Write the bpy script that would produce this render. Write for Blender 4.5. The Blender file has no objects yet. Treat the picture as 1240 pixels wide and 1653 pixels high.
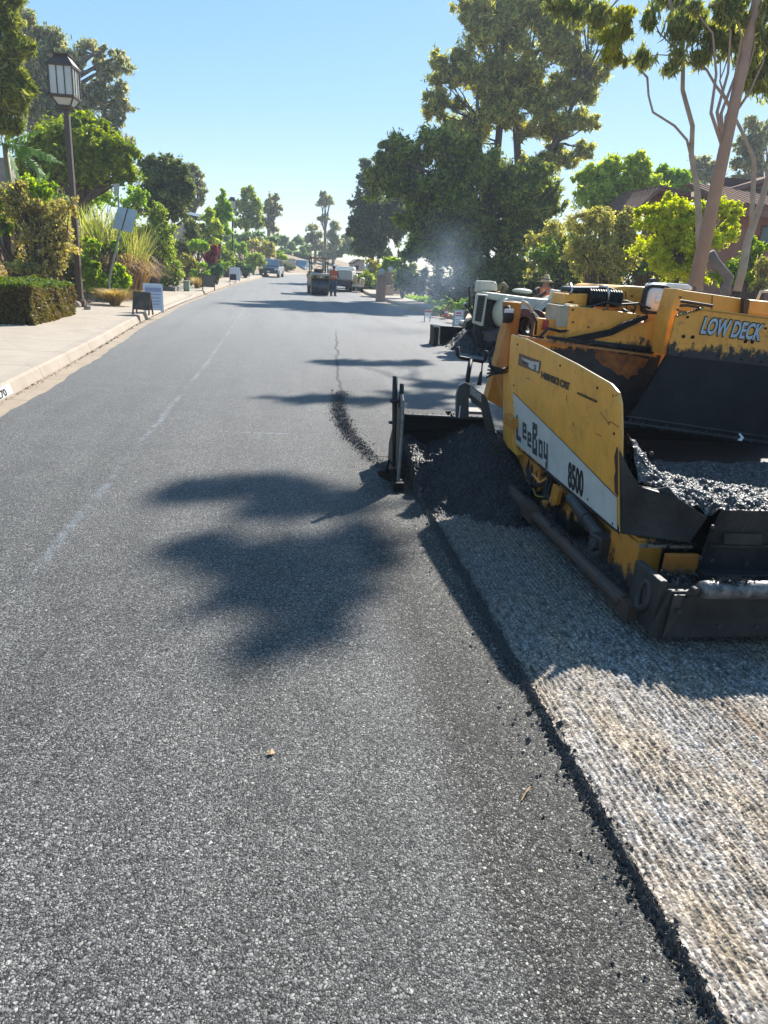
import bpy, bmesh, math, random
import numpy as np
from mathutils import Vector, Matrix, Euler
R = math.radians
sc = bpy.context.scene
COL = sc.collection

# ---------------------------------------------------------------- camera
F_PX, PITCH, ROLL, YAW, CAM_Z = 1147.0, R(18.7), R(3.7), R(8.475), 1.6
_f = Vector((math.sin(YAW)*math.cos(PITCH), math.cos(YAW)*math.cos(PITCH), -math.sin(PITCH)))
_r = Vector((math.cos(YAW), -math.sin(YAW), 0))
_u = _r.cross(_f)
_c, _s = math.cos(ROLL), math.sin(ROLL)
CR, CU = _c*_r+_s*_u, -_s*_r+_c*_u
CAM = Vector((0, 0, CAM_Z))
cd = bpy.data.cameras.new('camera'); cam = bpy.data.objects.new('camera', cd); COL.objects.link(cam)
m = Matrix((CR, CU, -_f)).transposed().to_4x4(); m.translation = CAM
cam.matrix_world = m
cd.sensor_fit = 'VERTICAL'; cd.sensor_height = 36.0; cd.lens = 36.0*F_PX/1653.0
cd.clip_start = 0.05; cd.clip_end = 2000
sc.camera = cam

# ---------------------------------------------------------------- sky, sun, exposure
SUN_DIR = Vector((0.72, 1.02, 1.0)).normalized()          # towards the sun
elev = math.asin(SUN_DIR.z); az = math.atan2(SUN_DIR.x, SUN_DIR.y)
w = bpy.data.worlds.new('World'); sc.world = w; w.use_nodes = True
nt = w.node_tree; bg = nt.nodes['Background']
sky = nt.nodes.new('ShaderNodeTexSky'); sky.sky_type = 'NISHITA'; sky.sun_disc = False
sky.sun_elevation = elev; sky.sun_rotation = az
sky.altitude = 60; sky.air_density = 1.0; sky.dust_density = 0.2; sky.ozone_density = 4.5
gam = nt.nodes.new('ShaderNodeGamma'); gam.inputs[1].default_value = 0.42          # evens out the glare near the sun, as the camera did
hsv = nt.nodes.new('ShaderNodeHueSaturation'); hsv.inputs['Saturation'].default_value = 1.85; hsv.inputs['Value'].default_value = 1.15
nt.links.new(sky.outputs[0], gam.inputs[0]); nt.links.new(gam.outputs[0], hsv.inputs['Color']); nt.links.new(hsv.outputs[0], bg.inputs[0])
bg.inputs[1].default_value = 0.15
sl = bpy.data.lights.new('sun', 'SUN'); sl.energy = 3.9; sl.angle = R(0.8); sl.color = (1.0, 0.955, 0.88)
so = bpy.data.objects.new('sun', sl); COL.objects.link(so)
so.rotation_euler = SUN_DIR.to_track_quat('Z', 'Y').to_euler(); so.location = (20, 10, 60)
sc.view_settings.view_transform = 'Standard'; sc.view_settings.look = 'None'
sc.view_settings.exposure = 1.45; sc.view_settings.gamma = 1.0
sc.cycles.max_bounces = 6; sc.cycles.diffuse_bounces = 3; sc.cycles.transparent_max_bounces = 6
sc.cycles.volume_bounces = 0

# ---------------------------------------------------------------- helpers
def ray(x, y):
    return _f + CR*((x-620)/F_PX) - CU*((y-826.5)/F_PX)
def at(x, y, Y):                    # the point on the vertical plane Y = const seen at that spot of the photograph
    d = ray(x, y); return CAM + d*(Y/d.y)
def atx(x, y, X):
    d = ray(x, y); return CAM + d*(X/d.x)
def gp(x, y, z=0.0):
    d = ray(x, y); return CAM + d*((z-CAM_Z)/d.z)
def atplane(x, y, n, c):            # plane n.p = c
    d = ray(x, y); return CAM + d*((c-n.dot(CAM))/n.dot(d))
def lerp(a, b, t): return a+(b-a)*t
def interp(pts, y):
    return float(np.interp(y, [p[0] for p in pts], [p[1] for p in pts]))
def smooth(a, b, x):
    t = min(1, max(0, (x-a)/(b-a))); return t*t*(3-2*t)

def tag(o, label=None, cat=None, group=None, kind=None):
    if label: o['label'] = label
    if cat: o['category'] = cat
    if group: o['group'] = group
    if kind: o['kind'] = kind
    return o
def thing(name, label, cat, loc=(0, 0, 0), rz=0, group=None):
    o = bpy.data.objects.new(name, None); COL.objects.link(o)
    o.location = loc; o.rotation_euler = (0, 0, rz); o.empty_display_size = .2
    return tag(o, label, cat, group)
def chain_loc(p):
    v = Vector((0, 0, 0))
    while p: v += Vector(p.location); p = p.parent
    return v
def copy_tree(o, parent=None):
    c = o.copy(); COL.objects.link(c); c.parent = parent
    for ch in list(o.children): copy_tree(ch, c)
    return c

class MB:
    """collects shapes, then links them as one mesh object"""
    def __init__(s): s.v = []; s.f = []
    def add(s, vs, fs):
        b = len(s.v); s.v += [tuple(p) for p in vs]; s.f += [tuple(i+b for i in q) for q in fs]; return s
    def box(s, c, d, rot=None, rz=0):
        h = [x/2 for x in d]
        vs = [Vector((sx*h[0], sy*h[1], sz*h[2])) for sx in (-1, 1) for sy in (-1, 1) for sz in (-1, 1)]
        M_ = rot if rot is not None else Matrix.Rotation(rz, 3, 'Z')
        vs = [M_@p+Vector(c) for p in vs]
        return s.add(vs, [(0, 1, 3, 2), (4, 6, 7, 5), (0, 4, 5, 1), (2, 3, 7, 6), (0, 2, 6, 4), (1, 5, 7, 3)])
    def span(s, a, b):
        return s.box([(a[i]+b[i])/2 for i in range(3)], [abs(b[i]-a[i]) for i in range(3)])
    def prism(s, poly, ext):
        n = len(poly); e = Vector(ext); poly = [Vector(p) for p in poly]
        vs = poly+[p+e for p in poly]
        fs = [tuple(range(n))[::-1], tuple(range(n, 2*n))]+[(i, (i+1) % n, n+(i+1) % n, n+i) for i in range(n)]
        return s.add(vs, fs)
    def tube(s, pts, rad, n=8, caps=True):
        pts = [Vector(p) for p in pts]
        if not isinstance(rad, (list, tuple)): rad = [rad]*len(pts)
        up = None; rings = []
        for i, p in enumerate(pts):
            t = (pts[min(i+1, len(pts)-1)]-pts[max(i-1, 0)])
            if t.length < 1e-9: t = Vector((0, 0, 1))
            t.normalize()
            if up is None: up = Vector((0, 0, 1)) if abs(t.z) < .9 else Vector((1, 0, 0))
            a = t.cross(up)
            if a.length < 1e-4: a = t.cross(Vector((1, .3, .2)))
            a.normalize(); b = a.cross(t).normalized(); up = b
            rings.append([p+(a*math.cos(2*math.pi*k/n)+b*math.sin(2*math.pi*k/n))*rad[i] for k in range(n)])
        vs = [q for r in rings for q in r]; fs = []
        for i in range(len(pts)-1):
            for k in range(n):
                fs.append((i*n+k, i*n+(k+1) % n, (i+1)*n+(k+1) % n, (i+1)*n+k))
        if caps: fs += [tuple(range(n))[::-1], tuple(range((len(pts)-1)*n, len(pts)*n))]
        return s.add(vs, fs)
    def cyl(s, a, b, r, n=16, r2=None): return s.tube([a, b], [r, r if r2 is None else r2], n)
    def ball(s, c, r, nu=12, nv=8):
        if not isinstance(r, (list, tuple)): r = (r, r, r)
        vs = [(c[0], c[1], c[2]-r[2])]
        for j in range(1, nv):
            t = -math.pi/2+math.pi*j/nv
            for i in range(nu):
                p = 2*math.pi*i/nu
                vs.append((c[0]+r[0]*math.cos(t)*math.cos(p), c[1]+r[1]*math.cos(t)*math.sin(p), c[2]+r[2]*math.sin(t)))
        vs.append((c[0], c[1], c[2]+r[2])); fs = []
        for i in range(nu): fs.append((0, 1+(i+1) % nu, 1+i))
        for j in range(nv-2):
            for i in range(nu):
                a = 1+j*nu; fs.append((a+i, a+(i+1) % nu, a+nu+(i+1) % nu, a+nu+i))
        t = len(vs)-1; a = 1+(nv-2)*nu
        for i in range(nu): fs.append((a+i, a+(i+1) % nu, t))
        return s.add(vs, fs)
    def loft(s, rings, caps=True):
        n = len(rings[0]); vs = [p for r in rings for p in r]; fs = []
        for i in range(len(rings)-1):
            for k in range(n):
                fs.append((i*n+k, i*n+(k+1) % n, (i+1)*n+(k+1) % n, (i+1)*n+k))
        if caps: fs += [tuple(range(n))[::-1], tuple(range((len(rings)-1)*n, len(rings)*n))]
        return s.add(vs, fs)
    def build(s, name, mat, parent=None, bevel=0, smooth=False, world=True, seg=2):
        off = chain_loc(parent) if (parent and world) else Vector((0, 0, 0))
        me = bpy.data.meshes.new(name)
        me.from_pydata([(p[0]-off.x, p[1]-off.y, p[2]-off.z) for p in s.v], [], s.f)
        bm = bmesh.new(); bm.from_mesh(me); bmesh.ops.recalc_face_normals(bm, faces=bm.faces); bm.to_mesh(me); bm.free()
        me.update()
        if smooth:
            me.polygons.foreach_set('use_smooth', [True]*len(me.polygons))
        o = bpy.data.objects.new(name, me); COL.objects.link(o)
        if mat: me.materials.append(mat)
        if parent: o.parent = parent
        if bevel:
            b = o.modifiers.new('bevel', 'BEVEL'); b.width = bevel; b.segments = seg; b.limit_method = 'ANGLE'; b.angle_limit = R(35)
            if not smooth: b.harden_normals = False
        return o

def np_mesh(name, verts, faces, mat, parent=None, smooth=False, world=True):
    verts = np.asarray(verts, dtype=np.float32); faces = np.asarray(faces, dtype=np.int32)
    if parent and world:
        o_ = chain_loc(parent); verts = verts-np.array([o_.x, o_.y, o_.z], dtype=np.float32)
    k = faces.shape[1]
    me = bpy.data.meshes.new(name)
    me.vertices.add(len(verts)); me.vertices.foreach_set('co', verts.ravel())
    me.loops.add(faces.size); me.loops.foreach_set('vertex_index', faces.ravel())
    me.polygons.add(len(faces)); me.polygons.foreach_set('loop_start', np.arange(0, faces.size, k, dtype=np.int32))
    try: me.polygons.foreach_set('loop_total', np.full(len(faces), k, dtype=np.int32))
    except Exception: pass
    me.polygons.foreach_set('use_smooth', np.full(len(faces), bool(smooth)))
    me.update(calc_edges=True); me.validate()
    o = bpy.data.objects.new(name, me); COL.objects.link(o)
    if mat: me.materials.append(mat)
    if parent: o.parent = parent
    return o

# ---------------------------------------------------------------- materials
def nodes_of(name):
    m = bpy.data.materials.new(name); m.use_nodes = True
    nt = m.node_tree; nt.nodes.clear()
    out = nt.nodes.new('ShaderNodeOutputMaterial'); p = nt.nodes.new('ShaderNodeBsdfPrincipled')
    nt.links.new(p.outputs[0], out.inputs[0])
    return m, nt, p, out
def N(nt, typ, **kw):
    n = nt.nodes.new(typ)
    for k, v in kw.items():
        if k in n.inputs.keys() if hasattr(n.inputs, 'keys') else False: n.inputs[k].default_value = v
        else: setattr(n, k, v)
    return n
def rgba(c): return (c[0], c[1], c[2], 1)
def coords(nt, scale=(1, 1, 1), kind='Object'):
    tc = N(nt, 'ShaderNodeTexCoord'); mp = N(nt, 'ShaderNodeMapping')
    nt.links.new(tc.outputs[kind], mp.inputs[0]); mp.inputs['Scale'].default_value = scale
    return mp.outputs[0]
def wcoords(nt, scale=(1, 1, 1)):
    g = N(nt, 'ShaderNodeNewGeometry'); mp = N(nt, 'ShaderNodeMapping')
    nt.links.new(g.outputs['Position'], mp.inputs[0]); mp.inputs['Scale'].default_value = scale
    return mp.outputs[0]
def noise(nt, vec, scale, detail=4, rough=.55, out='Fac', dist=0):
    n = N(nt, 'ShaderNodeTexNoise'); n.inputs['Scale'].default_value = scale; n.inputs['Detail'].default_value = detail
    n.inputs['Roughness'].default_value = rough; n.inputs['Distortion'].default_value = dist
    nt.links.new(vec, n.inputs['Vector']); return n.outputs[out]
def voro(nt, vec, scale, feature='F1', out='Distance', rnd=1):
    n = N(nt, 'ShaderNodeTexVoronoi'); n.feature = feature; n.inputs['Scale'].default_value = scale
    n.inputs['Randomness'].default_value = rnd
    nt.links.new(vec, n.inputs['Vector']); return n.outputs[out]
def ramp(nt, fac, stops, mode='LINEAR'):
    n = N(nt, 'ShaderNodeValToRGB'); cr = n.color_ramp; cr.interpolation = mode
    while len(cr.elements) < len(stops): cr.elements.new(.5)
    for e, (p, c) in zip(cr.elements, stops):
        e.position = p; e.color = rgba(c) if not isinstance(c, (int, float)) else (c, c, c, 1)
    nt.links.new(fac, n.inputs[0]); return n.outputs[0]
def mixc(nt, fac, a, b, mode='MIX'):
    n = N(nt, 'ShaderNodeMix'); n.data_type = 'RGBA'; n.blend_type = mode
    for i, v in ((0, fac), (6, a), (7, b)):
        if hasattr(v, 'links'): nt.links.new(v, n.inputs[i])
        elif i == 0: n.inputs[0].default_value = v
        else: n.inputs[i].default_value = rgba(v)
    return n.outputs[2]
def math_(nt, op, a, b=None, c=None, clamp=False):
    n = N(nt, 'ShaderNodeMath'); n.operation = op; n.use_clamp = clamp
    for i, v in enumerate((a, b, c)):
        if v is None: continue
        if hasattr(v, 'links'): nt.links.new(v, n.inputs[i])
        else: n.inputs[i].default_value = v
    return n.outputs[0]
def bump(nt, p, h, strength=.5, dist=.01, prev=None):
    b = N(nt, 'ShaderNodeBump'); b.inputs['Strength'].default_value = strength; b.inputs['Distance'].default_value = dist
    nt.links.new(h, b.inputs['Height'])
    if prev is not None: nt.links.new(prev, b.inputs['Normal'])
    nt.links.new(b.outputs[0], p.inputs['Normal']); return b.outputs[0]
def maprange(nt, v, a, b, c=0, d=1):
    n = N(nt, 'ShaderNodeMapRange'); n.clamp = True
    nt.links.new(v, n.inputs[0])
    for i, x in enumerate((a, b, c, d)): n.inputs[i+1].default_value = x
    return n.outputs[0]

def plain(name, c1, c2=None, scale=3, rough=.6, metal=0, bmp=0, bscale=60, spec=.5, coat=0):
    m, nt, p, o = nodes_of(name)
    c2 = c2 or tuple(x*.75 for x in c1)
    v = coords(nt)
    n = noise(nt, v, scale, 6, .65)
    nt.links.new(ramp(nt, n, [(.35, c1), (.68, c2)]), p.inputs['Base Color'])
    p.inputs['Roughness'].default_value = rough; p.inputs['Metallic'].default_value = metal
    p.inputs['Specular IOR Level'].default_value = spec
    if coat: p.inputs['Coat Weight'].default_value = coat
    if bmp: bump(nt, p, noise(nt, v, bscale, 4), bmp, .01)
    return m

def tarred(name, paint, z0, z1, amount=.5, rough=.45, rust=(.16, .06, .02), tar=(.012, .012, .013), zscale=1.0):
    """painted steel whose lower part is caked in tar; z0..z1 = world heights between which the tar fades out (wear, stays put)"""
    m, nt, p, o = nodes_of(name)
    v = wcoords(nt)
    base = ramp(nt, noise(nt, v, 5, 5, .7), [(.3, tuple(x*1.04 for x in paint)), (.7, tuple(x*.82 for x in paint))])
    spots = ramp(nt, noise(nt, v, 38, 3, .6), [(.64, 0), (.70, 1)])
    big = ramp(nt, noise(nt, v, 7, 6, .75), [(.56, 0), (.66, 1)])
    base = mixc(nt, math_(nt, 'MULTIPLY', spots, .45), base, rust)
    base = mixc(nt, math_(nt, 'MULTIPLY', big, amount*.6), base, rust)
    grime = ramp(nt, noise(nt, wcoords(nt, (14, 14, 3)), 1, 5, .7), [(.5, 0), (.72, 1)])
    base = mixc(nt, math_(nt, 'MULTIPLY', grime, .26), base, (paint[0]*.45, paint[1]*.35, paint[2]*.6))
    # vertical dribbles
    dv = wcoords(nt, (17, 17, 6))
    drib = math_(nt, 'ADD', math_(nt, 'MULTIPLY', noise(nt, dv, 1, 5, .7), .45), math_(nt, 'MULTIPLY', noise(nt, v, 11, 7, .75), .55))
    g = N(nt, 'ShaderNodeSeparateXYZ'); gg = N(nt, 'ShaderNodeNewGeometry'); nt.links.new(gg.outputs['Position'], g.inputs[0])
    hz = maprange(nt, g.outputs[2], z0, z1, 1, 0)
    k = math_(nt, 'ADD', hz, math_(nt, 'MULTIPLY', math_(nt, 'SUBTRACT', drib, .5), 1.3*amount+.3))
    k = ramp(nt, k, [(.44, 0), (.56, 1)])
    tarc = ramp(nt, noise(nt, v, 14, 5, .7), [(.35, tar), (.75, tuple(x*2.6+.006 for x in tar))])
    nt.links.new(mixc(nt, k, base, tarc), p.inputs['Base Color'])
    nt.links.new(maprange(nt, k, 0, 1, rough, .55), p.inputs['Roughness'])
    b1 = bump(nt, p, noise(nt, v, 4.5, 3, .5), .35, .03)
    bump(nt, p, math_(nt, 'ADD', noise(nt, v, 55, 4), math_(nt, 'MULTIPLY', k, 1.2)), .4, .006, b1)
    return m

def leafmat(name, c1, c2, c3, trans=.35, rough=.55, clump=1.5):
    m, nt, p, o = nodes_of(name)
    g = N(nt, 'ShaderNodeNewGeometry')
    rnd = g.outputs['Random Per Island']
    v = wcoords(nt)
    f = math_(nt, 'ADD', math_(nt, 'MULTIPLY', rnd, .5), math_(nt, 'MULTIPLY', noise(nt, v, clump, 4, .65), .7))
    col = ramp(nt, f, [(.36, c1), (.58, c2), (.80, c3)])
    nt.links.new(col, p.inputs['Base Color'])
    p.inputs['Roughness'].default_value = rough; p.inputs['Specular IOR Level'].default_value = .35
    tr = N(nt, 'ShaderNodeBsdfTranslucent')
    bright = mixc(nt, 1.0, col, (1.0, 1.0, .55), 'MULTIPLY')
    hs = N(nt, 'ShaderNodeHueSaturation'); hs.inputs['Value'].default_value = 1.9; hs.inputs['Saturation'].default_value = 1.1
    nt.links.new(bright, hs.inputs['Color'])
    nt.links.new(hs.outputs[0], tr.inputs[0])
    mx = N(nt, 'ShaderNodeMixShader'); mx.inputs[0].default_value = trans
    nt.links.new(p.outputs[0], mx.inputs[1]); nt.links.new(tr.outputs[0], mx.inputs[2])
    nt.links.new(mx.outputs[0], o.inputs[0])
    return m

rng = np.random.default_rng(7)
def leaf_quads(C, size, elong=1.6, droop=0.0, curl=.25, seed=1, upbias=.35, flat=0):
    """C (N,3) leaf centres -> diamond leaves, four vertices each"""
    r = np.random.default_rng(seed); n = len(C)
    a = r.normal(size=(n, 3)); a[:, 2] = a[:, 2]*(1-flat)-droop*2.2
    a /= np.linalg.norm(a, axis=1)[:, None]
    b = r.normal(size=(n, 3)); b[:, 2] *= (1-upbias)
    b -= a*(a*b).sum(1)[:, None]; b /= np.linalg.norm(b, axis=1)[:, None]
    nn = np.cross(a, b)
    s = size*r.uniform(.6, 1.35, size=(n, 1))
    L = s*elong*.5; W = s*.5
    v0 = C-a*L; v2 = C+a*L-nn*L*curl; v1 = C+b*W+nn*W*curl; v3 = C-b*W+nn*W*curl
    V = np.stack([v0, v1, v2, v3], 1).reshape(-1, 3)
    Fc = np.arange(4*n).reshape(n, 4)
    return V, Fc

def crown_points(lobes, n, clumps=26, cr=.27, seed=3, hollow=.55, under=.5, tw=7, up=.25):
    """leaf centres strung along short twigs that radiate from many small clumps spread through the lobes; lobes = [(cx,cy,cz,rx,ry,rz)]"""
    r = np.random.default_rng(seed); vols = np.array([l[3]*l[4]*l[5] for l in lobes])**.667
    w_ = vols/vols.sum(); P = []
    big = max(float(np.mean(l[3:6])) for l in lobes)
    for l, wt in zip(lobes, w_):
        c = np.array(l[:3]); rad = np.array(l[3:6]); k = max(5, int(clumps*1.5*(rad.mean()/big)**1.3))
        d = r.normal(size=(k, 3)); d /= np.linalg.norm(d, axis=1)[:, None]
        d[:, 2] = np.where(d[:, 2] < -under, -d[:, 2]*.4, d[:, 2])
        q = c+d*rad*(r.uniform(hollow**2, .95, size=(k, 1))**.5)*r.uniform(.62, 1.16, size=(k, 1))
        T = k*tw; m_ = max(2, int(n*wt/T))
        base = np.repeat(q, tw, 0); od = np.repeat(d, tw, 0)
        e = r.normal(size=(T, 3))+od*.9+np.array([0, 0, up]); e /= np.linalg.norm(e, axis=1)[:, None]
        sc_ = rad.mean()*cr*np.repeat(r.uniform(.55, 1.35, size=(k, 1)), tw, 0)*r.uniform(.5, 1.5, size=(T, 1))
        t = r.uniform(.05, 1, size=(T, m_, 1))
        pt = base[:, None]+e[:, None]*sc_[:, None]*t*1.15+r.normal(size=(T, m_, 3))*(sc_*.16)[:, None]
        P.append(pt.reshape(-1, 3))
    return np.concatenate(P)

def px_lobes(Y, L, seed=0, deep=.75, sat=False):
    """lobes measured on the photograph as (x, y, rx, ry[, dY]) for a tree standing at distance Y; depth is its own real size"""
    r = random.Random(seed); out = []
    for l in L:
        dY = l[4] if len(l) > 4 else 0
        c = at(l[0], l[1], Y+dY); dep = (c-CAM).dot(_f); k = dep/F_PX
        a_, b_, d_ = l[2]*k, max(l[2], l[3])*k*deep, l[3]*k
        out.append((c.x, c.y, c.z, a_*.86, b_*.86, d_*.86))
        for j in range(2 if sat else 0):          # smaller tufts that break the outline of each lobe
            t_ = r.uniform(-.3, 3.5); q_ = r.uniform(.38, .55)
            out.append((c.x+math.cos(t_)*a_*.8, c.y+r.uniform(-.5, .5)*b_, c.z+math.sin(t_)*d_*.85, a_*q_, b_*q_, d_*q_*1.1))
    return out

def limbs(mb, base, tips, r0, seed=0, wob=.12, n=6):
    r = random.Random(seed); base = Vector(base)
    for t in tips:
        t = Vector(t); L = (t-base).length; pts = []
        for i in range(5):
            q = i/4
            p = base.lerp(t, q); p.z += math.sin(q*math.pi)*L*.06
            if 0 < i < 4: p += Vector((r.uniform(-1, 1), r.uniform(-1, 1), r.uniform(-1, 1)))*L*wob*.5
            pts.append(p)
        mb.tube(pts, [r0*(1-.85*i/4)+.006 for i in range(5)], n)

def tree(name, label, cat, base, trunk_top, r, lobes, n, leaf, lmat, tmat, group=None, clumps=26, cr=.27, elong=1.6,
         droop=0, seed=1, limb_r=None, bend=.3, hollow=.5, extra=None, up=.25):
    base = Vector(base); top = Vector(trunk_top)
    root = thing(name, label, cat, base, 0, group)
    t = MB(); rr = random.Random(seed); pts = []; L = (top-base).length
    for i in range(7):
        q = i/6; p = base.lerp(top, q)
        if i: p += Vector((rr.uniform(-1, 1), rr.uniform(-1, 1), 0))*L*.02*bend*2
        pts.append(p)
    if not extra: t.tube(pts, [r*(1.25 if i == 0 else 1)*(1-.45*i/6) for i in range(7)], 10)
    fork = pts[4]
    tips = [(l[0], l[1], l[2]) for l in lobes]
    if extra:                             # lobes hang from the nearest modelled limb
        allp = [Vector(p) for pl_, _ in extra for i in range(len(pl_)-1) for p in (Vector(pl_[i]).lerp(Vector(pl_[i+1]), .0), Vector(pl_[i]).lerp(Vector(pl_[i+1]), .5))]
        for q_ in tips:
            nb_ = min(allp, key=lambda p: (p-Vector(q_)).length+(2 if p.z > q_[2] else 0)); limbs(t, nb_, [q_], (limb_r or r*.25)*.8, seed, n=5)
    else: limbs(t, fork, tips, limb_r or r*.45, seed)
    for l in lobes:                       # twigs inside each lobe
        c = Vector(l[:3]); tt = []
        for k in range(3):
            a = rr.uniform(0, 6.28); tt.append(c+Vector((math.cos(a)*l[3]*.8, math.sin(a)*l[4]*.8, rr.uniform(-.1, .7)*l[5])))
        limbs(t, c, tt, (limb_r or r*.45)*.3, seed+5, n=4)
    if extra:
        for pts_, rr_ in extra: t.tube(pts_, rr_, 8)
    t.build('trunk', tmat, root, smooth=True)
    P = crown_points(lobes, n, clumps, cr, seed, hollow, up=up)
    V, Fc = leaf_quads(P, leaf, elong, droop, seed=seed)
    np_mesh('crown', V, Fc, lmat, root)
    return root

def blades(C, n, h, spread, wid, seed=0, mid=None, segs=4, arch=1.0):
    """arching grass or strap blades from base centre C"""
    r = np.random.default_rng(seed); V = []; Fc = []; b = 0
    for i in range(n):
        a = r.uniform(0, 2*math.pi); rad = r.uniform(0, .12*spread)
        p0 = np.array([C[0]+math.cos(a)*rad, C[1]+math.sin(a)*rad, C[2]])
        out = np.array([math.cos(a), math.sin(a), 0]); s = r.uniform(.15, 1)*spread; hh = h*r.uniform(.55, 1.1)
        side = np.array([-math.sin(a), math.cos(a), 0])
        for k in range(segs+1):
            q = k/segs; ww = wid*(1-q**1.6)*.5+.001
            pos = p0+out*s*q**1.5+np.array([0, 0, hh*(q*1.35-arch*.55*q**2.6)])
            V.append(pos-side*ww); V.append(pos+side*ww)
            if k: Fc.append((b+2*k-2, b+2*k-1, b+2*k+1, b+2*k))
        b += 2*(segs+1)
    return np.array(V), np.array(Fc)

def text_mb(txt, place, size, bold=0.0, sx=1.0, depth=.002, shear=0):
    """outlined lettering as mesh; place(u, v, w) -> world point for u right, v up, w out of the surface"""
    cu = bpy.data.curves.new('lettering', 'FONT'); cu.body = txt; cu.size = size; cu.offset = bold; cu.extrude = depth/2
    cu.shear = shear; cu.resolution_u = 3
    o = bpy.data.objects.new('lettering', cu); COL.objects.link(o)
    bpy.context.view_layer.update()
    dg = bpy.context.evaluated_depsgraph_get()
    me = bpy.data.meshes.new_from_object(o.evaluated_get(dg))
    mb = MB()
    mb.v = [tuple(place(v.co.x*sx, v.co.y, v.co.z+depth/2)) for v in me.vertices]
    mb.f = [tuple(p.vertices) for p in me.polygons]
    bpy.data.objects.remove(o); bpy.data.curves.remove(cu); bpy.data.meshes.remove(me)
    return mb
# ================================================================ the setting
XL = [(-3, -3.0), (8, -3.06), (11, -3.2), (14, -3.36), (18, -3.62), (24, -3.86), (30, -3.98), (40, -3.98), (50, -3.75), (60, -3.2),
      (70, -2.55), (80, -1.5), (95, 1.5), (115, 8), (140, 20)]                # foot of the left kerb
XR = [(-3, 7.7), (15, 7.4), (22, 6.9), (28, 6.3), (34, 5.75), (40, 5.35), (48, 5.1), (58, 5.3), (70, 6.3), (80, 8), (95, 11.5), (115, 18), (140, 30)]
ZR = [(-5, 0), (36, 0), (45, .05), (55, .14), (65, .27), (76, .4), (90, .48), (115, .55), (150, .9), (200, 1.6)]
def zr(y): return interp(ZR, y)
def xl(y): return interp(XL, y)
def xr(y): return interp(XR, y)
def ys(a, b, s):
    n = max(1, int(round((b-a)/s))); return [a+(b-a)*i/n for i in range(n+1)]

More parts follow.
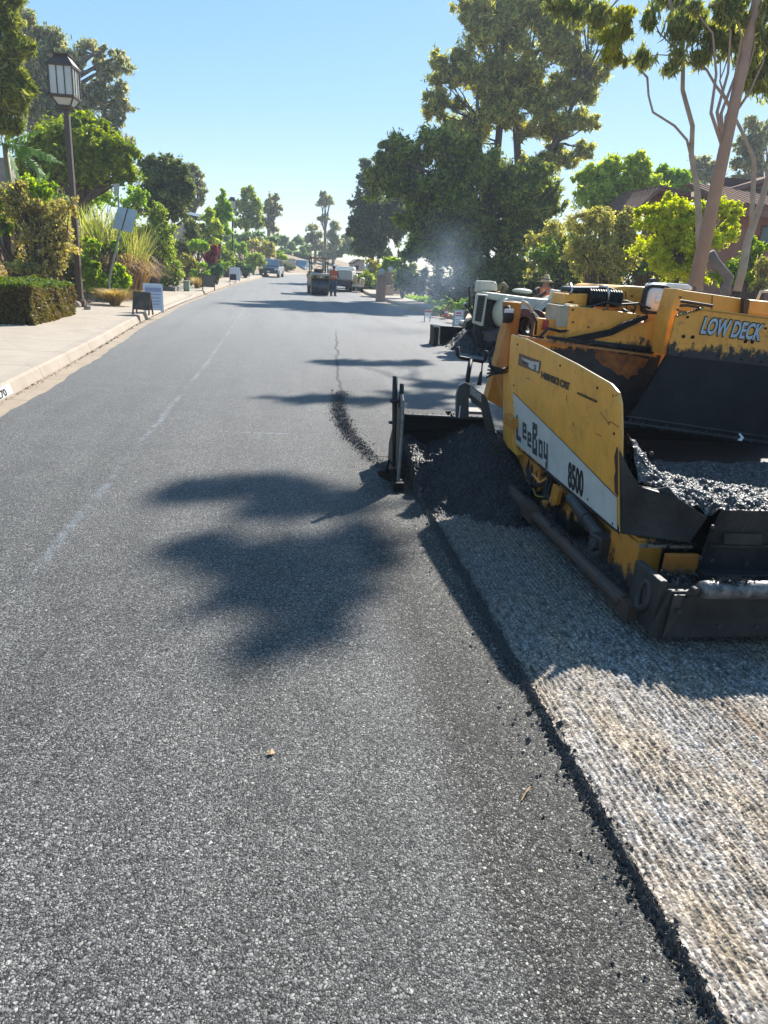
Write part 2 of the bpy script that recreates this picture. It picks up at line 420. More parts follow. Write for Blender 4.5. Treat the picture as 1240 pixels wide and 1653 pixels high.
# ---- asphalt: rolled mat, stones in black binder, cavity shade painted between them
def asphalt_mat(name, coarse_band=True, gain=1.0):
    m, nt, p, o = nodes_of(name)
    v = wcoords(nt)
    sx = N(nt, 'ShaderNodeSeparateXYZ'); nt.links.new(v, sx.inputs[0]); X, Y = sx.outputs[0], sx.outputs[1]
    jit = noise(nt, v, 18, 3, .6, 'Color')
    vj = N(nt, 'ShaderNodeVectorMath'); vj.operation = 'MULTIPLY_ADD'; nt.links.new(jit, vj.inputs[0])
    vj.inputs[1].default_value = (.02, .02, .0); nt.links.new(v, vj.inputs[2]); vv = vj.outputs[0]
    c_small = voro(nt, vv, 170, out='Color'); c_big = voro(nt, vv, 104, out='Color')
    d_small = voro(nt, vv, 170); d_big = voro(nt, vv, 104)
    e_big = voro(nt, vv, 104, 'DISTANCE_TO_EDGE')
    s1 = N(nt, 'ShaderNodeSeparateColor'); nt.links.new(c_small, s1.inputs[0])
    s2 = N(nt, 'ShaderNodeSeparateColor'); nt.links.new(c_big, s2.inputs[0])
    fine = ramp(nt, s1.outputs[0], [(0, (.016, .016, .016)), (.25, (.058, .058, .058)), (.6, (.125, .125, .124)), (.86, (.20, .20, .197)), (1, (.30, .298, .292))])
    bigc = ramp(nt, s2.outputs[1], [(0, (.05, .05, .05)), (.5, (.125, .125, .123)), (.82, (.20, .20, .195)), (.96, (.25, .247, .24)), (1, (.33, .325, .31))])
    isbig = ramp(nt, s2.outputs[0], [(.62, 0), (.66, 1)])
    e_small = ramp(nt, voro(nt, vv, 170, 'DISTANCE_TO_EDGE'), [(.02, .02), (.17, 1)])
    fine = mixc(nt, 1.0, fine, e_small, 'MULTIPLY')  # gaps darkened: black binder plus cavity shade painted into the colour
    inner = ramp(nt, e_big, [(.02, 0), (.09, 1)])
    bigc = mixc(nt, 1.0, bigc, ramp(nt, e_big, [(.03, .12), (.16, 1)]), 'MULTIPLY')
    col = mixc(nt, math_(nt, 'MULTIPLY', isbig, inner), fine, bigc)
    # worn, paler and darker lanes of the mat
    w1 = noise(nt, wcoords(nt, (2.4, .22, 1)), 1.2, 5, .6)
    w2 = noise(nt, v, 2.3, 5, .65)
    tone = math_(nt, 'ADD', math_(nt, 'MULTIPLY', w1, .7), math_(nt, 'MULTIPLY', w2, .5))
    tonec = ramp(nt, tone, [(.38, .78), (.58, 1.1), (.80, 1.45)])
    col = mixc(nt, 1.0, mixc(nt, 1.0, col, tonec, 'MULTIPLY'), (1.03, 1.0, .94), 'MULTIPLY')
    # fresh dark binder near the open joint
    nearj = maprange(nt, math_(nt, 'ADD', X, math_(nt, 'MULTIPLY', noise(nt, v, 1.4, 5, .6), .35)), .62, .80, 0, 1)
    nearj = math_(nt, 'MULTIPLY', nearj, maprange(nt, Y, 9.5, 12, 1, 0))
    nearj = math_(nt, 'MULTIPLY', nearj, maprange(nt, X, 1.3, 1.6, 1, .35))
    col = mixc(nt, math_(nt, 'MULTIPLY', nearj, .0), col, (.007, .007, .007))
    gm = N(nt, 'ShaderNodeGamma'); gm.inputs[1].default_value = 1.9; nt.links.new(col, gm.inputs[0])
    col = mixc(nt, nearj, col, mixc(nt, 1.0, gm.outputs[0], (3.1, 3.1, 3.1), 'MULTIPLY'))
    # paler farther down the road: the mat's distant gloss painted into its colour
    far_sheen = maprange(nt, Y, 3, 22, 0, 1)
    col = mixc(nt, math_(nt, 'MULTIPLY', far_sheen, .72), col, (.24, .236, .230))
    dark2 = math_(nt, 'MULTIPLY', maprange(nt, Y, 12, 22, 0, 1), ramp(nt, noise(nt, wcoords(nt, (1.5, .12, 1)), 1, 4, .6), [(.45, 0), (.7, 1)]))
    col = mixc(nt, math_(nt, 'MULTIPLY', dark2, .25), col, (.05, .052, .056))
    py_ = math_(nt, 'DIVIDE', math_(nt, 'SUBTRACT', Y, 8.0), 1.9)
    pxc = math_(nt, 'ADD', .62, math_(nt, 'MULTIPLY', math_(nt, 'MULTIPLY', py_, py_), .17))
    pd = math_(nt, 'ABSOLUTE', math_(nt, 'SUBTRACT', math_(nt, 'ADD', X, math_(nt, 'MULTIPLY', math_(nt, 'SUBTRACT', noise(nt, v, 6, 4, .7), .5), .12)), pxc))
    pt = math_(nt, 'MULTIPLY', maprange(nt, pd, .05, .10, 1, 0), math_(nt, 'MULTIPLY', maprange(nt, Y, 4.6, 6.3, 0, 1), maprange(nt, Y, 9.3, 9.9, 1, 0)))
    col = mixc(nt, math_(nt, 'MULTIPLY', pt, .7), col, mixc(nt, 1.0, col, (.22, .22, .22), 'MULTIPLY'))
    # thin dark seam curving beside the paver lanes
    seamx = math_(nt, 'ABSOLUTE', math_(nt, 'SUBTRACT', X, math_(nt, 'ADD', math_(nt, 'MULTIPLY', Y, .058), math_(nt, 'ADD', .05, math_(nt, 'MULTIPLY', noise(nt, v, .8, 2), .22)))))
    seam = math_(nt, 'MULTIPLY', maprange(nt, seamx, .015, .035, 1, 0), math_(nt, 'MULTIPLY', maprange(nt, Y, 6.6, 7.2, 0, 1), maprange(nt, Y, 17, 21, 1, 0)))
    col = mixc(nt, math_(nt, 'MULTIPLY', seam, .75), col, (.02, .02, .022))
    # faint blue-white chalk line
    line_x = math_(nt, 'ADD', -1.29, math_(nt, 'MULTIPLY', maprange(nt, Y, 12, 27, 0, 1), -.22))
    lx = math_(nt, 'ABSOLUTE', math_(nt, 'SUBTRACT', X, math_(nt, 'ADD', line_x, math_(nt, 'MULTIPLY', math_(nt, 'SUBTRACT', noise(nt, v, 1.1, 2), .5), .07))))
    ch = maprange(nt, lx, .012, .042, 1, 0)
    ch = math_(nt, 'MULTIPLY', ch, ramp(nt, noise(nt, v, 9, 5, .75), [(.40, 0), (.62, 1)]))
    ch = math_(nt, 'MULTIPLY', ch, ramp(nt, noise(nt, wcoords(nt, (.2, 1, 1)), .9, 2, .5), [(.36, .15), (.55, 1)]))
    ch = math_(nt, 'MULTIPLY', ch, math_(nt, 'MULTIPLY', maprange(nt, Y, 3.2, 4.4, 0, 1), maprange(nt, Y, 25, 31, 1, 0)))
    tw = math_(nt, 'MULTIPLY', maprange(nt, math_(nt, 'ABSOLUTE', math_(nt, 'SUBTRACT', Y, 7.05)), .01, .03, 1, 0), math_(nt, 'MULTIPLY', maprange(nt, math_(nt, 'ABSOLUTE', math_(nt, 'ADD', X, .28)), .42, .46, 1, 0), ramp(nt, noise(nt, v, 12, 4, .7), [(.5, 0), (.6, 1)])))
    ch = math_(nt, 'MAXIMUM', ch, tw)
    col = mixc(nt, math_(nt, 'MULTIPLY', ch, .28), col, (.42, .50, .58))
    nt.links.new(col, p.inputs['Base Color'])
    # roughness: binder slightly glossy
    nt.links.new(ramp(nt, s1.outputs[1], [(0, .58), (1, .85)]), p.inputs['Roughness'])
    p.inputs['Specular IOR Level'].default_value = .32
    h = math_(nt, 'ADD', math_(nt, 'MULTIPLY', math_(nt, 'SUBTRACT', 1, math_(nt, 'MULTIPLY', d_small, 1.0)), .5),
              math_(nt, 'MULTIPLY', math_(nt, 'MULTIPLY', isbig, math_(nt, 'SUBTRACT', .8, d_big)), .9))
    h = math_(nt, 'ADD', h, math_(nt, 'MULTIPLY', s1.outputs[2], .5))
    bump(nt, p, h, .8, .006)
    return m
M_ASPH = asphalt_mat('asphalt_mat')

def road_right(y):                 # right edge of the new mat
    if y < 6.25: return 1.02+.012*math.sin(y*9.1)+.010*math.sin(y*23.7+1)+.014*math.sin(y*3.3+2)+random.uniform(-.011, .011)
    if y < 16.6: return 4.42
    return xr(y)-.42
random.seed(3)
rows = ys(-3, 6.24, .035)+ys(6.26, 16.59, .1)+ys(16.61, 140, 2.2)
V = []; Fc = []
for i, y in enumerate(rows):
    a = xl(y)+.26+.018*math.sin(y*2.2)+.012*math.sin(y*7.9)+random.uniform(-.006, .006); b = road_right(y); z = zr(y)
    xs = [a-.015, a]+[lerp(a, b, t) for t in (.2, .4, .6, .8, .93)]+[b, b+.022]
    for j, x in enumerate(xs):
        V.append((x, y, z-.062 if j in (0, 8) else z+(0.0 if j < 7 else -.006)))
    if i:
        k = (i-1)*9
        for j in range(8): Fc.append((k+j, k+j+1, k+9+j+1, k+9+j))
o = np_mesh('asphalt_road', V, Fc, M_ASPH); tag(o, kind='structure')

# ---- milled old surface, grooves along the road, real relief near the camera
m, nt, p, _ = nodes_of('milled_mat')
v = wcoords(nt)
gr = noise(nt, wcoords(nt, (44, 15, 1)), 1, 5, .6); st = voro(nt, v, 105, out='Color'); sd = voro(nt, v, 105)
s1 = N(nt, 'ShaderNodeSeparateColor'); nt.links.new(st, s1.inputs[0])
stone = ramp(nt, s1.outputs[0], [(0, (.085, .075, .066)), (.35, (.20, .187, .17)), (.7, (.33, .314, .293)), (.93, (.46, .448, .43)), (1, (.66, .65, .64))])
warm = ramp(nt, noise(nt, wcoords(nt, (2.2, .8, 1)), 1.6, 5, .65), [(.38, (1.0, .97, .96)), (.62, (1.12, .93, .70))])
col = mixc(nt, 1.0, stone, warm, 'MULTIPLY')
dk = ramp(nt, gr, [(.36, (.085, .07, .055)), (.5, (1, 1, 1))])
col = mixc(nt, .8, col, dk, 'MULTIPLY')
sx = N(nt, 'ShaderNodeSeparateXYZ'); nt.links.new(v, sx.inputs[0])
gw = math_(nt, 'SINE', math_(nt, 'MULTIPLY', math_(nt, 'ADD', sx.outputs[0], math_(nt, 'MULTIPLY', noise(nt, wcoords(nt, (3, 2.5, 1)), 1, 3), .03)), 232.7))
gw = math_(nt, 'ADD', gw, math_(nt, 'MULTIPLY', math_(nt, 'SUBTRACT', noise(nt, wcoords(nt, (30, 12, 1)), 1, 3), .5), 2.2))
col = mixc(nt, ramp(nt, maprange(nt, gw, -1.6, -.2, 1, 0), [(.2, 0), (.9, .55)]), col, (.085, .07, .058))  # groove shade painted into the colour, in step with the ridges
rust = math_(nt, 'MULTIPLY', maprange(nt, math_(nt, 'ABSOLUTE', math_(nt, 'SUBTRACT', sx.outputs[0], 1.86)), .02, .12, 1, 0), ramp(nt, noise(nt, wcoords(nt, (30, 2.5, 1)), 1, 4, .6), [(.5, 0), (.62, 1)]))
col = mixc(nt, math_(nt, 'MULTIPLY', rust, .45), col, (.20, .10, .04))
spill = ramp(nt, noise(nt, v, 3.2, 6, .7), [(.60, 0), (.70, 1)])
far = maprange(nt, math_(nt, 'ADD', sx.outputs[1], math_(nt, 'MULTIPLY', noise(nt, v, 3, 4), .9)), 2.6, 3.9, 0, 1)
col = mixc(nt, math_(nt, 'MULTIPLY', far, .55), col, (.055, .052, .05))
nt.links.new(col, p.inputs['Base Color']); p.inputs['Roughness'].default_value = .72; p.inputs['Specular IOR Level'].default_value = .35
bump(nt, p, math_(nt, 'ADD', math_(nt, 'MULTIPLY', sd, -.9), math_(nt, 'MULTIPLY', gr, .8)), .7, .006)
M_MILL = m
nx, ny = 380, 620
gx = np.linspace(.96, 3.4, nx); gy = np.linspace(.75, 5.6, ny); GX, GY = np.meshgrid(gx, gy)
r = np.random.default_rng(11)
def vnoise(X, Y, sx_, sy_, seed):
    r = np.random.default_rng(seed); T = r.random((257, 257)); u = X*sx_ % 256; w_ = Y*sy_ % 256
    i = u.astype(int); j = w_.astype(int); fu = u-i; fv = w_-j; fu = fu*fu*(3-2*fu); fv = fv*fv*(3-2*fv)
    return (T[i, j]*(1-fu)*(1-fv)+T[i+1, j]*fu*(1-fv)+T[i, j+1]*(1-fu)*fv+T[i+1, j+1]*fu*fv)-.5
wob = vnoise(GX, GY, 3, 2.5, 5)*.02
ridge = np.sin((GX+wob)/.027*2*np.pi/1.0)*.0050*(.9+1.2*vnoise(GX, GY, 20, 9, 6))
Z = -.034+ridge+vnoise(GX, GY, 52, 40, 1)*.009+vnoise(GX, GY, 24, 14, 2)*.007+vnoise(GX, GY, 110, 90, 3)*.005+vnoise(GX, GY, 2.5, 1.5, 4)*.008
V = np.stack([GX, GY, Z], 2).reshape(-1, 3); I = np.arange(nx*ny).reshape(ny, nx)
Fc = np.stack([I[:-1, :-1], I[:-1, 1:], I[1:, 1:], I[1:, :-1]], 2).reshape(-1, 4)
o = np_mesh('milled_road', V, Fc, M_MILL, smooth=True); tag(o, kind='structure')
b = MB()
b.add([(3.4, -3, -.035), (8.0, -3, -.035), (8.0, 17.2, -.035), (3.4, 17.2, -.035)], [(0, 1, 2, 3)])
b.add([(.9, 5.6, -.035), (3.4, 5.6, -.035), (3.4, 17.2, -.035), (.9, 17.2, -.035)], [(0, 1, 2, 3)])
b.add([(.9, -3, -.035), (3.4, -3, -.035), (3.4, .75, -.035), (.9, .75, -.035)], [(0, 1, 2, 3)])
tag(b.build('milled_road', M_MILL), kind='structure')

# ---- loose crumbs of mix along the joint and on the mat
M_CRUMB = plain('crumb_mat', (.014, .014, .015), (.075, .073, .071), 90, .55)
def stones(C, s, seed=0):
    r = np.random.default_rng(seed); n = len(C)
    base = np.array([[1, 0, -.3], [-.5, .87, -.3], [-.5, -.87, -.3], [.2, .1, .8]])
    ang = r.uniform(0, 6.28, n); ca, sa = np.cos(ang), np.sin(ang)
    S = (s*np.clip(r.lognormal(-.25, .5, n), .25, 2.6))[:, None, None]
    J = base[None]*(1+r.uniform(-.55, .55, (n, 4, 3)))
    Xr = J[:, :, 0]*ca[:, None]-J[:, :, 1]*sa[:, None]; Yr = J[:, :, 0]*sa[:, None]+J[:, :, 1]*ca[:, None]
    Q = np.stack([Xr, Yr, J[:, :, 2]], 2)*S+C[:, None, :]
    f = np.array([[0, 2, 1], [0, 1, 3], [1, 2, 3], [2, 0, 3]])
    return Q.reshape(-1, 3), (f[None]+4*np.arange(n)[:, None, None]).reshape(-1, 3)
r = np.random.default_rng(21)
n = 16000; yy = r.uniform(.75, 5.6, n); xx = 1.018+np.abs(r.normal(0, .020, n))*r.choice([1, 1, -.8], n)
zz = np.where(xx < 1.022, .001, np.maximum(-.031, -.9*(xx-1.022)))
C1 = np.stack([xx, yy, zz], 1)
n = 500; C2 = np.stack([1.02-np.abs(r.normal(0, .10, n)), r.uniform(.9, 5.6, n), np.full(n, .0015)], 1)
n = 5500; t = np.abs((r.normal(.52, .24, n)+1) % 2-1); cy = 5.6+t*4.2; cx = .62+.17*((cy-8)/1.9)**2+r.normal(0, .05, n)
C3 = np.stack([cx, cy, .004+np.abs(r.normal(0, .012, n))*np.exp(-((cx-.65)/.12)**2)], 1)
V, Fc = stones(np.concatenate([C1, C2, C3]), .0056, 4)
o = np_mesh('loose_asphalt', V, Fc, M_CRUMB); tag(o, kind='stuff'); o['label'] = 'loose black asphalt crumbs scattered along the joint beside the milled strip'; o['category'] = 'asphalt crumbs'

# ---- concrete
def concrete(name, c1, c2, bsc=90):
    m, nt, p, _ = nodes_of(name); v = wcoords(nt)
    col = ramp(nt, noise(nt, v, 1.7, 7, .68), [(.3, c1), (.7, c2)])
    sp = ramp(nt, noise(nt, v, 60, 2, .5), [(.66, 0), (.74, 1)])
    col = mixc(nt, math_(nt, 'MULTIPLY', sp, .35), col, tuple(x*.45 for x in c1))
    cr = voro(nt, wcoords(nt, (.55, .34, 1)), 1, 'DISTANCE_TO_EDGE')
    jn = noise(nt, v, 3, 5, .7)
    crk = ramp(nt, math_(nt, 'ADD', cr, math_(nt, 'MULTIPLY', math_(nt, 'SUBTRACT', jn, .5), .03)), [(.0, 1), (.012, 0)])
    col = mixc(nt, math_(nt, 'MULTIPLY', crk, .16), col, tuple(x*.35 for x in c1))
    sy = N(nt, 'ShaderNodeSeparateXYZ'); nt.links.new(v, sy.inputs[0])
    fr_ = math_(nt, 'ABSOLUTE', math_(nt, 'SUBTRACT', math_(nt, 'FRACT', math_(nt, 'DIVIDE', sy.outputs[1], 1.52)), .5))
    col = mixc(nt, math_(nt, 'MULTIPLY', maprange(nt, fr_, .004, .014, 1, 0), .65), col, tuple(x*.3 for x in c1))
    stn = ramp(nt, noise(nt, v, .9, 6, .7), [(.54, 0), (.70, 1)])
    col = mixc(nt, math_(nt, 'MULTIPLY', stn, .30), col, tuple(x*.55 for x in c1))
    nt.links.new(col, p.inputs['Base Color']); p.inputs['Roughness'].default_value = .85
    bump(nt, p, noise(nt, v, bsc, 5), .25, .004)
    return m
M_WALK = concrete('sidewalk_mat', (.39, .325, .25), (.32, .262, .20))
M_KERB = concrete('kerb_mat', (.36, .30, .235), (.28, .23, .175))
M_GUT = concrete('gutter_mat', (.33, .26, .185), (.26, .20, .14))
M_DRIVE = concrete('driveway_mat', (.46, .43, .39), (.38, .36, .33))

def strip(name, yrange, step, prof, mat, kind='structure', world=True):
    """prof(y) -> list of (x, z) across the strip"""
    V = []; Fc = []; rows = ys(yrange[0], yrange[1], step); k = None
    for i, y in enumerate(rows):
        pr = prof(y); n = len(pr)
        V += [(x, y, z) for x, z in pr]
        if i:
            for j in range(n-1): Fc.append(((i-1)*n+j, (i-1)*n+j+1, i*n+j+1, i*n+j))
    o = np_mesh(name, V, Fc, mat); tag(o, kind=kind); return o
def drop(y):                      # dropped kerb at the driveway and near the first joint
    a = max(smooth(21.5, 23.0, y)*(1-smooth(32, 33.5, y)), 0)
    return .15-.10*a
strip('gutter', (-3, 140), .8, lambda y: [(xl(y)-.02, zr(y)-.008), (xl(y)+.30, zr(y)-.014)], M_GUT)
strip('kerb', (-3, 140), .5, lambda y: [(xl(y), zr(y)-.05), (xl(y)-.006, zr(y)+.01), (xl(y)-.05, zr(y)+drop(y)-.025), (xl(y)-.075, zr(y)+drop(y)), (xl(y)-.23, zr(y)+drop(y)+.006), (xl(y)-.235, zr(y)+drop(y)-.006)], M_KERB)
SWL = 1.75
strip('sidewalk', (-3, 140), .5, lambda y: [(xl(y)-.235, zr(y)+drop(y)+.001), (xl(y)-.6, zr(y)+lerp(drop(y), .155, .7)), (xl(y)-SWL-.25, zr(y)+.16), (xl(y)-SWL-.3, zr(y)+.05)], M_WALK)
# score lines of the walk
b = MB()
for y in ys(-2.2, 90, 1.85):
    z = zr(y)+.160; b.add([(xl(y)-.3, y, z+.0-(.155-drop(y))*.9), (xl(y)-SWL-.2, y+.0, z+.002), (xl(y)-SWL-.2, y+.018, z+.002), (xl(y)-.3, y+.018, z-(.155-drop(y))*.9)], [(0, 1, 2, 3)])
strip('gutter', (-3, 140), .8, lambda y: [(xr(y)-.5, zr(y)-.014), (xr(y)+.02, zr(y)-.008)], M_GUT)
strip('kerb', (-3, 140), .8, lambda y: [(xr(y), zr(y)-.05), (xr(y)+.02, zr(y)+.12), (xr(y)+.06, zr(y)+.15), (xr(y)+.2, zr(y)+.155), (xr(y)+.205, zr(y)+.1)], M_KERB)
strip('sidewalk', (-3, 140), .8, lambda y: [(xr(y)+.2, zr(y)+.15), (xr(y)+1.6, zr(y)+.16), (xr(y)+1.62, zr(y)+.05)], M_WALK)

# ---- soil: one sheet to the horizon, banks rising left and right of the walks
m, nt, p, _ = nodes_of('soil_mat'); v = wcoords(nt)
c = ramp(nt, noise(nt, v, .8, 7, .7), [(.3, (.20, .145, .09)), (.55, (.30, .22, .14)), (.72, (.13, .11, .055))])
nt.links.new(c, p.inputs['Base Color']); p.inputs['Roughness'].default_value = .95
bump(nt, p, noise(nt, v, 14, 6, .7), .8, .05)
M_SOIL = m
def bank_left(y, d):               # height above the walk at distance d behind it
    if 31.5 < y < 43: return .02*d*smooth(0, 3, d)+.9*smooth(5, 12, d)
    a = 1.35*smooth(.1, 5, d)+1.6*smooth(4, 14, d)
    return a if y > 12 else a*.8
ds = [0, .3, .8, 1.5, 2.5, 4, 6, 9, 13, 20, 35, 80, 180]
strip('ground', (-3, 150), 1.0, lambda y: [(xl(y)-SWL-.28-d, zr(y)+.135+bank_left(y, d)+.05*math.sin(y*1.3+d*2)*min(1, d)) for d in ds], M_SOIL)
def bank_right(y, d): return .05+.5*smooth(.5, 6, d)+1.5*smooth(5, 25, d)
strip('ground', (-3, 150), 1.5, lambda y: [(xr(y)+1.6+d, zr(y)+.08+bank_right(y, d)) for d in ds], M_SOIL)
b = MB(); G = 258
b.add([(-G, -G, -.35), (G, -G, -.35), (G, G, -.35), (-G, G, -.35)], [(0, 1, 2, 3)])
tag(b.build('ground', M_SOIL), kind='structure')
strip('ground', (150, 258), 50, lambda y: [(-250, 3.0), (0, 2.0), (250, 3.5)], M_SOIL)
# driveway on the left
strip('driveway', (34.0, 43.0), 1.0, lambda y: [(xl(y)-SWL-.2-d, zr(y)+.205+bank_left(y, d)) for d in ds[:9]], M_DRIVE)

# grit and dry leaves gathered along the foot of the left kerb
r = np.random.default_rng(61); n = 3000; y_ = r.uniform(5, 60, n); x_ = np.array([xl(y) for y in y_])+np.abs(r.normal(0, .03, n))+.004; z_ = np.array([zr(y) for y in y_])+.0
V, Fc = stones(np.stack([x_, y_, z_], 1), .008, 62)
o = np_mesh('kerb_grit', V, Fc, plain('grit_brown', (.13, .085, .05), (.06, .04, .028), 9, .9)); tag(o, 'brown grit and dry crumbs gathered along the foot of the left kerb', 'grit', kind='stuff')
# ================================================================ the near asphalt paver
YEL = (.86, .39, .055)
M_YEL = tarred('yellow_paint', YEL, -1, -.5, .42)
M_PANEL = tarred('yellow_panel_paint', (.90, .43, .06), .28, .42, .45)
M_YELT = tarred('yellow_paint_tarred', YEL, .98, 1.38, 1.1)
M_YELW = tarred('yellow_paint_hopper_face', YEL, 1.07, 1.33, 1.15)
M_ORG = tarred('orange_paint', (.60, .24, .03), -.02, .32, 1.1)
M_TARST = plain('tarred_steel', (.004, .004, .0045), (.014, .0135, .013), 4, .6, 0, .6, 40, .25)
M_DKST = plain('dark_steel', (.030, .030, .032), (.075, .068, .062), 5, .5, .3, .4, 50)
M_RUST = plain('rusty_steel', (.09, .055, .035), (.045, .040, .038), 6, .6, .3, .5, 60)
M_BLACK = plain('black_rubber', (.008, .008, .009), (.018, .018, .018), 8, .6)
M_CREAM = plain('cream_paint', (.62, .58, .42), (.52, .47, .33), 4, .45, 0, .08, 30)
M_CHROME = plain('bright_steel', (.55, .55, .54), (.35, .34, .33), 12, .3, .8)
M_LENS = plain('lamp_lens', (.72, .70, .62), (.62, .60, .52), 40, .15, 0, .3, 120, coat=.6)
M_WHITEDEC = plain('white_decal', (.62, .63, .57), (.52, .53, .47), 7, .45, 0, .05)
M_GREYDEC = plain('grey_lettering', (.05, .06, .07), (.15, .16, .165), 26, .5)
M_BLKDEC = plain('black_lettering', (.012, .012, .013), (.03, .03, .03), 40, .5)
M_BLUEDEC = plain('pale_blue_lettering', (.42, .52, .58), (.30, .40, .47), 22, .45)
M_ORGB = plain('orange_enamel', (.72, .22, .02), (.6, .17, .015), 9, .5)
M_MAROON = plain('maroon_rubber', (.11, .035, .035), (.07, .03, .03), 9, .55)
M_PAPER = plain('white_paper', (.8, .82, .85), None, 5, .7)
M_RED = plain('red_lens', (.35, .02, .02), (.25, .02, .02), 9, .3)
M_GREENP = plain('green_plastic', (.01, .12, .05), None, 9, .4)

# hot mix with real lumps
def mixmat(name, lo, hi):
    m, nt, p, _ = nodes_of(name); v = wcoords(nt)
    c_ = voro(nt, v, 72, out='Color'); d_ = voro(nt, v, 72); s_ = N(nt, 'ShaderNodeSeparateColor'); nt.links.new(c_, s_.inputs[0])
    nt.links.new(ramp(nt, s_.outputs[0], [(0, lo), (.8, hi), (1, tuple(min(1, x*2.5) for x in hi))]), p.inputs['Base Color'])
    p.inputs['Roughness'].default_value = .5; p.inputs['Specular IOR Level'].default_value = .45
    bump(nt, p, math_(nt, 'ADD', math_(nt, 'MULTIPLY', d_, -1.0), math_(nt, 'MULTIPLY', s_.outputs[1], .6)), 1.0, .012)
    return m
M_MIX = mixmat('hot_mix', (.007, .007, .008), (.026, .026, .027))
M_MIXL = mixmat('hopper_mix', (.014, .014, .015), (.085, .083, .08))

PV = thing('asphalt_paver', 'yellow asphalt paver with white lettered side panel and loaded black hopper, nearest on the right', 'paver', (3.0, 4.6, 0))
# --- side panel, leaning outwards
pn = Vector((1, 0, .13)); pc = 1.873; pnn = -pn.normalized()
def pp(x, y): return atplane(x, y, pn, pc)
outer = [(827, 716), (826, 632), (821, 600), (823, 560), (825, 541), (848, 548), (873, 560), (930, 589), (985, 621), (996, 634), (1000, 652), (1001, 700), (1000, 780), (999, 862), (985, 852), (915, 793)]
op = [pp(*q) for q in outer]
b = MB(); b.prism(op, -pnn*.022)
panel = b.build('side_panel', M_PANEL, PV, bevel=.004)
# folded rolled lip along the top and front edge, worn pale
b = MB(); b.tube([pp(*q)-pnn*.008 for q in [(826, 541), (848, 548), (873, 560), (930, 589), (985, 621), (996, 634), (1000, 652), (1001, 700), (1000, 780), (999, 858)]], .0065, 6)
b.build('rolled_edge', plain('worn_yellow_edge', (.66, .42, .14), (.5, .28, .08), 20, .4), panel)
b = MB(); b.prism([pp(*q)+pnn*.0025 for q in [(829, 634), (912, 716), (997, 804), (997, 855), (985, 845), (915, 785), (833, 715)]], pnn*.0015)
b.build('white_band', M_WHITEDEC, panel)
b = MB(); b.tube([pp(*q)+pnn*.005 for q in [(829, 633), (912, 715), (997, 802)]], .0022, 5); b.build('band_outline', M_BLKDEC, panel)
# panel frame for lettering: u forward (towards camera, -Y), v up the panel
pu = Vector((0, -1, 0)); pv_ = Vector((-.13, 0, 1)).normalized()
def onpanel(x, y, du=0, dv=0):
    o_ = pp(x, y)+pnn*.0045
    def place(u, v, w): return o_+pu*u+pv_*v+pnn*w
    return place
GLY = {'L': ["X...", "X...", "X...", "X...", "X...", "XXXX"], 'e': ["XXXX", "X..X", "XXXX", "X...", "XXXX"], 'B': ["XXXX", "X..X", "XXX.", "X..X", "X..X", "XXXX"],
       'o': ["XXXX", "X..X", "X..X", "X..X", "XXXX"], 'y': ["X..X", "X..X", "X..X", "XXXX", "...X", "..XX", "..X."]}
def blocky(mb, ch, place, w, h):     # heavy square letters
    g = GLY[ch]; rows = len(g); cols = 4
    for i, row in enumerate(g):
        for j, c in enumerate(row):
            if c == 'X':
                u0, u1 = (j-.30)/cols*w, (j+1.30)/cols*w; v1, v0 = h-(i-.14)/rows*h, h-(i+1.16)/rows*h
                mb.add([place(u0, v0, .001), place(u1, v0, .001), place(u1, v1, .001), place(u0, v1, .001)], [(0, 1, 2, 3)])
for ch, (x0, y0), wd, hh in (('L', (835, 708), .11, .19), ('e', (845, 706), .085, .12), ('e', (853, 719), .08, .11), ('B', (861, 730), .095, .225), ('o', (871, 736), .075, .125), ('y', (879, 757), .075, .20)):
    b = MB(); blocky(b, ch, onpanel(x0, y0), wd, hh); b.build('maker_lettering', M_GREYDEC, panel)
text_mb('8500', onpanel(918, 783), .225, .0085, .56).build('model_number', M_BLKDEC, panel)
text_mb('1·880·KICI CAT', onpanel(874, 609), .062, .0028, 1.28).build('phone_lettering', M_BLKDEC, panel)
text_mb('www.hawthornecat.com', onpanel(933, 636), .030, .0008, .98).build('web_lettering', plain('faded_lettering', (.10, .07, .03), None, 9, .6), panel)
b = MB(); b.prism([pp(*q)+pnn*.0025 for q in [(839, 570), (874, 583), (871, 603), (837, 589)]], pnn*.0012)
stk = b.build('dealer_sticker', plain('weathered_sticker', (.10, .055, .03), (.20, .13, .09), 40, .6), panel)
b = MB(); b.prism([pp(*q)+pnn*.0045 for q in [(842, 577), (860, 583), (872, 585), (870, 600), (857, 594)]], pnn*.001)
b.build('sticker_patch', plain('sticker_white', (.6, .6, .58), (.4, .4, .38), 60, .5), stk)
text_mb('Hawthorne', onpanel(845, 586, 0, 0), .040, .001, .75).build('sticker_lettering', M_BLKDEC, stk)
text_mb('CAT', onpanel(863, 596, 0, 0), .050, .002, .55).build('sticker_lettering', M_BLKDEC, stk)
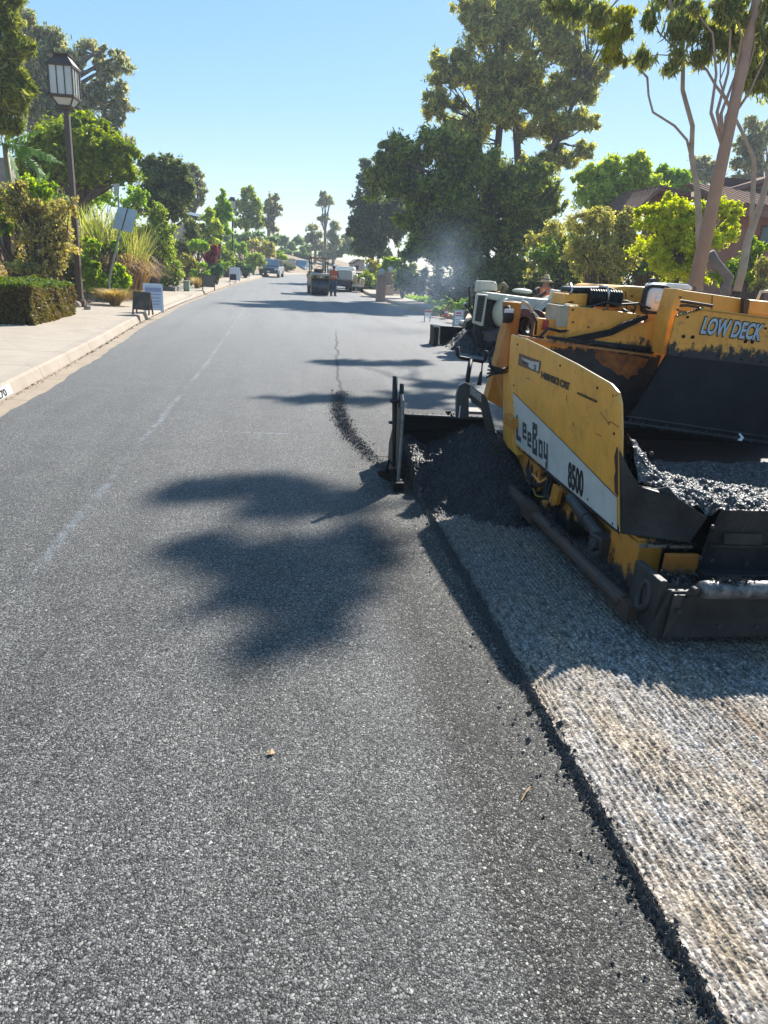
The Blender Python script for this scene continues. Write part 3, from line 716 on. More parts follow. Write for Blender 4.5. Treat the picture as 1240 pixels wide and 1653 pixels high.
# scratches in the paint
M_SCR = plain('scratch_rust', (.09, .035, .012), None, 9, .7)
for s_ in ([(969, 665), (983, 683), (985, 680), (999, 689)], [(983, 686), (985, 681)], [(915, 638), (915, 648)], [(926, 681), (926, 688)], [(963, 700), (971, 704)], [(827, 649), (838, 653)], [(850, 610), (856, 612)], [(989, 642), (991, 636)], [(994, 640), (996, 637)]):
    b = MB(); b.tube([pp(*q)+pnn*.001 for q in s_], .0022, 4); b.build('scratch', M_SCR, panel)
b = MB(); b.prism([pp(*q)+pnn*.001 for q in [(996, 722), (998, 722), (998, 802), (993, 795), (992, 770), (994, 760), (992, 738)]], pnn*.0012)
b.build('rust_patch', plain('rust_brown', (.07, .02, .01), (.05, .02, .012), 30, .7), panel)

# --- rear side box (pale yellow post beside panel) and lower orange frame
b = MB()
q = [atx(812, 602, 1.80), atx(826, 602, 1.80), atx(828, 716, 1.80), atx(833, 735, 1.80), atx(812, 715, 1.80)]
b.prism(q, (.16, 0, 0)); b.build('side_post', M_YEL, PV, bevel=.006)
b = MB(); b.span((1.74, 5.28, .50), (1.84, 5.50, .575)); b.build('post_bracket', M_ORG, PV, bevel=.004)
b = MB()
b.span((1.86, 3.26, .10), (1.98, 3.62, .33)); b.span((1.90, 3.62, .12), (1.98, 4.30, .34)); b.span((1.88, 4.25, .02), (1.98, 4.50, .33)); b.span((1.86, 4.85, .12), (1.99, 5.7, .34))
b.span((1.86, 3.3, .30), (1.96, 5.5, .345))
b.build('lower_frame', M_ORG, PV, bevel=.006)
b = MB(); b.prism([(1.84, 3.25, .33), (1.84, 3.55, .33), (1.84, 3.62, .10), (1.84, 3.25, .06)], (.02, 0, 0)); b.build('frame_plate', M_ORG, PV, bevel=.003)
b = MB(); b.cyl((1.84, 4.18, .285), (1.84, 3.66, .205), .042, 14); b.cyl((1.84, 3.92, .245), (1.84, 3.90, .242), .047, 14)
hyd = b.build('lift_cylinder', M_DKST, PV, smooth=False)
b = MB(); b.box((1.83, 3.62, .185), (.13, .12, .12), rz=.2); b.cyl((1.77, 3.60, .19), (1.74, 3.60, .19), .034, 12); b.cyl((1.765, 3.52, .17), (1.73, 3.50, .165), .02, 10)
b.build('motor_housing', M_DKST, hyd, bevel=.014)
b = MB(); b.prism([(1.80, 4.42, .31), (1.80, 4.30, .30), (1.80, 4.33, .19), (1.80, 4.42, .14), (1.80, 4.46, .16)], (.03, 0, 0)); b.prism([(1.775, 4.50, .17), (1.775, 4.45, .17), (1.775, 4.46, .04), (1.775, 4.52, .04)], (.022, 0, 0))
b.cyl((1.76, 4.44, .165), (1.82, 4.44, .165), .017, 10); b.cyl((1.755, 4.475, .155), (1.80, 4.475, .155), .011, 8)
b.build('hanger_bracket', M_ORG, PV, bevel=.003)
b = MB(); b.tube([(1.80, 4.72, .33), (1.76, 4.72, .29), (1.76, 4.56, .275), (1.80, 4.55, .31)], .010, 8); b.build('grab_loop', M_ORG, PV, smooth=True)
b = MB()
for k in range(9):
    rr = random.Random(k); y0 = rr.uniform(4.55, 5.15); z0 = rr.uniform(.22, .34)
    b.tube([(1.88, y0, z0), (1.84, y0-.05, z0-.10-.05*rr.random()), (1.83+.02*rr.random(), y0-.12, .10+.1*rr.random()), (1.86, y0-.22, .14+.1*rr.random()), (1.9, y0-.3, .27)], .008+.005*rr.random(), 7)
b.build('hose', M_BLACK, PV, smooth=True)
b = MB(); b.tube([(1.83, 4.86, .14), (1.81, 4.72, .125), (1.82, 4.6, .16)], .006, 6); b.build('cable', plain('yellow_cable', (.3, .24, .05), None, 5, .5), PV)
# track behind the frame
b = MB()
for k in range(44):
    a = k/44*2*math.pi; 
    yc = 4.75+1.1*max(-1, min(1, 1.45*math.cos(a))); zc = .20+.17*max(-1, min(1, 1.3*math.sin(a)))
    b.box((2.14, yc, zc), (.26, .16, .05), rot=None)
tr = b.build('track', M_BLACK, PV, bevel=.006)
b = MB()
for y_ in (3.75, 4.2, 4.65, 5.1, 5.6):
    b = MB(); b.cyl((2.02, y_, .17), (2.24, y_, .17), .115, 18); b.build('road_wheel', M_DKST, tr)
# chassis body under the hopper and machine
b = MB(); b.span((2.3, 3.35, .12), (4.1, 6.0, .40)); b.span((2.2, 5.5, .3), (4.2, 6.5, .95)); b.build('chassis', M_TARST, PV, bevel=.01)
# --- side rail (edger tube) low on the left
b = MB(); b.tube([(1.70, 5.62, .30), (1.69, 5.50, .14), (1.70, 5.25, .085), (1.715, 4.60, .075)], [.045, .05, .05, .046], 12)
b.tube([(1.715, 4.62, .075), (1.73, 3.10, .07)], .040, 12); b.span((1.675, 4.42, .015), (1.755, 4.66, .12))
b.span((1.70, 3.00, .02), (1.76, 3.22, .10))
b.build('side_rail', M_RUST, PV, smooth=False, bevel=.004)
b = MB(); pts = []
for k in range(17):
    a = k/16*2*math.pi; pts.append((1.755+.012*math.sin(a), 2.97+.045*math.cos(a), .175+.07*math.sin(a)))
b.tube(pts, .017, 9, caps=False); b.build('tow_ring', M_DKST, PV, smooth=True)

# --- front: bumper with push roller
b = MB(); b.prism([(1.745, 2.83, 0.015), (1.80, 2.83, .262), (4.10, 2.83, .262), (4.15, 2.83, .015)], (0, .03, 0))
b.span((1.80, 2.86, .09), (4.1, 3.02, .22)); b.span((1.76, 2.86, .02), (1.80, 3.12, .30))
bump_ = b.build('bumper', plain('scuffed_bumper', (.010, .010, .010), (.058, .056, .052), 2.2, .55, .05, .5, 30, .3), PV, bevel=.005)
b = MB(); b.prism([(1.80, 2.825, .02), (1.815, 2.825, .25), (1.90, 2.825, .25), (1.93, 2.825, .27), (1.90, 2.825, .29), (1.86, 2.825, .23), (1.85, 2.825, .12)], (0, -.012, 0)); b.cyl((1.845, 2.82, .17), (1.845, 2.795, .17), .013, 8); b.cyl((1.90, 2.81, .285), (1.90, 2.78, .285), .016, 8)
b.build('roller_bracket', M_DKST, bump_, bevel=.002)
b = MB(); b.tube([(1.93, 2.80, .285), (1.96, 2.80, .285), (2.9, 2.80, .285), (4.0, 2.80, .285)], [.040, .044, .045, .044], 24)
m, nt, p, _ = nodes_of('roller_steel'); v = wcoords(nt)
nt.links.new(ramp(nt, noise(nt, v, 22, 5, .7), [(.33, (.02, .02, .02)), (.47, (.12, .115, .11)), (.7, (.26, .25, .24))]), p.inputs['Base Color']); p.inputs['Metallic'].default_value = .35; p.inputs['Roughness'].default_value = .5
bump(nt, p, noise(nt, v, 45, 4), .6, .006)
b.build('push_roller', m, PV, smooth=True)
V, Fc = stones(np.stack([np.random.default_rng(5).normal(2.08, .045, 260), np.random.default_rng(6).normal(2.80, .012, 260), np.random.default_rng(8).uniform(.325, .343, 260)], 1), .008, 9)
np_mesh('mix_on_roller', V, Fc, M_MIX, PV)

# --- hopper: front aprons, wings, back wall
M_APR = plain('hopper_apron', (.010, .010, .011), (.050, .048, .045), 3.2, .5, .05, .45, 35, .3)
b = MB()
AP = [at(x, y, Y_) for x, y, Y_ in ((1004, 862, 3.36), (1002, 728, 3.38), (1015, 757, 3.37), (1032, 784, 3.345), (1062, 790, 3.31), (1080, 786, 3.28), (1094, 803, 3.24), (1142, 836, 3.15), (1114, 876, 3.17))]
b.prism(AP, (0, .022, 0)); b.build('front_apron', M_APR, PV, bevel=.003)
for q in ((1.86, 3.335, .80), (1.87, 3.33, .64), (1.88, 3.325, .50), (1.885, 3.32, .395), (2.0, 3.25, .375)):
    b = MB(); b.ball(q, .011, 8, 6); b.build('bolt', M_RUST, PV)
b = MB()
b.prism([(2.12, 3.13, .235), (2.13, 3.10, .44), (2.16, 3.08, .585), (4.10, 3.08, .585), (4.12, 3.1, .235)], (0, .03, 0))
b.span((2.12, 3.06, .20), (4.12, 3.16, .245)); b.span((2.13, 3.075, .385), (4.11, 3.10, .40))
b.build('front_apron', M_APR, PV, bevel=.004)
b = MB(); b.span((1.83, 3.22, .325), (2.12, 3.24, .34)); b.build('apron_flange', plain('pale_worn_edge', (.28, .20, .14), (.1, .08, .06), 20, .5), PV)
b = MB(); b.span((1.94, 3.14, .08), (2.12, 3.17, .32)); b.build('corner_box', tarred('corner_rust', (.50, .16, .02), .12, .34, .9), PV, bevel=.004)
# left wing: inner skin
b = MB()
b.prism([(1.855, 3.40, .36), (1.80, 3.66, .93), (1.775, 5.35, 1.10), (1.855, 5.35, .36)], (.03, 0, 0)); b.build('hopper_wing', M_TARST, PV, bevel=.003); b = MB(); b.prism([(4.2, 3.40, .36), (4.24, 3.50, 1.00), (4.26, 5.35, 1.13), (4.2, 5.35, .36)], (.03, 0, 0))
b.build('hopper_wing', M_TARST, PV, bevel=.003)
# hopper floor
b = MB(); b.prism([(1.83, 3.35, .36), (2.3, 3.2, .28), (4.0, 3.2, .28), (4.2, 3.35, .36), (4.2, 5.3, .36), (1.83, 5.3, .36)], (0, 0, .015)); b.build('hopper_floor', M_TARST, PV)
# back wall of hopper left part: lower tarred plate with orange scrapes, upper gusset, folded flange
YB = 5.30
A = lambda x, y, Y=YB: at(x, y, Y)
b = MB(); b.prism([A(852, 548), A(1068, 574), A(1030, 690), A(1000, 690), A(900, 660), A(852, 640)], (0, .03, 0)); hb = b.build('back_wall', tarred('back_wall_tarred', YEL, 1.02, 1.26, 1.2), PV, bevel=.003)
sc_poly = [(962, 563), (975, 566), (1000, 571), (1030, 575), (1046, 580), (1040, 592), (1028, 597), (1030, 604), (1018, 607), (1014, 613), (1004, 604), (998, 606), (984, 594), (972, 590), (966, 582), (960, 578)]
b = MB(); b.prism([A(*q)-Vector((0, .003, 0)) for q in sc_poly], (0, -.002, 0)); b.build('scraped_patch', plain('scraped_orange', (.40, .13, .02), (.10, .035, .012), 14, .6, 0, .4, 40), hb)
b = MB(); b.tube([A(882, 544)-Vector((0, .03, 0)), A(950, 553)-Vector((0, .04, 0)), A(1050, 565)-Vector((0, .04, 0))], [.012, .02, .028], 8); b.build('hopper_hinge', M_BLACK, PV, smooth=True)
b = MB()
for k in range(12):
    c_ = A(884+k*5.6, 543.5+k*.8)-Vector((0, .06, 0)); b.tube([c_+Vector((.014*math.cos(a/8*6.283), .006*math.sin(k*1.57), .010*math.sin(a/8*6.283))) for a in range(9)], .004, 5, caps=False)
b.build('chain', M_DKST, PV)
b = MB(); b.prism([A(836, 540), A(900, 551), A(1000, 563), A(1056, 572), A(1056, 576), A(1000, 568), A(900, 556), A(838, 545)], (0, -.04, 0)); b.build('flange', plain('flange_pale', (.50, .26, .08), (.3, .13, .04), 20, .5), PV)
b = MB(); b.prism([A(962, 541), A(1083, 512), A(1074, 565), A(1000, 560), A(950, 552)], (0, .02, 0)); b.build('gusset', M_YELT, PV, bevel=.002)
for q in ((1060, 520), (1056, 538)):
    b = MB(); c_ = A(*q); b.cyl(c_-Vector((0, .012, 0)), c_+Vector((0, .002, 0)), .012, 8); b.build('bolt', M_RUST, PV)
# diagonal tarred strap
b = MB(); b.prism([A(915, 545), A(985, 531), A(1005, 520), A(1043, 508), A(1043, 514), A(1012, 528), A(985, 541), A(930, 552)], (0, -.035, 0)); b.build('tarred_strap', M_TARST, PV, bevel=.004)
# side box behind the wing, with white sticker
def boxpx(mb, poly, Y, dep, bev=0):
    mb.prism([at(x, y, Y) for x, y in poly], (0, dep, 0)); return mb
b = MB(); boxpx(b, [(919, 493), (1043, 508), (1043, 514), (985, 531), (960, 545), (913, 545)], 5.36, .35); b.build('tool_box', M_YEL, PV, bevel=.006)
b = MB(); boxpx(b, [(904, 493), (919, 493), (917, 528), (899, 528)], 5.36, .3); b.build('white_plate', plain('off_white_plate', (.40, .37, .28), (.30, .26, .18), 10, .6), PV, bevel=.004)
b = MB(); boxpx(b, [(899, 528), (917, 528), (915, 545), (896, 545)], 5.37, .3); boxpx(b, [(868, 513), (897, 516), (895, 545), (863, 542)], 5.42, .05); b.build('tail_plate', M_YEL, PV, bevel=.004)
b = MB(); boxpx(b, [(877, 516), (886, 517), (883, 533), (874, 532)], 5.405, -.012); b.build('reflector', M_RED, PV)
b = MB(); boxpx(b, [(893, 494), (899, 494), (897, 515), (891, 515)], 5.5, .03); b.build('upright_tab', M_YEL, PV)
# engine-side things above the box
b = MB(); boxpx(b, [(914, 474), (950, 474), (948, 493), (928, 491), (924, 486), (909, 492)], 5.46, .3); b.build('filter_housing', M_YEL, PV, bevel=.01)
b = MB(); boxpx(b, [(939, 493), (958, 494), (958, 499), (939, 498)], 5.42, .03); b.build('green_block', M_GREENP, PV)
ENG = MB()
c_ = at(950, 480, 5.44); d_ = at(1000, 483, 5.44)
ENG.tube([c_, d_], .055, 14)
for k in range(13):
    q = c_.lerp(d_, k/12.5); q2 = c_.lerp(d_, (k+.45)/12.5); ENG.cyl(q, q2, .066, 14)
ENG.build('air_filter', M_BLACK, PV)
b = MB(); boxpx(b, [(924, 463), (985, 463), (1000, 470), (1003, 477), (950, 476), (920, 470)], 5.5, .25); b.build('engine_cover', M_BLACK, PV, bevel=.012)
b = MB(); b.tube([at(967, 462, 5.42), at(980, 463, 5.40), at(983, 472, 5.39), at(980, 500, 5.39)], .010, 7)
b.build('pipe', M_CHROME, PV, smooth=True); b = MB(); b.tube([at(921, 458, 5.5), at(924, 468, 5.45), at(920, 475, 5.45)], .008, 6); b.build('pipe', M_CHROME, PV, smooth=True)
b = MB(); b.tube([at(998, 495, 5.4), at(1000, 487, 5.4), at(1010, 486, 5.4), at(1020, 489, 5.4), at(1027, 495, 5.4), at(1022, 505, 5.4)], .009, 7); b.tube([at(1005, 500, 5.4), at(1010, 503, 5.38), at(1016, 506, 5.4)], .014, 7)
b.build('hose', M_BLACK, PV, smooth=True)
# hood
def hoodprof(x0, x1, Y, dep, top, bot):
    pass
b = MB(); 
hp = [(990, 470), (996, 463), (1010, 461), (1060, 464), (1078, 466), (1078, 512), (1020, 512), (1000, 500)]
boxpx(b, hp, 5.62, .9); b.build('engine_hood', M_YEL, PV, bevel=.03, seg=3)
b = MB(); boxpx(b, [(1072, 467), (1100, 468), (1206, 483), (1208, 486), (1204, 510), (1072, 500)], 5.55, 1.0); b.build('engine_hood', plain('hood_yellow', (.60, .36, .06), (.50, .27, .04), 2.5, .5, 0, .1), PV, bevel=.03, seg=3)
b = MB(); boxpx(b, [(1208, 483), (1270, 489), (1270, 515), (1205, 508)], 5.5, 1.0); b.build('engine_hood', M_YEL, PV, bevel=.02)
b = MB(); boxpx(b, [(1202, 482), (1211, 484), (1206, 512), (1200, 511)], 5.47, .05); b.build('hood_strap', M_RUST, PV)
b = MB(); boxpx(b, [(1072, 460), (1080, 457), (1112, 459), (1119, 464), (1118, 469), (1072, 466)], 5.9, .35); b.build('white_lid', M_PAPER, PV, bevel=.02, seg=3)
b = MB(); boxpx(b, [(1051, 450), (1060, 448), (1062, 463), (1051, 463)], 6.2, .05); b.build('exhaust_stub', M_BLACK, PV, bevel=.01)
b = MB(); b.tube([at(1222, 486, 5.8), at(1228, 471, 5.8), at(1244, 470, 5.8), at(1262, 472, 5.8)], .012, 8); b.build('hand_rail', M_CREAM, PV, smooth=True)
# headlight
hc = at(1060, 484, 5.42); U_ = Vector((1, 0, .02)); 
def sqr(c, rx, rz, y, n=20, pw=.45):
    out = []
    for k in range(n):
        a = 2*math.pi*k/n; ca, sa = math.cos(a), math.sin(a)
        out.append(Vector((c.x+rx*math.copysign(abs(ca)**pw, ca)+.06*rz*sa, c.y+y, c.z+rz*math.copysign(abs(sa)**pw, sa)-.05*rx*ca)))
    return out
b = MB(); b.loft([sqr(hc, .078, .085, .10), sqr(hc, .108, .112, .04), sqr(hc, .108, .112, 0), sqr(hc, .092, .096, -.005), sqr(hc, .09, .094, .01)]); hl = b.build('headlight', M_BLACK, PV, smooth=False, bevel=.004)
b = MB(); b.loft([sqr(hc, .088, .092, .002), sqr(hc, .075, .08, -.009), sqr(hc, .04, .042, -.016, pw=1), sqr(hc, .003, .003, -.017, pw=1)]); b.build('lens', M_LENS, hl, smooth=True)
b = MB(); b.loft([sqr(hc, .026, .027, -.014, pw=1), sqr(hc, .024, .025, -.022, pw=1), sqr(hc, .004, .004, -.026, pw=1)]); b.build('bulb_shield', plain('lens_centre', (.75, .76, .74), None, 5, .25), hl, smooth=True)
b = MB(); b.span((hc.x-.05, hc.y+.0, hc.z-.19), (hc.x+.03, hc.y+.05, hc.z-.10)); b.build('headlight_bracket', M_ORG, hl)
# tall divider post and the lettered plate
b = MB(); b.prism([at(1094, 466, 5.06), at(1103, 468, 5.06), at(1088, 535, 5.06), at(1080, 572, 5.06), at(1070, 572, 5.06), at(1078, 520, 5.06)], (0, .20, 0)); b.build('divider_post', M_YEL, PV, bevel=.004)
YD = 5.0
b = MB(); b.prism([at(1092, 510, YD), at(1132, 499, YD), at(1300, 521.5, YD), at(1300, 600, YD), at(1078, 575, YD), at(1080, 560, YD)], (0, .03, 0)); lp = b.build('hopper_face', M_YELW, PV, bevel=.003)
b = MB(); b.tube([at(1092, 510, YD), at(1132, 499, YD), at(1300, 521.5, YD)], .009, 6); b.build('rolled_edge', plain('worn_yellow_edge2', (.60, .33, .05), (.5, .24, .03), 20, .4), lp)
ex = (at(1240, 520, YD)-at(1133, 506, YD)); ex.y = 0; ex.normalize(); ez = Vector((-ex.z, 0, ex.x))
def onface(x, y, off):
    o_ = at(x, y, YD)+Vector((0, -off, 0))
    return lambda u, v, w: o_+ex*u+ez*v+Vector((0, -w, 0))
text_mb('LOW DECK', onface(1129, 537, .004), .160, .0125, .57, .002, .12).build('lettering_outline', M_BLKDEC, lp)
text_mb('LOW DECK', onface(1129, 537, .008), .160, .0045, .57, .002, .12).build('lettering', M_BLUEDEC, lp)
for x_, y_ in ((1103, 543), (1118, 544), (1203, 551), (1214, 552)):
    b = MB(); c_ = at(x_, y_, YD); b.cyl(c_-Vector((0, .008, 0)), c_+Vector((0, .002, 0)), .013, 8); b.build('bolt', M_TARST, lp)
b = MB()      # black liner below, sloping forward at the bottom
b.add([at(1078, 573, YD), at(1300, 598, YD), at(1300, 722, 4.9), at(1012, 680, 4.9)], [(0, 1, 2, 3)])
b.add([at(1012, 680, 4.9), at(1300, 722, 4.9), at(1300, 729, 4.86), at(1012, 687, 4.86)], [(0, 1, 2, 3)])
b.build('hopper_liner', M_TARST, PV)
b = MB(); b.tube([at(1002, 681, 4.86), at(1300, 723, 4.86)], .010, 6); b.tube([at(1012, 672, 4.88), at(1300, 714, 4.88)], .006, 6); b.build('flow_gate_edge', M_DKST, PV)
b = MB(); b.prism([at(1078, 573, 5.03), at(1082, 573, 5.03), at(1024, 682, 4.95), at(1010, 680, 4.95)], (0, .03, 0)); b.build('liner_rib', M_TARST, PV)
# machine body behind (mostly hidden)
b = MB(); b.span((2.5, 5.6, .4), (4.15, 7.3, 1.30)); b.span((2.4, 6.3, .3), (4.2, 7.6, .85)); b.build('engine_body', M_YEL, PV, bevel=.03)
b = MB(); b.span((2.5, 7.3, .5), (4.15, 8.1, .62)); b.build('operator_platform', M_DKST, PV, bevel=.01)
for sx_ in (3.6,):
    b = MB(); b.span((sx_-.22, 7.45, .9), (sx_+.22, 7.9, .98)); b.span((sx_-.22, 7.85, .98), (sx_+.22, 7.95, 1.25)); b.span((sx_-.05, 7.6, .6), (sx_+.05, 7.7, .92)); b.build('seat', M_BLACK, PV, bevel=.03)
b = MB(); b.span((2.7, 7.35, .6), (3.4, 7.5, 1.25)); b.build('control_console', M_DKST, PV, bevel=.02)

# --- hoist column with reel, left of the panel
b = MB(); T = 6.05
b.prism([at(827, 486, T), at(843, 488, T), at(838, 522, T), at(826, 600, T-.1), at(812, 660, T-.2), at(786, 645, T-.2), at(798, 600, T-.1), at(812, 540, T)], (.0, .14, 0))
b.prism([at(812, 486, T-.02), at(842, 489, T-.02), at(836, 522, T-.02), at(826, 560, T-.04), at(822, 560, T-.04), at(828, 515, T-.02), at(812, 512, T-.02)], (.0, .03, 0))
hst = b.build('hoist_column', plain('column_orange', (.55, .24, .025), (.40, .13, .02), 4, .5, 0, .2, 30), PV, bevel=.006)
b = MB(); b.ball(at(821, 511, T-.06), (.05, .05, .055), 10, 8); b.tube([at(818, 494, T-.05), at(820, 520, T-.05)], [.03, .045], 8); b.build('work_lamp', M_BLACK, hst, smooth=True)
b = MB(); b.prism([at(816, 499, T-.12), at(830, 499, T-.12), at(829, 505, T-.12), at(815, 505, T-.12)], (0, .02, 0)); b.build('lamp_glass', M_PAPER, hst)
b = MB()
for k in range(5):
    b.tube([at(790-k, 585+k*6, 5.85), at(795, 592+k*3, 5.72), at(812, 596+k*1.5, 5.70), at(822, 592+k*2, 5.80)], .009, 6)
b.tube([at(798, 562, 5.8), at(789, 575, 5.75), at(792, 590, 5.72), at(800, 597, 5.72)], .012, 6); b.build('hose', M_BLACK, hst, smooth=True)
b = MB(); b.tube([at(843, 486, 6.2), at(852, 491, 6.2), at(860, 504, 6.2), at(868, 512, 6.2), at(872, 520, 6.2)], .014, 7); b.build('grab_rail', M_CREAM, PV, smooth=True)
rc = at(846, 527, 6.35)
def ring(mb, c, ro, ri, x0, x1, n=28):
    r4 = []
    for k in range(n):
        a = 2*math.pi*k/n; ca, sa = math.cos(a), math.sin(a)
        r4.append([Vector((c.x+x0+ca*ro*.55, c.y-ca*ro*.8, c.z+sa*ro)), Vector((c.x+x1+ca*ro*.55, c.y+.1-ca*ro*.8, c.z+sa*ro)), Vector((c.x+x1+ca*ri*.55, c.y+.1-ca*ri*.8, c.z+sa*ri)), Vector((c.x+x0+ca*ri*.55, c.y-ca*ri*.8, c.z+sa*ri))])
    vs = [q for r_ in r4 for q in r_]; fs = []
    for k in range(n):
        for j in range(4): a_ = k*4; b_ = ((k+1) % n)*4; fs.append((a_+j, a_+(j+1) % 4, b_+(j+1) % 4, b_+j))
    mb.add(vs, fs)
b = MB(); ring(b, rc, .155, .085, 0, .03); ring(b, rc+Vector((.12, .06, 0)), .15, .085, 0, .03); b.build('hose_reel', M_MAROON, PV, smooth=True, bevel=.006)
b = MB(); ring(b, rc+Vector((.03, .02, 0)), .115, .06, .01, .10); b.build('reel_hose', M_BLACK, PV, smooth=True)
# --- screed: side arm bracket, beams, extension, end plate
YS = 5.75
b = MB()
pl = [(741, 623), (752, 617), (784, 639), (789, 650), (791, 660), (801, 700), (806, 735), (812, 755), (812, 765), (803, 752), (794, 722), (786, 705), (781, 672), (778, 660), (763, 651), (762, 646), (757, 642), (757, 676), (737, 676), (737, 640)]
b.prism([at(x, y, YS) for x, y in pl], (0, .05, 0)); arm = b.build('screed_arm', plain('arm_grey', (.045, .047, .05), (.085, .088, .09), 6, .45, .2, .2), PV, bevel=.004)
b = MB(); b.prism([at(x, y, YS-.004) for x, y in [(759, 624), (777, 636), (777, 650), (759, 636)]], (0, -.002, 0)); b.build('arm_sticker', plain('arm_sticker', (.5, .5, .48), (.06, .06, .06), 90, .5), arm)
b = MB(); b.prism([at(x, y, YS-.004) for x, y in [(742, 655), (744, 655), (742, 674), (740, 674)]], (0, -.002, 0)); b.build('level_mark', M_PAPER, arm)
b = MB(); b.prism([at(x, y, YS-.0) for x, y in [(808, 765), (812, 745), (816, 775), (820, 790), (812, 800), (804, 790)]], (0, .05, 0)); b.build('arm_end', M_DKST, arm, bevel=.004)
b = MB(); b.tube([at(739, 560, 6.1), at(739, 573, 6.1), at(742, 577, 6.1), at(780, 584, 6.1), at(783, 580, 6.1), at(785, 566, 6.1)], [.018, .018, .015, .015, .018, .02], 8)
b.tube([at(760, 581, 6.1), at(754, 617, 6.0)], .020, 8); b.tube([at(779, 585, 6.1), at(776, 622, 6.0)], .007, 6); b.build('screed_handle', M_BLACK, PV, smooth=True)
b = MB(); b.prism([at(x, y, 6.05) for x, y in [(776, 600), (779, 600), (777, 622), (770, 622)]], (0, .02, 0)); b.build('handle_plate', M_DKST, PV)
b = MB(); b.prism([at(x, y, YS+.1) for x, y in [(643, 670), (786, 676), (786, 697), (700, 694), (645, 697)]], (0, .30, 0)); b.prism([at(x, y, YS+.1) for x, y in [(643, 697), (788, 697), (800, 800), (643, 790)]], (0, .35, 0))
b.build('screed_plate', M_TARST, PV, bevel=.006)
b = MB(); b.tube([at(642, 669, YS+.08), at(786, 676, YS+.08)], .012, 8); b.build('screed_top_bar', M_DKST, PV)
b = MB(); b.cyl(at(724, 672, 5.9), at(724, 663, 5.9), .012, 8); b.cyl(at(724, 667, 5.9), at(724, 663, 5.9), .024, 8); b.build('adjuster_knob', M_BLACK, PV)
b = MB(); b.prism([at(x, y, YS+.3) for x, y in [(758, 664), (780, 665), (780, 669), (758, 668)]], (0, .2, 0)); b.build('step_plate', plain('bare_step', (.4, .36, .3), None, 9, .4), PV)
# end plate standing at the outer end, runs along the road
b = MB(); x0 = .86
prof = [(5.24, .02), (5.22, .30), (5.235, .56), (5.28, .68), (5.34, .72), (5.42, .70), (5.50, .55), (5.62, .40), (5.75, .25), (5.75, .02)]
b.prism([(x0, y_, z_) for y_, z_ in prof], (.028, 0, 0)); ep = b.build('end_plate', plain('end_plate_grey', (.035, .034, .032), (.016, .016, .016), 5, .55, .1, .3), PV, bevel=.004)
b = MB(); b.tube([(x0+.014, y_, z_) for y_, z_ in prof[:8]], .014, 6); b.build('worn_edge', plain('worn_edge_steel', (.30, .27, .23), (.12, .11, .10), 20, .45), ep)
b = MB(); b.tube([(x0-.022, 5.26, .18), (x0-.035, 5.28, .45), (x0-.045, 5.30, .70), (x0-.05, 5.31, .86)], [.013, .016, .02, .02], 8); b.tube([(x0+.01, 5.34, .62), (x0+.012, 5.35, .80)], .018, 8)
b.cyl((x0-.045, 5.30, .665), (x0-.045, 5.30, .69), .038, 8); b.cyl((x0-.05, 5.31, .50), (x0-.05, 5.31, .515), .03, 8)
b.build('height_screw', M_BLACK, ep, smooth=True)
b = MB(); b.prism([(x0+.01, 5.22, .03), (x0-.10, 5.50, .02), (x0-.12, 5.52, .06), (x0-.02, 5.25, .16)], (.012, .01, 0)); b.span((x0-.03, 5.16, .0), (x0+.05, 5.28, .07)); b.tube([(x0-.07, 5.36, .09), (x0-.05, 5.34, .20), (x0-.01, 5.30, .16)], .012, 6)
b.span((x0-.02, 5.2, -.005), (x0+.05, 5.8, .03))
b.build('shoe', M_TARST, ep, bevel=.006)

# --- pile of mix in front of the screed, and mix in the hopper
def heap(name, xs, ys_, hf, mat, amp=.022, seed=1, parent=None):
    GX, GY = np.meshgrid(xs, ys_)
    Z = np.vectorize(hf)(GX, GY)
    Z = Z+vnoise(GX, GY, 45, 45, seed)*amp+vnoise(GX, GY, 90, 90, seed+1)*amp*.9+vnoise(GX, GY, 12, 12, seed+2)*amp*1.5
    V = np.stack([GX, GY, Z], 2).reshape(-1, 3); ny_, nx_ = GX.shape; I = np.arange(nx_*ny_).reshape(ny_, nx_)
    Fc = np.stack([I[:-1, :-1], I[:-1, 1:], I[1:, 1:], I[1:, :-1]], 2).reshape(-1, 4)
    return np_mesh(name, V, Fc, mat, parent, smooth=True)
def pile(x, y):
    f = smooth(4.42+.15*math.sin(x*7)-.12*(x-1.2), 5.85, y)
    side = smooth(.83, 1.02, x)
    if x < 1.0: f = smooth(5.0, 5.9, y)*.9
    return -.06+f*(.33+.04*math.sin(x*9)+.10*smooth(1.1, 1.7, x))*(.25+.75*side)
o = heap('asphalt_pile', np.linspace(.885, 1.86, 170), np.linspace(4.3, 5.87, 240), pile, M_MIX, .022, 3)
tag(o, 'heap of loose black hot asphalt in front of the near screed plate', 'asphalt heap')
FE = [at(x, y, Y_) for x, y, Y_ in ((1002, 726, 3.40), (1015, 753, 3.39), (1032, 780, 3.37), (1062, 786, 3.33), (1080, 783, 3.30), (1094, 799, 3.26), (1142, 832, 3.17), (1170, 822, 3.13), (1240, 826, 3.12))]
RE = [at(x, y, Y_) for x, y, Y_ in ((1001, 690, 3.62), (1020, 712, 3.60), (1042, 738, 3.58), (1062, 760, 3.56), (1078, 767, 3.54), (1100, 769, 3.50), (1122, 779, 3.46), (1150, 777, 3.44), (1180, 786, 3.42), (1240, 792, 3.42))]
def col_at(P_, x):
    xs_ = [p.x for p in P_]; return float(np.interp(x, xs_, [p.y for p in P_])), float(np.interp(x, xs_, [p.z for p in P_]))
GXv = np.linspace(1.842, 4.19, 330); TT = np.linspace(0, 1, 190); rowsV = []
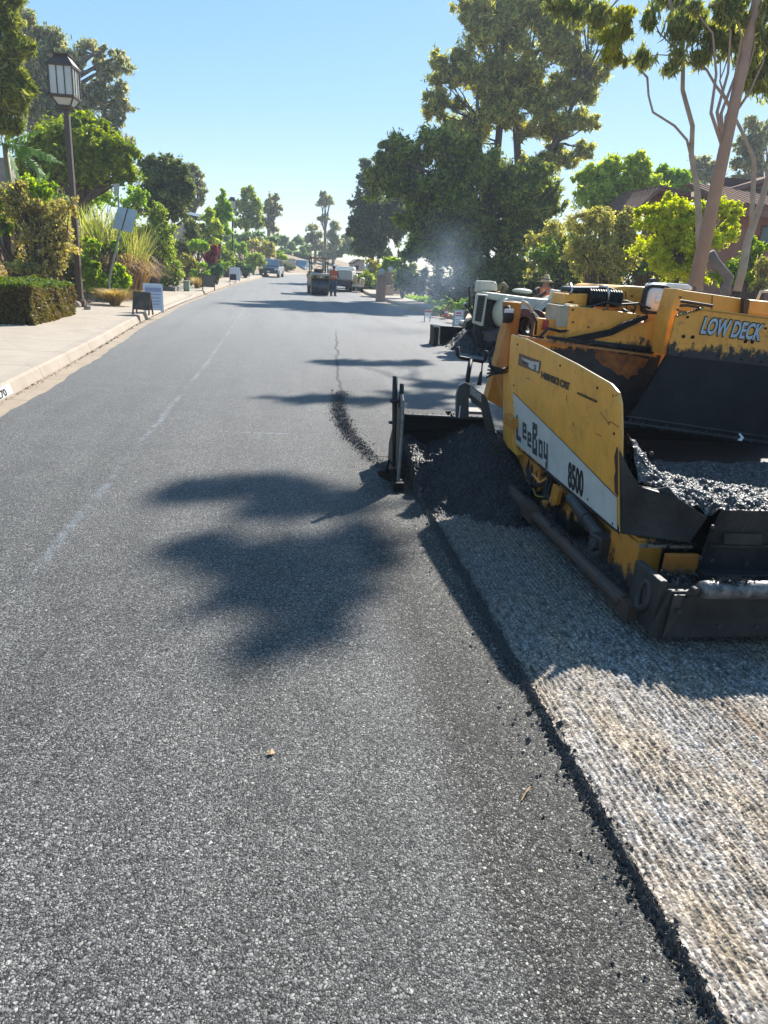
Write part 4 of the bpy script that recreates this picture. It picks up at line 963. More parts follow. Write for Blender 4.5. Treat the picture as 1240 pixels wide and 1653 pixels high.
for t in TT:
    row = []
    for x in GXv:
        fy, fz = col_at(FE, x); ry, rz_ = col_at(RE, x)
        if t < .22: q_ = t/.22; y, z = lerp(fy, ry, q_), lerp(fz, rz_, math.sin(q_*math.pi/2))
        else:
            q_ = (t-.22)/.78; y = lerp(ry, 5.15, q_)
            z = rz_-(.24+.5*max(0, rz_-.62))*smooth(0, .22, q_)+.12*smooth(1.9, 2.7, x)*smooth(.25, .55, q_)*(1-smooth(.6, .85, q_))-.10*smooth(.6, 1, q_)
        row.append((x, y, max(z, .37)))
    rowsV.append(row)
A3 = np.array(rowsV); GX, GY, Z = A3[:, :, 0], A3[:, :, 1], A3[:, :, 2]
Z = Z+vnoise(GX, GY, 34, 34, 31)*.024+vnoise(GX, GY, 70, 70, 32)*.024+vnoise(GX, GY, 9, 9, 33)*.03
V = np.stack([GX, GY, Z], 2).reshape(-1, 3); I = np.arange(GX.size).reshape(GX.shape)
Fc = np.stack([I[:-1, :-1], I[:-1, 1:], I[1:, 1:], I[1:, :-1]], 2).reshape(-1, 4)
o = np_mesh('hopper_asphalt', V, Fc, M_MIXL, smooth=True); tag(o, 'crusted grey-black asphalt mix heaped inside the yellow paver hopper', 'asphalt load')
b = MB(); c_ = at(1195, 706, 4.45)
b.add([c_+Vector((-.018, 0, -.02)), c_+Vector((.01, -.01, -.024)), c_+Vector((.028, .0, .0)), c_+Vector((-.004, .01, .03)), c_+Vector((.002, -.006, .002)), c_+Vector((-.014, .004, .020))], [(0, 1, 4), (1, 2, 4), (2, 3, 4), (3, 5, 4)])
tag(b.build('paper_scrap', M_PAPER), 'small crumpled white paper scrap in the dark hopper', 'paper scrap')

# caked lumps of mix stuck to ledges of the machine
r = np.random.default_rng(77)
ledge = []
for (a_, b_, n_, s_) in ((at(1092, 509, 4.99), at(1132, 498, 4.99), 30, .004), (at(1012, 682, 4.86), at(1290, 722, 4.86), 260, .012), ((1.80, 2.86, .30), (2.0, 3.0, .235), 120, .03), ((2.14, 3.09, .59), (4.0, 3.09, .59), 420, .010), ((1.86, 3.24, .345), (2.12, 3.23, .345), 120, .012), (at(884, 545, 5.24), at(1050, 566, 5.24), 300, .012), ((1.72, 4.55, .125), (1.74, 3.2, .11), 90, .014), (at(645, 668, 5.84), at(786, 675, 5.84), 90, .008)):
    t = r.uniform(0, 1, n_)[:, None]; ledge.append(np.array(a_)*(1-t)+np.array(b_)*t+r.normal(0, s_, (n_, 3)))
V, Fc = stones(np.concatenate(ledge), .008, 78)
np_mesh('caked_mix', V, Fc, M_MIX, PV)['kind'] = 'stuff'

# fixings, hoses and seams that break up the plates
def bolt(x, y, Y, par, r_=.011, mt=None):
    b = MB(); c_ = at(x, y, Y); b.cyl(c_-Vector((0, .007, 0)), c_+Vector((0, .002, 0)), r_, 6); b.build('bolt', mt or M_RUST, par)
for x_, y_ in ((1098, 480), (1094, 500), (1088, 530), (1082, 556)): bolt(x_, y_, 5.05, PV, .009)
for x_, y_ in ((1160, 574), (1196, 580), (1228, 584), (1100, 572), (1236, 530), (1110, 512)): bolt(x_, y_, 4.995, lp, .009, M_TARST)
for x_, y_ in ((925, 500), (925, 520), (1030, 510), (975, 500), (950, 528)): bolt(x_, y_, 5.355, PV, .008)
for x_, y_ in ((1020, 478), (1020, 500), (1040, 505)): bolt(x_, y_, 5.615, PV, .009)
for x_, y_ in ((836, 556), (905, 590), (965, 626), (830, 622), (992, 700), (835, 706), (950, 806), (990, 845)):
    b = MB(); c_ = pp(x_, y_); b.cyl(c_+pnn*.001, c_+pnn*.006, .0085, 6); b.build('bolt', M_RUST, panel)
b = MB(); b.tube([at(1150, 476.5, 5.54), at(1149, 508, 5.54)], .004, 4); b.build('hood_seam', M_RUST, PV)
b = MB(); b.tube([at(1010, 470, 5.6), at(1012, 500, 5.6)], .004, 4); b.build('hood_seam', M_RUST, PV)
for pts_, r_ in (([(870, 545), (885, 530), (905, 535), (930, 532), (950, 540)], .011), ([(955, 495), (975, 488), (1000, 492), (1030, 490), (1050, 498)], .009), ([(1085, 488), (1100, 486), (1125, 490), (1150, 494)], .012), ([(1082, 494), (1110, 493), (1135, 497)], .010), ([(860, 505), (866, 520), (864, 540)], .010)):
    b = MB(); b.tube([at(x, y, 5.32+.02*i) for i, (x, y) in enumerate(pts_)], r_, 7); b.build('hose', M_BLACK, PV, smooth=True)
b = MB(); b.prism([at(1168, 860, 3.075), at(1230, 862, 3.075), at(1230, 880, 3.075), at(1168, 878, 3.075)], (0, -.008, 0)); b.build('patch_plate', M_APR, PV, bevel=.002)
for x_, y_ in ((1150, 850), (1200, 852), (1150, 905), (1205, 910), (1130, 900)): bolt(x_, y_, 3.075, PV, .010, M_DKST)
for x_, y_ in ((1080, 1010), (1160, 1010), (1220, 1012)): bolt(x_, y_, 2.825, bump_, .010, M_DKST)
# ================================================================ the second, white paver farther on
M_WHT = tarred('white_paint_worn', (.60, .56, .43), .2, .75, .35)
P2 = thing('asphalt_paver', 'cream white asphalt paver with black louvred front working beyond the yellow one', 'paver', (5.2, 15.6, 0))
Y2 = 15.2
def pz(mb, pts, Y, dep): mb.prism([at(x, y, Y) for x, y in pts], (0, dep, 0)); return mb
b = MB(); pz(b, [(770, 474), (788, 476), (787, 480), (780, 527), (775, 526), (764, 522)], Y2, .12); g_ = b.build('radiator_frame', M_WHT, P2, bevel=.02)
b = MB(); pz(b, [(773, 477), (784, 478), (777, 520), (767, 518)], Y2-.015, .02); b.build('radiator_backing', M_BLACK, g_)
b = MB()
for k in range(9):
    t = k/9; b.prism([at(772.5-6*t, 479+t*40, Y2-.04), at(783.5-6.6*t, 480+t*40, Y2-.04), at(783-6.6*t, 482+t*40, Y2-.04), at(772-6*t, 481+t*40, Y2-.04)], (0, .03, 0))
b.build('louvre', M_DKST, g_)
b = MB(); pz(b, [(784, 471), (868, 482), (895, 484), (905, 478), (902, 488), (862, 497), (829, 520), (826, 490), (790, 483), (785, 480)], Y2+.1, .8); b.build('hopper_deck', M_WHT, P2, bevel=.03)
b = MB(); pz(b, [(774, 453), (798, 454), (803, 457), (804, 469), (785, 470), (771, 472)], Y2+.6, .35); b.build('engine_cowl', M_WHT, P2, bevel=.04, seg=3)
b = MB(); pz(b, [(889, 467), (907, 469), (904, 481), (888, 480)], Y2+.6, .08); b.build('engine_cowl', M_WHT, P2, bevel=.04, seg=3)
b = MB(); pz(b, [(787, 480), (815, 484), (812, 530), (782, 528)], Y2+.2, 1.2); pz(b, [(826, 484), (900, 488), (940, 530), (826, 540)], Y2+.3, 1.2); b.build('hopper_interior', M_TARST, P2)
b = MB(); c_ = at(806, 508, Y2-.1)
b.loft([[Vector((c_.x+.16+rx*math.cos(a*.3927)*.9, c_.y+dy, c_.z+.02+rx*1.25*math.sin(a*.3927)+.06*dy)) for a in range(16)] for rx, dy in ((.02, -.02), (.18, 0), (.24, .08), (.26, .25), (.26, .6))]); b.build('tank', M_CREAM, P2, smooth=True)
b = MB(); pz(b, [(862, 497), (898, 476), (902, 478), (868, 506)], Y2, .03); pz(b, [(820, 480), (868, 483), (862, 498), (830, 505)], Y2-.03, .05); b.build('wing_gusset', plain('pale_grey_paint', (.42, .45, .43), (.34, .36, .34), 4, .45), P2)
b = MB(); pz(b, [(768, 523), (775, 526), (781, 560), (806, 562), (806, 545), (798, 535), (815, 528), (815, 560), (808, 572), (775, 562), (766, 535)], Y2, .2); b.span((4.4, 15.2, .12), (6.4, 17.6, .62)); b.build('chassis', M_TARST, P2, bevel=.02)
b = MB()
pz(b, [(783, 537), (798, 534), (812, 530), (812, 548), (790, 553), (782, 550)], Y2-.2, .3); b.build('push_arm', M_DKST, P2, bevel=.02)
b = MB()
for q in ([(757, 463), (758, 480), (756, 500)], [(750, 491), (757, 500), (764, 512)], [(759, 492), (762, 505), (765, 516)], [(763, 465), (769, 462)]): b.tube([at(x, y, 16.6) for x, y in q], .025, 6)
pz(b, [(754, 519), (764, 514), (768, 530), (751, 530)], 16.6, .3); b.build('control_lever', M_DKST, P2)
for q in ((750, 490), (755, 500)):
    b = MB(); b.ball(at(*q, 16.6), .03, 8, 6); b.build('lever_knob', M_PAPER, P2)
b = MB(); pz(b, [(711, 526), (772, 530), (772, 560), (711, 556)], 17.3, .12); b.build('screed_plate', M_TARST, P2, bevel=.01)
b = MB(); b.prism([at(701, 526, 17.3), at(700, 558, 17.3), at(693, 556, 17.3), at(698, 530, 17.3)], (.0, .08, 0)); b.prism([at(701, 526, 16.9), at(711, 526, 16.9), at(708, 557, 16.8), at(700, 559, 16.8)], (0, .5, 0)); b.build('end_plate', M_TARST, P2, bevel=.01)
b = MB(); b.tube([at(700, 526, 16.85), at(710, 527, 16.85)], .03, 6); b.tube([at(710, 528, 16.8), at(708, 556, 16.8)], .015, 6); b.build('end_plate_edge', M_CHROME, P2)
b = MB(); b.span((4.3, 17.5, .4), (6.9, 18.2, .55)); b.span((4.6, 16.6, .6), (6.7, 17.5, 1.05)); b.build('engine_body', M_WHT, P2, bevel=.04)
b = MB(); b.ball(at(843, 470, 16.2), (.22, .3, .06)); b.build('seat_cushion', plain('pale_cushion', (.5, .52, .42), None, 5, .7), P2, smooth=True)
b = MB(); b.tube([at(806, 470, 16.4), at(807, 462, 16.4), at(813, 459, 16.4), at(817, 463, 16.4), at(812, 472, 16.4)], .06, 7); b.build('canvas_bag', plain('tan_canvas', (.25, .2, .1), (.1, .08, .05), 30, .8), P2, smooth=True)
def pile2(x, y): return -.05+.42*smooth(14.8, 16.9, y-.15*math.sin(x*3))*smooth(3.55, 4.3, x)
o = heap('asphalt_pile', np.linspace(3.5, 5.2, 60), np.linspace(14.7, 17.28, 80), pile2, M_MIX, .05, 43)
tag(o, 'heap of loose black hot asphalt in front of the white paver screed', 'asphalt heap')

# ================================================================ people
SKIN = plain('skin', (.30, .16, .10), (.26, .13, .08), 6, .55)
def skin_body(name, J, E_, mat, parent):
    """J: list of (pos, radius); E_: edges; one continuous skinned surface"""
    me = bpy.data.meshes.new(name); me.from_pydata([tuple(j[0]) for j in J], E_, [])
    o = bpy.data.objects.new(name, me); COL.objects.link(o)
    o.modifiers.new('s', 'SKIN'); sv = me.skin_vertices[0].data
    for i, j in enumerate(J):
        r_ = j[1] if isinstance(j[1], tuple) else (j[1], j[1]); sv[i].radius = r_
        sv[i].use_root = (i == 0)
    ss = o.modifiers.new('u', 'SUBSURF'); ss.levels = 2; ss.render_levels = 2
    bpy.context.view_layer.update()
    m2 = bpy.data.meshes.new_from_object(o.evaluated_get(bpy.context.evaluated_depsgraph_get()))
    bpy.data.objects.remove(o); o = bpy.data.objects.new(name, m2); COL.objects.link(o)
    m2.materials.clear(); m2.materials.append(mat)
    m2.polygons.foreach_set('use_smooth', [True]*len(m2.polygons)); o.parent = parent
    return o
def person(label, loc, rz, top_mat, leg_mat, vest_mat, hat, arms='phone'):
    root = thing('person', label, 'person', loc, rz)
    J = []; E_ = []
    def j(p, r_, par=None):
        J.append((p, r_));
        if par is not None: E_.append((par, len(J)-1))
        return len(J)-1
    pel = j((0, 0, .95), (.15, .105)); w_ = j((0, 0, 1.10), (.14, .10), pel); ch = j((0, 0, 1.32), (.17, .115), w_); nk = j((0, 0, 1.47), (.06, .06), ch)
    hd = j((0, -.015, 1.56), (.075, .085), nk); ht = j((0, -.01, 1.68), (.07, .085), hd)
    for s in (-1, 1):
        hip = j((s*.10, 0, .86), .095, pel); kn = j((s*.12, -.03, .48), .06, hip); an = j((s*.13, .02, .10), .042, kn); toe = j((s*.14, -.14, .045), .045, an)
        sh = j((s*.19, 0, 1.40), .062, ch)
        if arms == 'phone': el = j((s*.25, -.10, 1.17), .045, sh); wr = j((s*.09, -.27, 1.38), .030, el); pm = j((s*.05, -.29, 1.44), (.035, .02), wr)
        else: el = j((s*.26, -.04, 1.14), .045, sh); wr = j((s*.20, -.22, 1.02), .030, el); pm = j((s*.17, -.29, 1.00), (.035, .02), wr)
        px_ = Vector(J[pm][0])
        for k in range(4):
            a = px_+Vector((s*(.02-.013*k), -.03, .035-.006*k)); f1 = j(tuple(a), .009, pm); f2 = j(tuple(a+Vector((-s*.006, -.025, .018-.004*k))), .008, f1)
        t1 = j(tuple(px_+Vector((-s*.03, -.01, .01))), .010, pm); j(tuple(px_+Vector((-s*.045, -.03, .02))), .008, t1)
    body = skin_body('body', J, E_, SKIN, root)
    def loc_build(mb, n_, mt, par, **k): return mb.build(n_, mt, par, world=False, **k)
    b = MB()
    def ell(z, rx, ry, n=18, y=0): return [Vector((rx*math.cos(2*math.pi*k/n), y+ry*math.sin(2*math.pi*k/n), z)) for k in range(n)]
    b.loft([ell(.90, .165, .125), ell(1.1, .165, .125), ell(1.3, .20, .14), ell(1.40, .20, .13), ell(1.47, .085, .08)]); loc_build(b, 'shirt', top_mat, root, smooth=True)
    b = MB()
    for s in (-1, 1):
        e_, w2 = ((s*.25, -.10, 1.17), (s*.10, -.255, 1.36)) if arms == 'phone' else ((s*.26, -.04, 1.14), (s*.20, -.21, 1.03))
        b.tube([(s*.17, 0, 1.41), ((s*.23), -.04, 1.29), e_, w2], [.070, .058, .045, .036], 10)
    loc_build(b, 'sleeve', top_mat, root, smooth=True)
    b = MB(); b.loft([ell(.93, .185, .145), ell(1.1, .19, .15), ell(1.3, .235, .17), ell(1.42, .215, .14), ell(1.475, .10, .09)], caps=False); v_ = loc_build(b, 'safety_vest', vest_mat, root, smooth=True)
    b = MB(); b.loft([ell(1.08, .193, .153), ell(1.13, .196, .155)], caps=False)
    for s in (-1, 1): b.tube([(s*.10, -.135, 1.10), (s*.11, -.15, 1.3), (s*.10, -.12, 1.43)], .018, 4)
    loc_build(b, 'reflective_band', plain('reflective', (.6, .62, .5), None, 9, .4), v_)
    b = MB()
    for s in (-1, 1): b.tube([(s*.085, 0, .97), (s*.105, -.005, .80), (s*.12, -.025, .48), (s*.13, .02, .12)], [.12, .105, .08, .075], 12)
    loc_build(b, 'trousers', leg_mat, root, smooth=True)
    b = MB()
    for s in (-1, 1): b.tube([(s*.13, .06, .05), (s*.13, -.03, .06), (s*.14, -.19, .04)], [.045, .055, .04], 10); b.tube([(s*.13, .02, .05), (s*.13, .02, .16)], .055, 10)
    loc_build(b, 'boots', M_BLACK, root, smooth=True)
    # face: nose, lips, eyes, ears
    b = MB(); b.tube([(0, -.10, 1.62), (0, -.122, 1.585), (0, -.105, 1.575)], [.008, .014, .008], 6); b.tube([(-.022, -.100, 1.545), (0, -.106, 1.547), (.022, -.100, 1.545)], .006, 5)
    for s in (-1, 1): b.ball((s*.078, 0, 1.60), (.012, .02, .03), 8, 6)
    loc_build(b, 'face', SKIN, root, smooth=True)
    b = MB()
    for s in (-1, 1): b.ball((s*.03, -.086, 1.622), (.013, .008, .008), 8, 6)
    loc_build(b, 'eyes', plain('eye_dark', (.03, .02, .02), None, 5, .3), root)
    b = MB(); b.loft([ell(1.58, .078, .07, y=.025), ell(1.66, .086, .088, y=.012), ell(1.71, .06, .06)]); loc_build(b, 'hair', M_BLACK, root, smooth=True)
    if hat == 'straw':
        b = MB(); st_ = plain('straw', (.62, .45, .24), (.45, .30, .14), 60, .8, 0, .5, 120)
        b.loft([ell(1.60, .215, .22), ell(1.655, .12, .125), ell(1.67, .095, .105), ell(1.78, .055, .06), ell(1.80, .02, .02)]); h_ = loc_build(b, 'straw_hat', st_, root, smooth=True)
        b = MB(); b.loft([ell(1.668, .100, .110), ell(1.69, .094, .103)], caps=False); loc_build(b, 'hat_band', M_BLACK, h_)
    else:
        b = MB(); b.loft([ell(1.665, .095, .105), ell(1.72, .085, .09), ell(1.76, .03, .03)]); b.box((0, -.12, 1.668), (.14, .08, .012)); loc_build(b, 'hard_hat', hat, root, smooth=True)
    return root
M_HIVIS = plain('orange_hivis', (.95, .22, .06), (.85, .16, .04), 6, .7)
M_NAVY = plain('navy_cloth', (.02, .022, .035), (.03, .03, .045), 12, .85)
M_JEAN = plain('denim', (.05, .07, .12), (.035, .05, .09), 14, .85)
wp = at(880, 480, 19.0)
person('person in a straw hat and orange vest standing behind the white paver', (wp.x-.02, 19.0, -.02), .15, M_NAVY, M_JEAN, M_HIVIS, 'straw')
rl_scale = .8
wp = gp(536, 477, .06)
person('person in dark clothes and orange vest walking beside the road roller', (wp.x+.05, 43.2, .02), 2.6, M_NAVY, M_JEAN, plain('vest_orange', (.65, .12, .04), None, 6, .7), M_PAPER, 'walk')

# ================================================================ road roller
rl = thing('road_roller', 'tandem road roller with a canopy and wide steel drum, working up the road', 'road roller', (gp(513, 474, .06).x+.0, 44.6, .045), 0.05)
rl.scale = (.74, .8, .80)
def L(mb, n_, mt, par=rl, **k): return mb.build(n_, mt, par, world=False, **k)
M_DRUM = plain('drum_steel', (.11, .11, .12), (.06, .06, .065), 5, .35, .6)
M_RYEL = plain('roller_yellow', (.42, .31, .16), (.30, .22, .12), 4, .6)
for yy_ in (-1.1, 2.0):
    b = MB(); b.cyl((-.70, yy_, .62), (.70, yy_, .62), .62, 36); dr = L(b, 'drum', M_DRUM, bevel=.02)
    b = MB(); b.cyl((-.715, yy_, .62), (-.70, yy_, .62), .25, 16); b.cyl((.70, yy_, .62), (.715, yy_, .62), .25, 16); L(b, 'hub', M_BLACK, dr)
b = MB()
for s in (-1, 1): b.prism([(s*.72, -1.72, 1.16), (s*.72, -1.72, 1.34), (s*.72, 2.55, 1.34), (s*.72, 2.55, 1.16), (s*.72, 1.9, .85), (s*.72, .6, .6), (s*.72, -.2, .6), (s*.72, -1.1, .85)], (.045, 0, 0))
b.span((-.76, -1.80, 1.16), (.76, -1.66, 1.40)); b.span((-.76, 2.5, 1.16), (.76, 2.6, 1.40)); L(b, 'frame', M_RYEL, bevel=.02)
b = MB(); b.span((-.74, -1.66, 1.24), (.74, -.55, 1.52)); L(b, 'hood', plain('pale_hood', (.62, .60, .54), (.5, .48, .42), 4, .5), bevel=.06)
b = MB(); b.span((-.70, .9, 1.24), (.70, 2.5, 1.60)); L(b, 'engine_hood', M_RYEL, bevel=.06)
b = MB(); b.span((-.6, -1.82, 1.19), (-.3, -1.80, 1.33)); b.span((.3, -1.82, 1.19), (.6, -1.80, 1.33)); L(b, 'grille', M_BLACK)
b = MB(); b.cyl((0, -1.84, 1.26), (0, -1.79, 1.26), .06, 12); L(b, 'work_light', M_PAPER)
b = MB(); b.span((-.6, -.5, .8), (.6, .9, .95)); b.span((-.35, .2, 1.2), (.35, .3, 1.75)); b.span((-.35, -.2, 1.2), (.35, .3, 1.3)); L(b, 'seat', M_BLACK, bevel=.03)
b = MB(); b.tube([(0, -.5, 1.0), (0, -.42, 1.62)], .05, 8); b.span((-.3, -.5, 1.5), (.3, -.38, 1.78)); b.tube([(.22*math.cos(a*.524), -.25+.08*math.sin(a*.524), 1.78+.18*math.sin(a*.524)) for a in range(13)], .018, 6); L(b, 'console', M_BLACK)
for x_, y_ in ((-.66, -.5), (.66, -.5), (-.66, .95), (.66, .95)):
    b = MB(); b.tube([(x_, y_, .9), (x_, y_, 2.50)], .042, 8); L(b, 'canopy_post', M_BLACK)
b = MB(); b.span((-.92, -1.1, 2.52), (.92, 1.3, 2.60)); b.span((-.86, -1.04, 2.49), (.86, 1.24, 2.52)); L(b, 'canopy', plain('canopy_tan', (.28, .20, .12), (.2, .15, .1), 4, .6), bevel=.03)
b = MB(); b.span((-.64, -.46, 1.35), (.64, -.44, 1.40)); b.span((-.64, .93, 1.5), (.64, .96, 1.55)); L(b, 'hand_rail', M_BLACK)

# ================================================================ cars and trucks
M_GLASS = plain('dark_glass', (.035, .05, .065), None, 2, .08, 0, 0, 10, .8)
M_WIND = plain('windscreen', (.16, .22, .28), None, 2, .08, 0, 0, 10, .9)
M_TYRE = plain('tyre', (.012, .012, .012), None, 9, .8)
M_RIM = plain('rim', (.35, .36, .38), (.25, .26, .27), 9, .3, .7)
def vehicle(name, label, cat, loc, rz, paint, L_, W_, H_, kind='suv'):
    root = thing(name, label, cat, loc, rz)
    def LB(mb, n_, mt, par=None, **k): return mb.build(n_, mt, par or root, world=False, **k)
    h = H_; hl = L_/2; w2 = W_/2; gz = .28
    if kind == 'suv': lower = [(-hl, gz+.05), (-hl+.03, .62), (-hl+.12, .86), (-hl+.95, 1.02), (hl-.15, 1.04), (hl, .85), (hl, gz+.05)]; cab = [(-hl+.85, 1.0), (-hl+1.55, h-.06), (-hl+1.9, h), (hl-.9, h-.02), (hl-.35, h-.18), (hl-.12, 1.0)]
    else: lower = [(-hl, gz+.1), (-hl+.02, .80), (-hl+.10, 1.05), (-hl+1.35, 1.15), (hl, 1.15), (hl, .45)]; cab = [(-hl+1.25, 1.13), (-hl+1.85, h-.05), (-hl+2.1, h), (-hl+3.1, h-.01), (-hl+3.3, 1.13)]
    b = MB()
    def ring_(prof, ww, zt=0): return [[Vector((s*ww(z), y, z)) for y, z in prof] for s in (-1, 1)]
    b.loft(ring_(lower, lambda z: w2-(.04 if z > .9 else 0)-(.03 if z < .5 else 0))); body = LB(b, 'body', paint, bevel=.05)
    b = MB(); b.loft(ring_(cab, lambda z: w2-.07-.16*max(0, (z-1.0)/(h-1.0)))); LB(b, 'cabin', paint, bevel=.04)
    b = MB(); ws = cab[0:2]; n_ = Vector((0, -(ws[1][1]-ws[0][1]), ws[1][0]-ws[0][0])).normalized()*.012
    b.add([Vector((-w2+.15, ws[0][0]+.06, ws[0][1]+.06))+n_, Vector((w2-.15, ws[0][0]+.06, ws[0][1]+.06))+n_, Vector((w2-.27, ws[1][0]-.03, ws[1][1]-.03))+n_, Vector((-w2+.27, ws[1][0]-.03, ws[1][1]-.03))+n_], [(0, 1, 2, 3)]); LB(b, 'windscreen', M_WIND)
    for s in (-1, 1):
        b = MB(); ye = cab[-2][0] if kind == 'suv' else cab[-2][0]
        def sidep(y, z): return Vector((s*(w2-.07-.16*max(0, (z-1.0)/(h-1.0))+.008), y, z))
        b.add([sidep(cab[0][0]+.3, 1.10+(.06 if kind != 'suv' else 0)), sidep(cab[1][0]+.1, h-.14), sidep(ye-.1, h-.14), sidep(cab[-1][0]-.15, 1.10+(.06 if kind != 'suv' else 0))], [(0, 1, 2, 3)]); LB(b, 'side_window', M_GLASS)
        b = MB(); b.box((s*(w2-.22), -hl+.05, .74 if kind == 'suv' else .86), (.34, .10, .14)); LB(b, 'headlight', M_LENS, bevel=.03)
        b = MB(); b.box((s*(w2+.06), cab[0][0]+.45, 1.08), (.16, .10, .13)); LB(b, 'wing_mirror', paint, bevel=.03)
        b = MB(); b.box((s*(w2-.12), hl-.01, .85), (.16, .05, .2)); LB(b, 'tail_light', M_RED, bevel=.01)
        for yw in (-hl+.85, hl-.85):
            b = MB(); b.cyl((s*(w2-.22), yw, .34), (s*(w2+.005), yw, .34), .34, 22); wh = LB(b, 'wheel', M_TYRE, bevel=.02)
            b = MB(); b.cyl((s*(w2), yw, .34), (s*(w2+.015), yw, .34), .21, 14); LB(b, 'rim', M_RIM, wh)
    b = MB(); b.box((0, -hl+.02, .68), (W_*.5, .06, .22)); b.box((0, -hl+.01, .42), (W_*.7, .06, .16)); LB(b, 'grille', M_BLACK, bevel=.01)
    b = MB(); b.box((0, -hl-.015, .50), (.32, .02, .14)); LB(b, 'number_plate', M_PAPER)
    return root
def carpaint(n_, c): return plain(n_, c, tuple(x*.9 for x in c), 2, .25, .2, 0, 10, .5, 1.0)
c1 = gp(440, 446, .4)
vehicle('parked_car', 'dark blue car facing the camera beside the left kerb far up the road', 'car', (-1.55, 74.5, zr(74)), -.12, carpaint('navy_paint', (.03, .045, .08)), 4.6, 1.9, 1.66)
vehicle('parked_truck', 'blue pickup truck facing the camera, farthest vehicle on the road', 'pickup truck', (2.15, 112, zr(112)), -.25, carpaint('blue_paint', (.10, .22, .33)), 5.4, 2.0, 1.85, 'pickup')
bp = at(604, 447, 58)
vehicle('parked_truck', 'dark blue pickup truck parked on the right behind the white truck', 'pickup truck', (bp.x+.1, 58, .2), 1.9, carpaint('slate_blue_paint', (.05, .10, .17)), 5.2, 1.95, 1.85, 'pickup')
# white utility truck seen from behind
tr_x = gp(553, 471, .08).x
tk = thing('utility_truck', 'white utility truck with ribbed tailgate parked right of the road roller', 'truck', (3.45, 50.2, zr(50)), -.16)
tk.scale = (.80, .9, .82)
def L(mb, n_, mt, par=tk, **k): return mb.build(n_, mt, par, world=False, **k)
M_TW = plain('truck_white', (.68, .67, .63), (.55, .54, .50), 3, .45)
M_TG = plain('truck_grey', (.42, .43, .42), (.32, .33, .32), 6, .5)
b = MB(); b.span((-1.05, -.05, .95), (1.05, 3.0, 1.62)); tb = L(b, 'body', M_TG, bevel=.03)
b = MB(); b.span((-1.0, -.09, .98), (1.0, -.05, 1.58)); tg = L(b, 'tailgate', M_TG, tb, bevel=.01)
b = MB()
for k in range(5): b.span((-.98, -.11, 1.03+k*.12), (.98, -.09, 1.06+k*.12))
L(b, 'ribs', M_TW, tg)
b = MB(); b.tube([(-1.08, .0, 1.68), (1.0, .0, 1.68)], .07, 8); b.tube([(-1.0, 1.4, 1.76), (1.0, 1.4, 1.76)], .10, 10); b.span((-1.0, .1, 1.60), (1.0, 2.9, 1.66)); L(b, 'tarp_roller', M_TW)
b = MB(); b.span((-.95, 3.1, .7), (.95, 4.9, 2.0)); cbn = L(b, 'cab', M_TW, bevel=.12)
b = MB(); b.span((-.8, 3.08, 1.35), (.8, 3.10, 1.85)); L(b, 'rear_window', M_GLASS, cbn)
b = MB(); b.span((-.9, -.1, .55), (.9, .05, .90)); b.span((-.9, .0, .45), (.9, 4.8, .62)); L(b, 'chassis', plain('chassis_blue_grey', (.05, .06, .08), None, 4, .6))
for s in (-1, 1):
    for yw in (.9, 3.9):
        b = MB(); b.cyl((s*.72, yw, .45), (s*1.0, yw, .45), .45, 20); wh = L(b, 'wheel', M_TYRE, bevel=.02)
        b = MB(); b.cyl((s*1.0, yw, .45), (s*1.02, yw, .45), .25, 12); L(b, 'rim', M_RIM, wh)
    b = MB(); b.box((s*.85, -.13, .82), (.16, .04, .10)); L(b, 'tail_light', M_RED)
# tan equipment barrels on a trailer beside the truck
b0 = at(573, 460, 51)
tl = thing('water_trailer', 'small tan tank trailer at the right side of the white truck', 'trailer', (b0.x, 51, zr(51)))
def L(mb, n_, mt, par=tl, **k): return mb.build(n_, mt, par, world=False, **k)
M_TAN = plain('tan_paint', (.55, .45, .28), (.45, .36, .22), 4, .5)
b = MB(); b.cyl((-.35, 0, .85), (.15, 0, .85), .34, 18); L(b, 'tank', M_TAN, bevel=.04)
b = MB(); b.cyl((.35, -.1, .70), (.62, -.1, .70), .30, 18); L(b, 'tank', M_TAN, bevel=.06)
b = MB(); b.span((-.6, -.4, .36), (.6, .8, .45)); b.span((-.5, -.45, .40), (.45, -.38, .52)); L(b, 'frame', M_TW)
for s in (-1, 1):
    b = MB(); b.cyl((s*.45, .3, .26), (s*.6, .3, .26), .26, 16); L(b, 'wheel', M_TYRE)

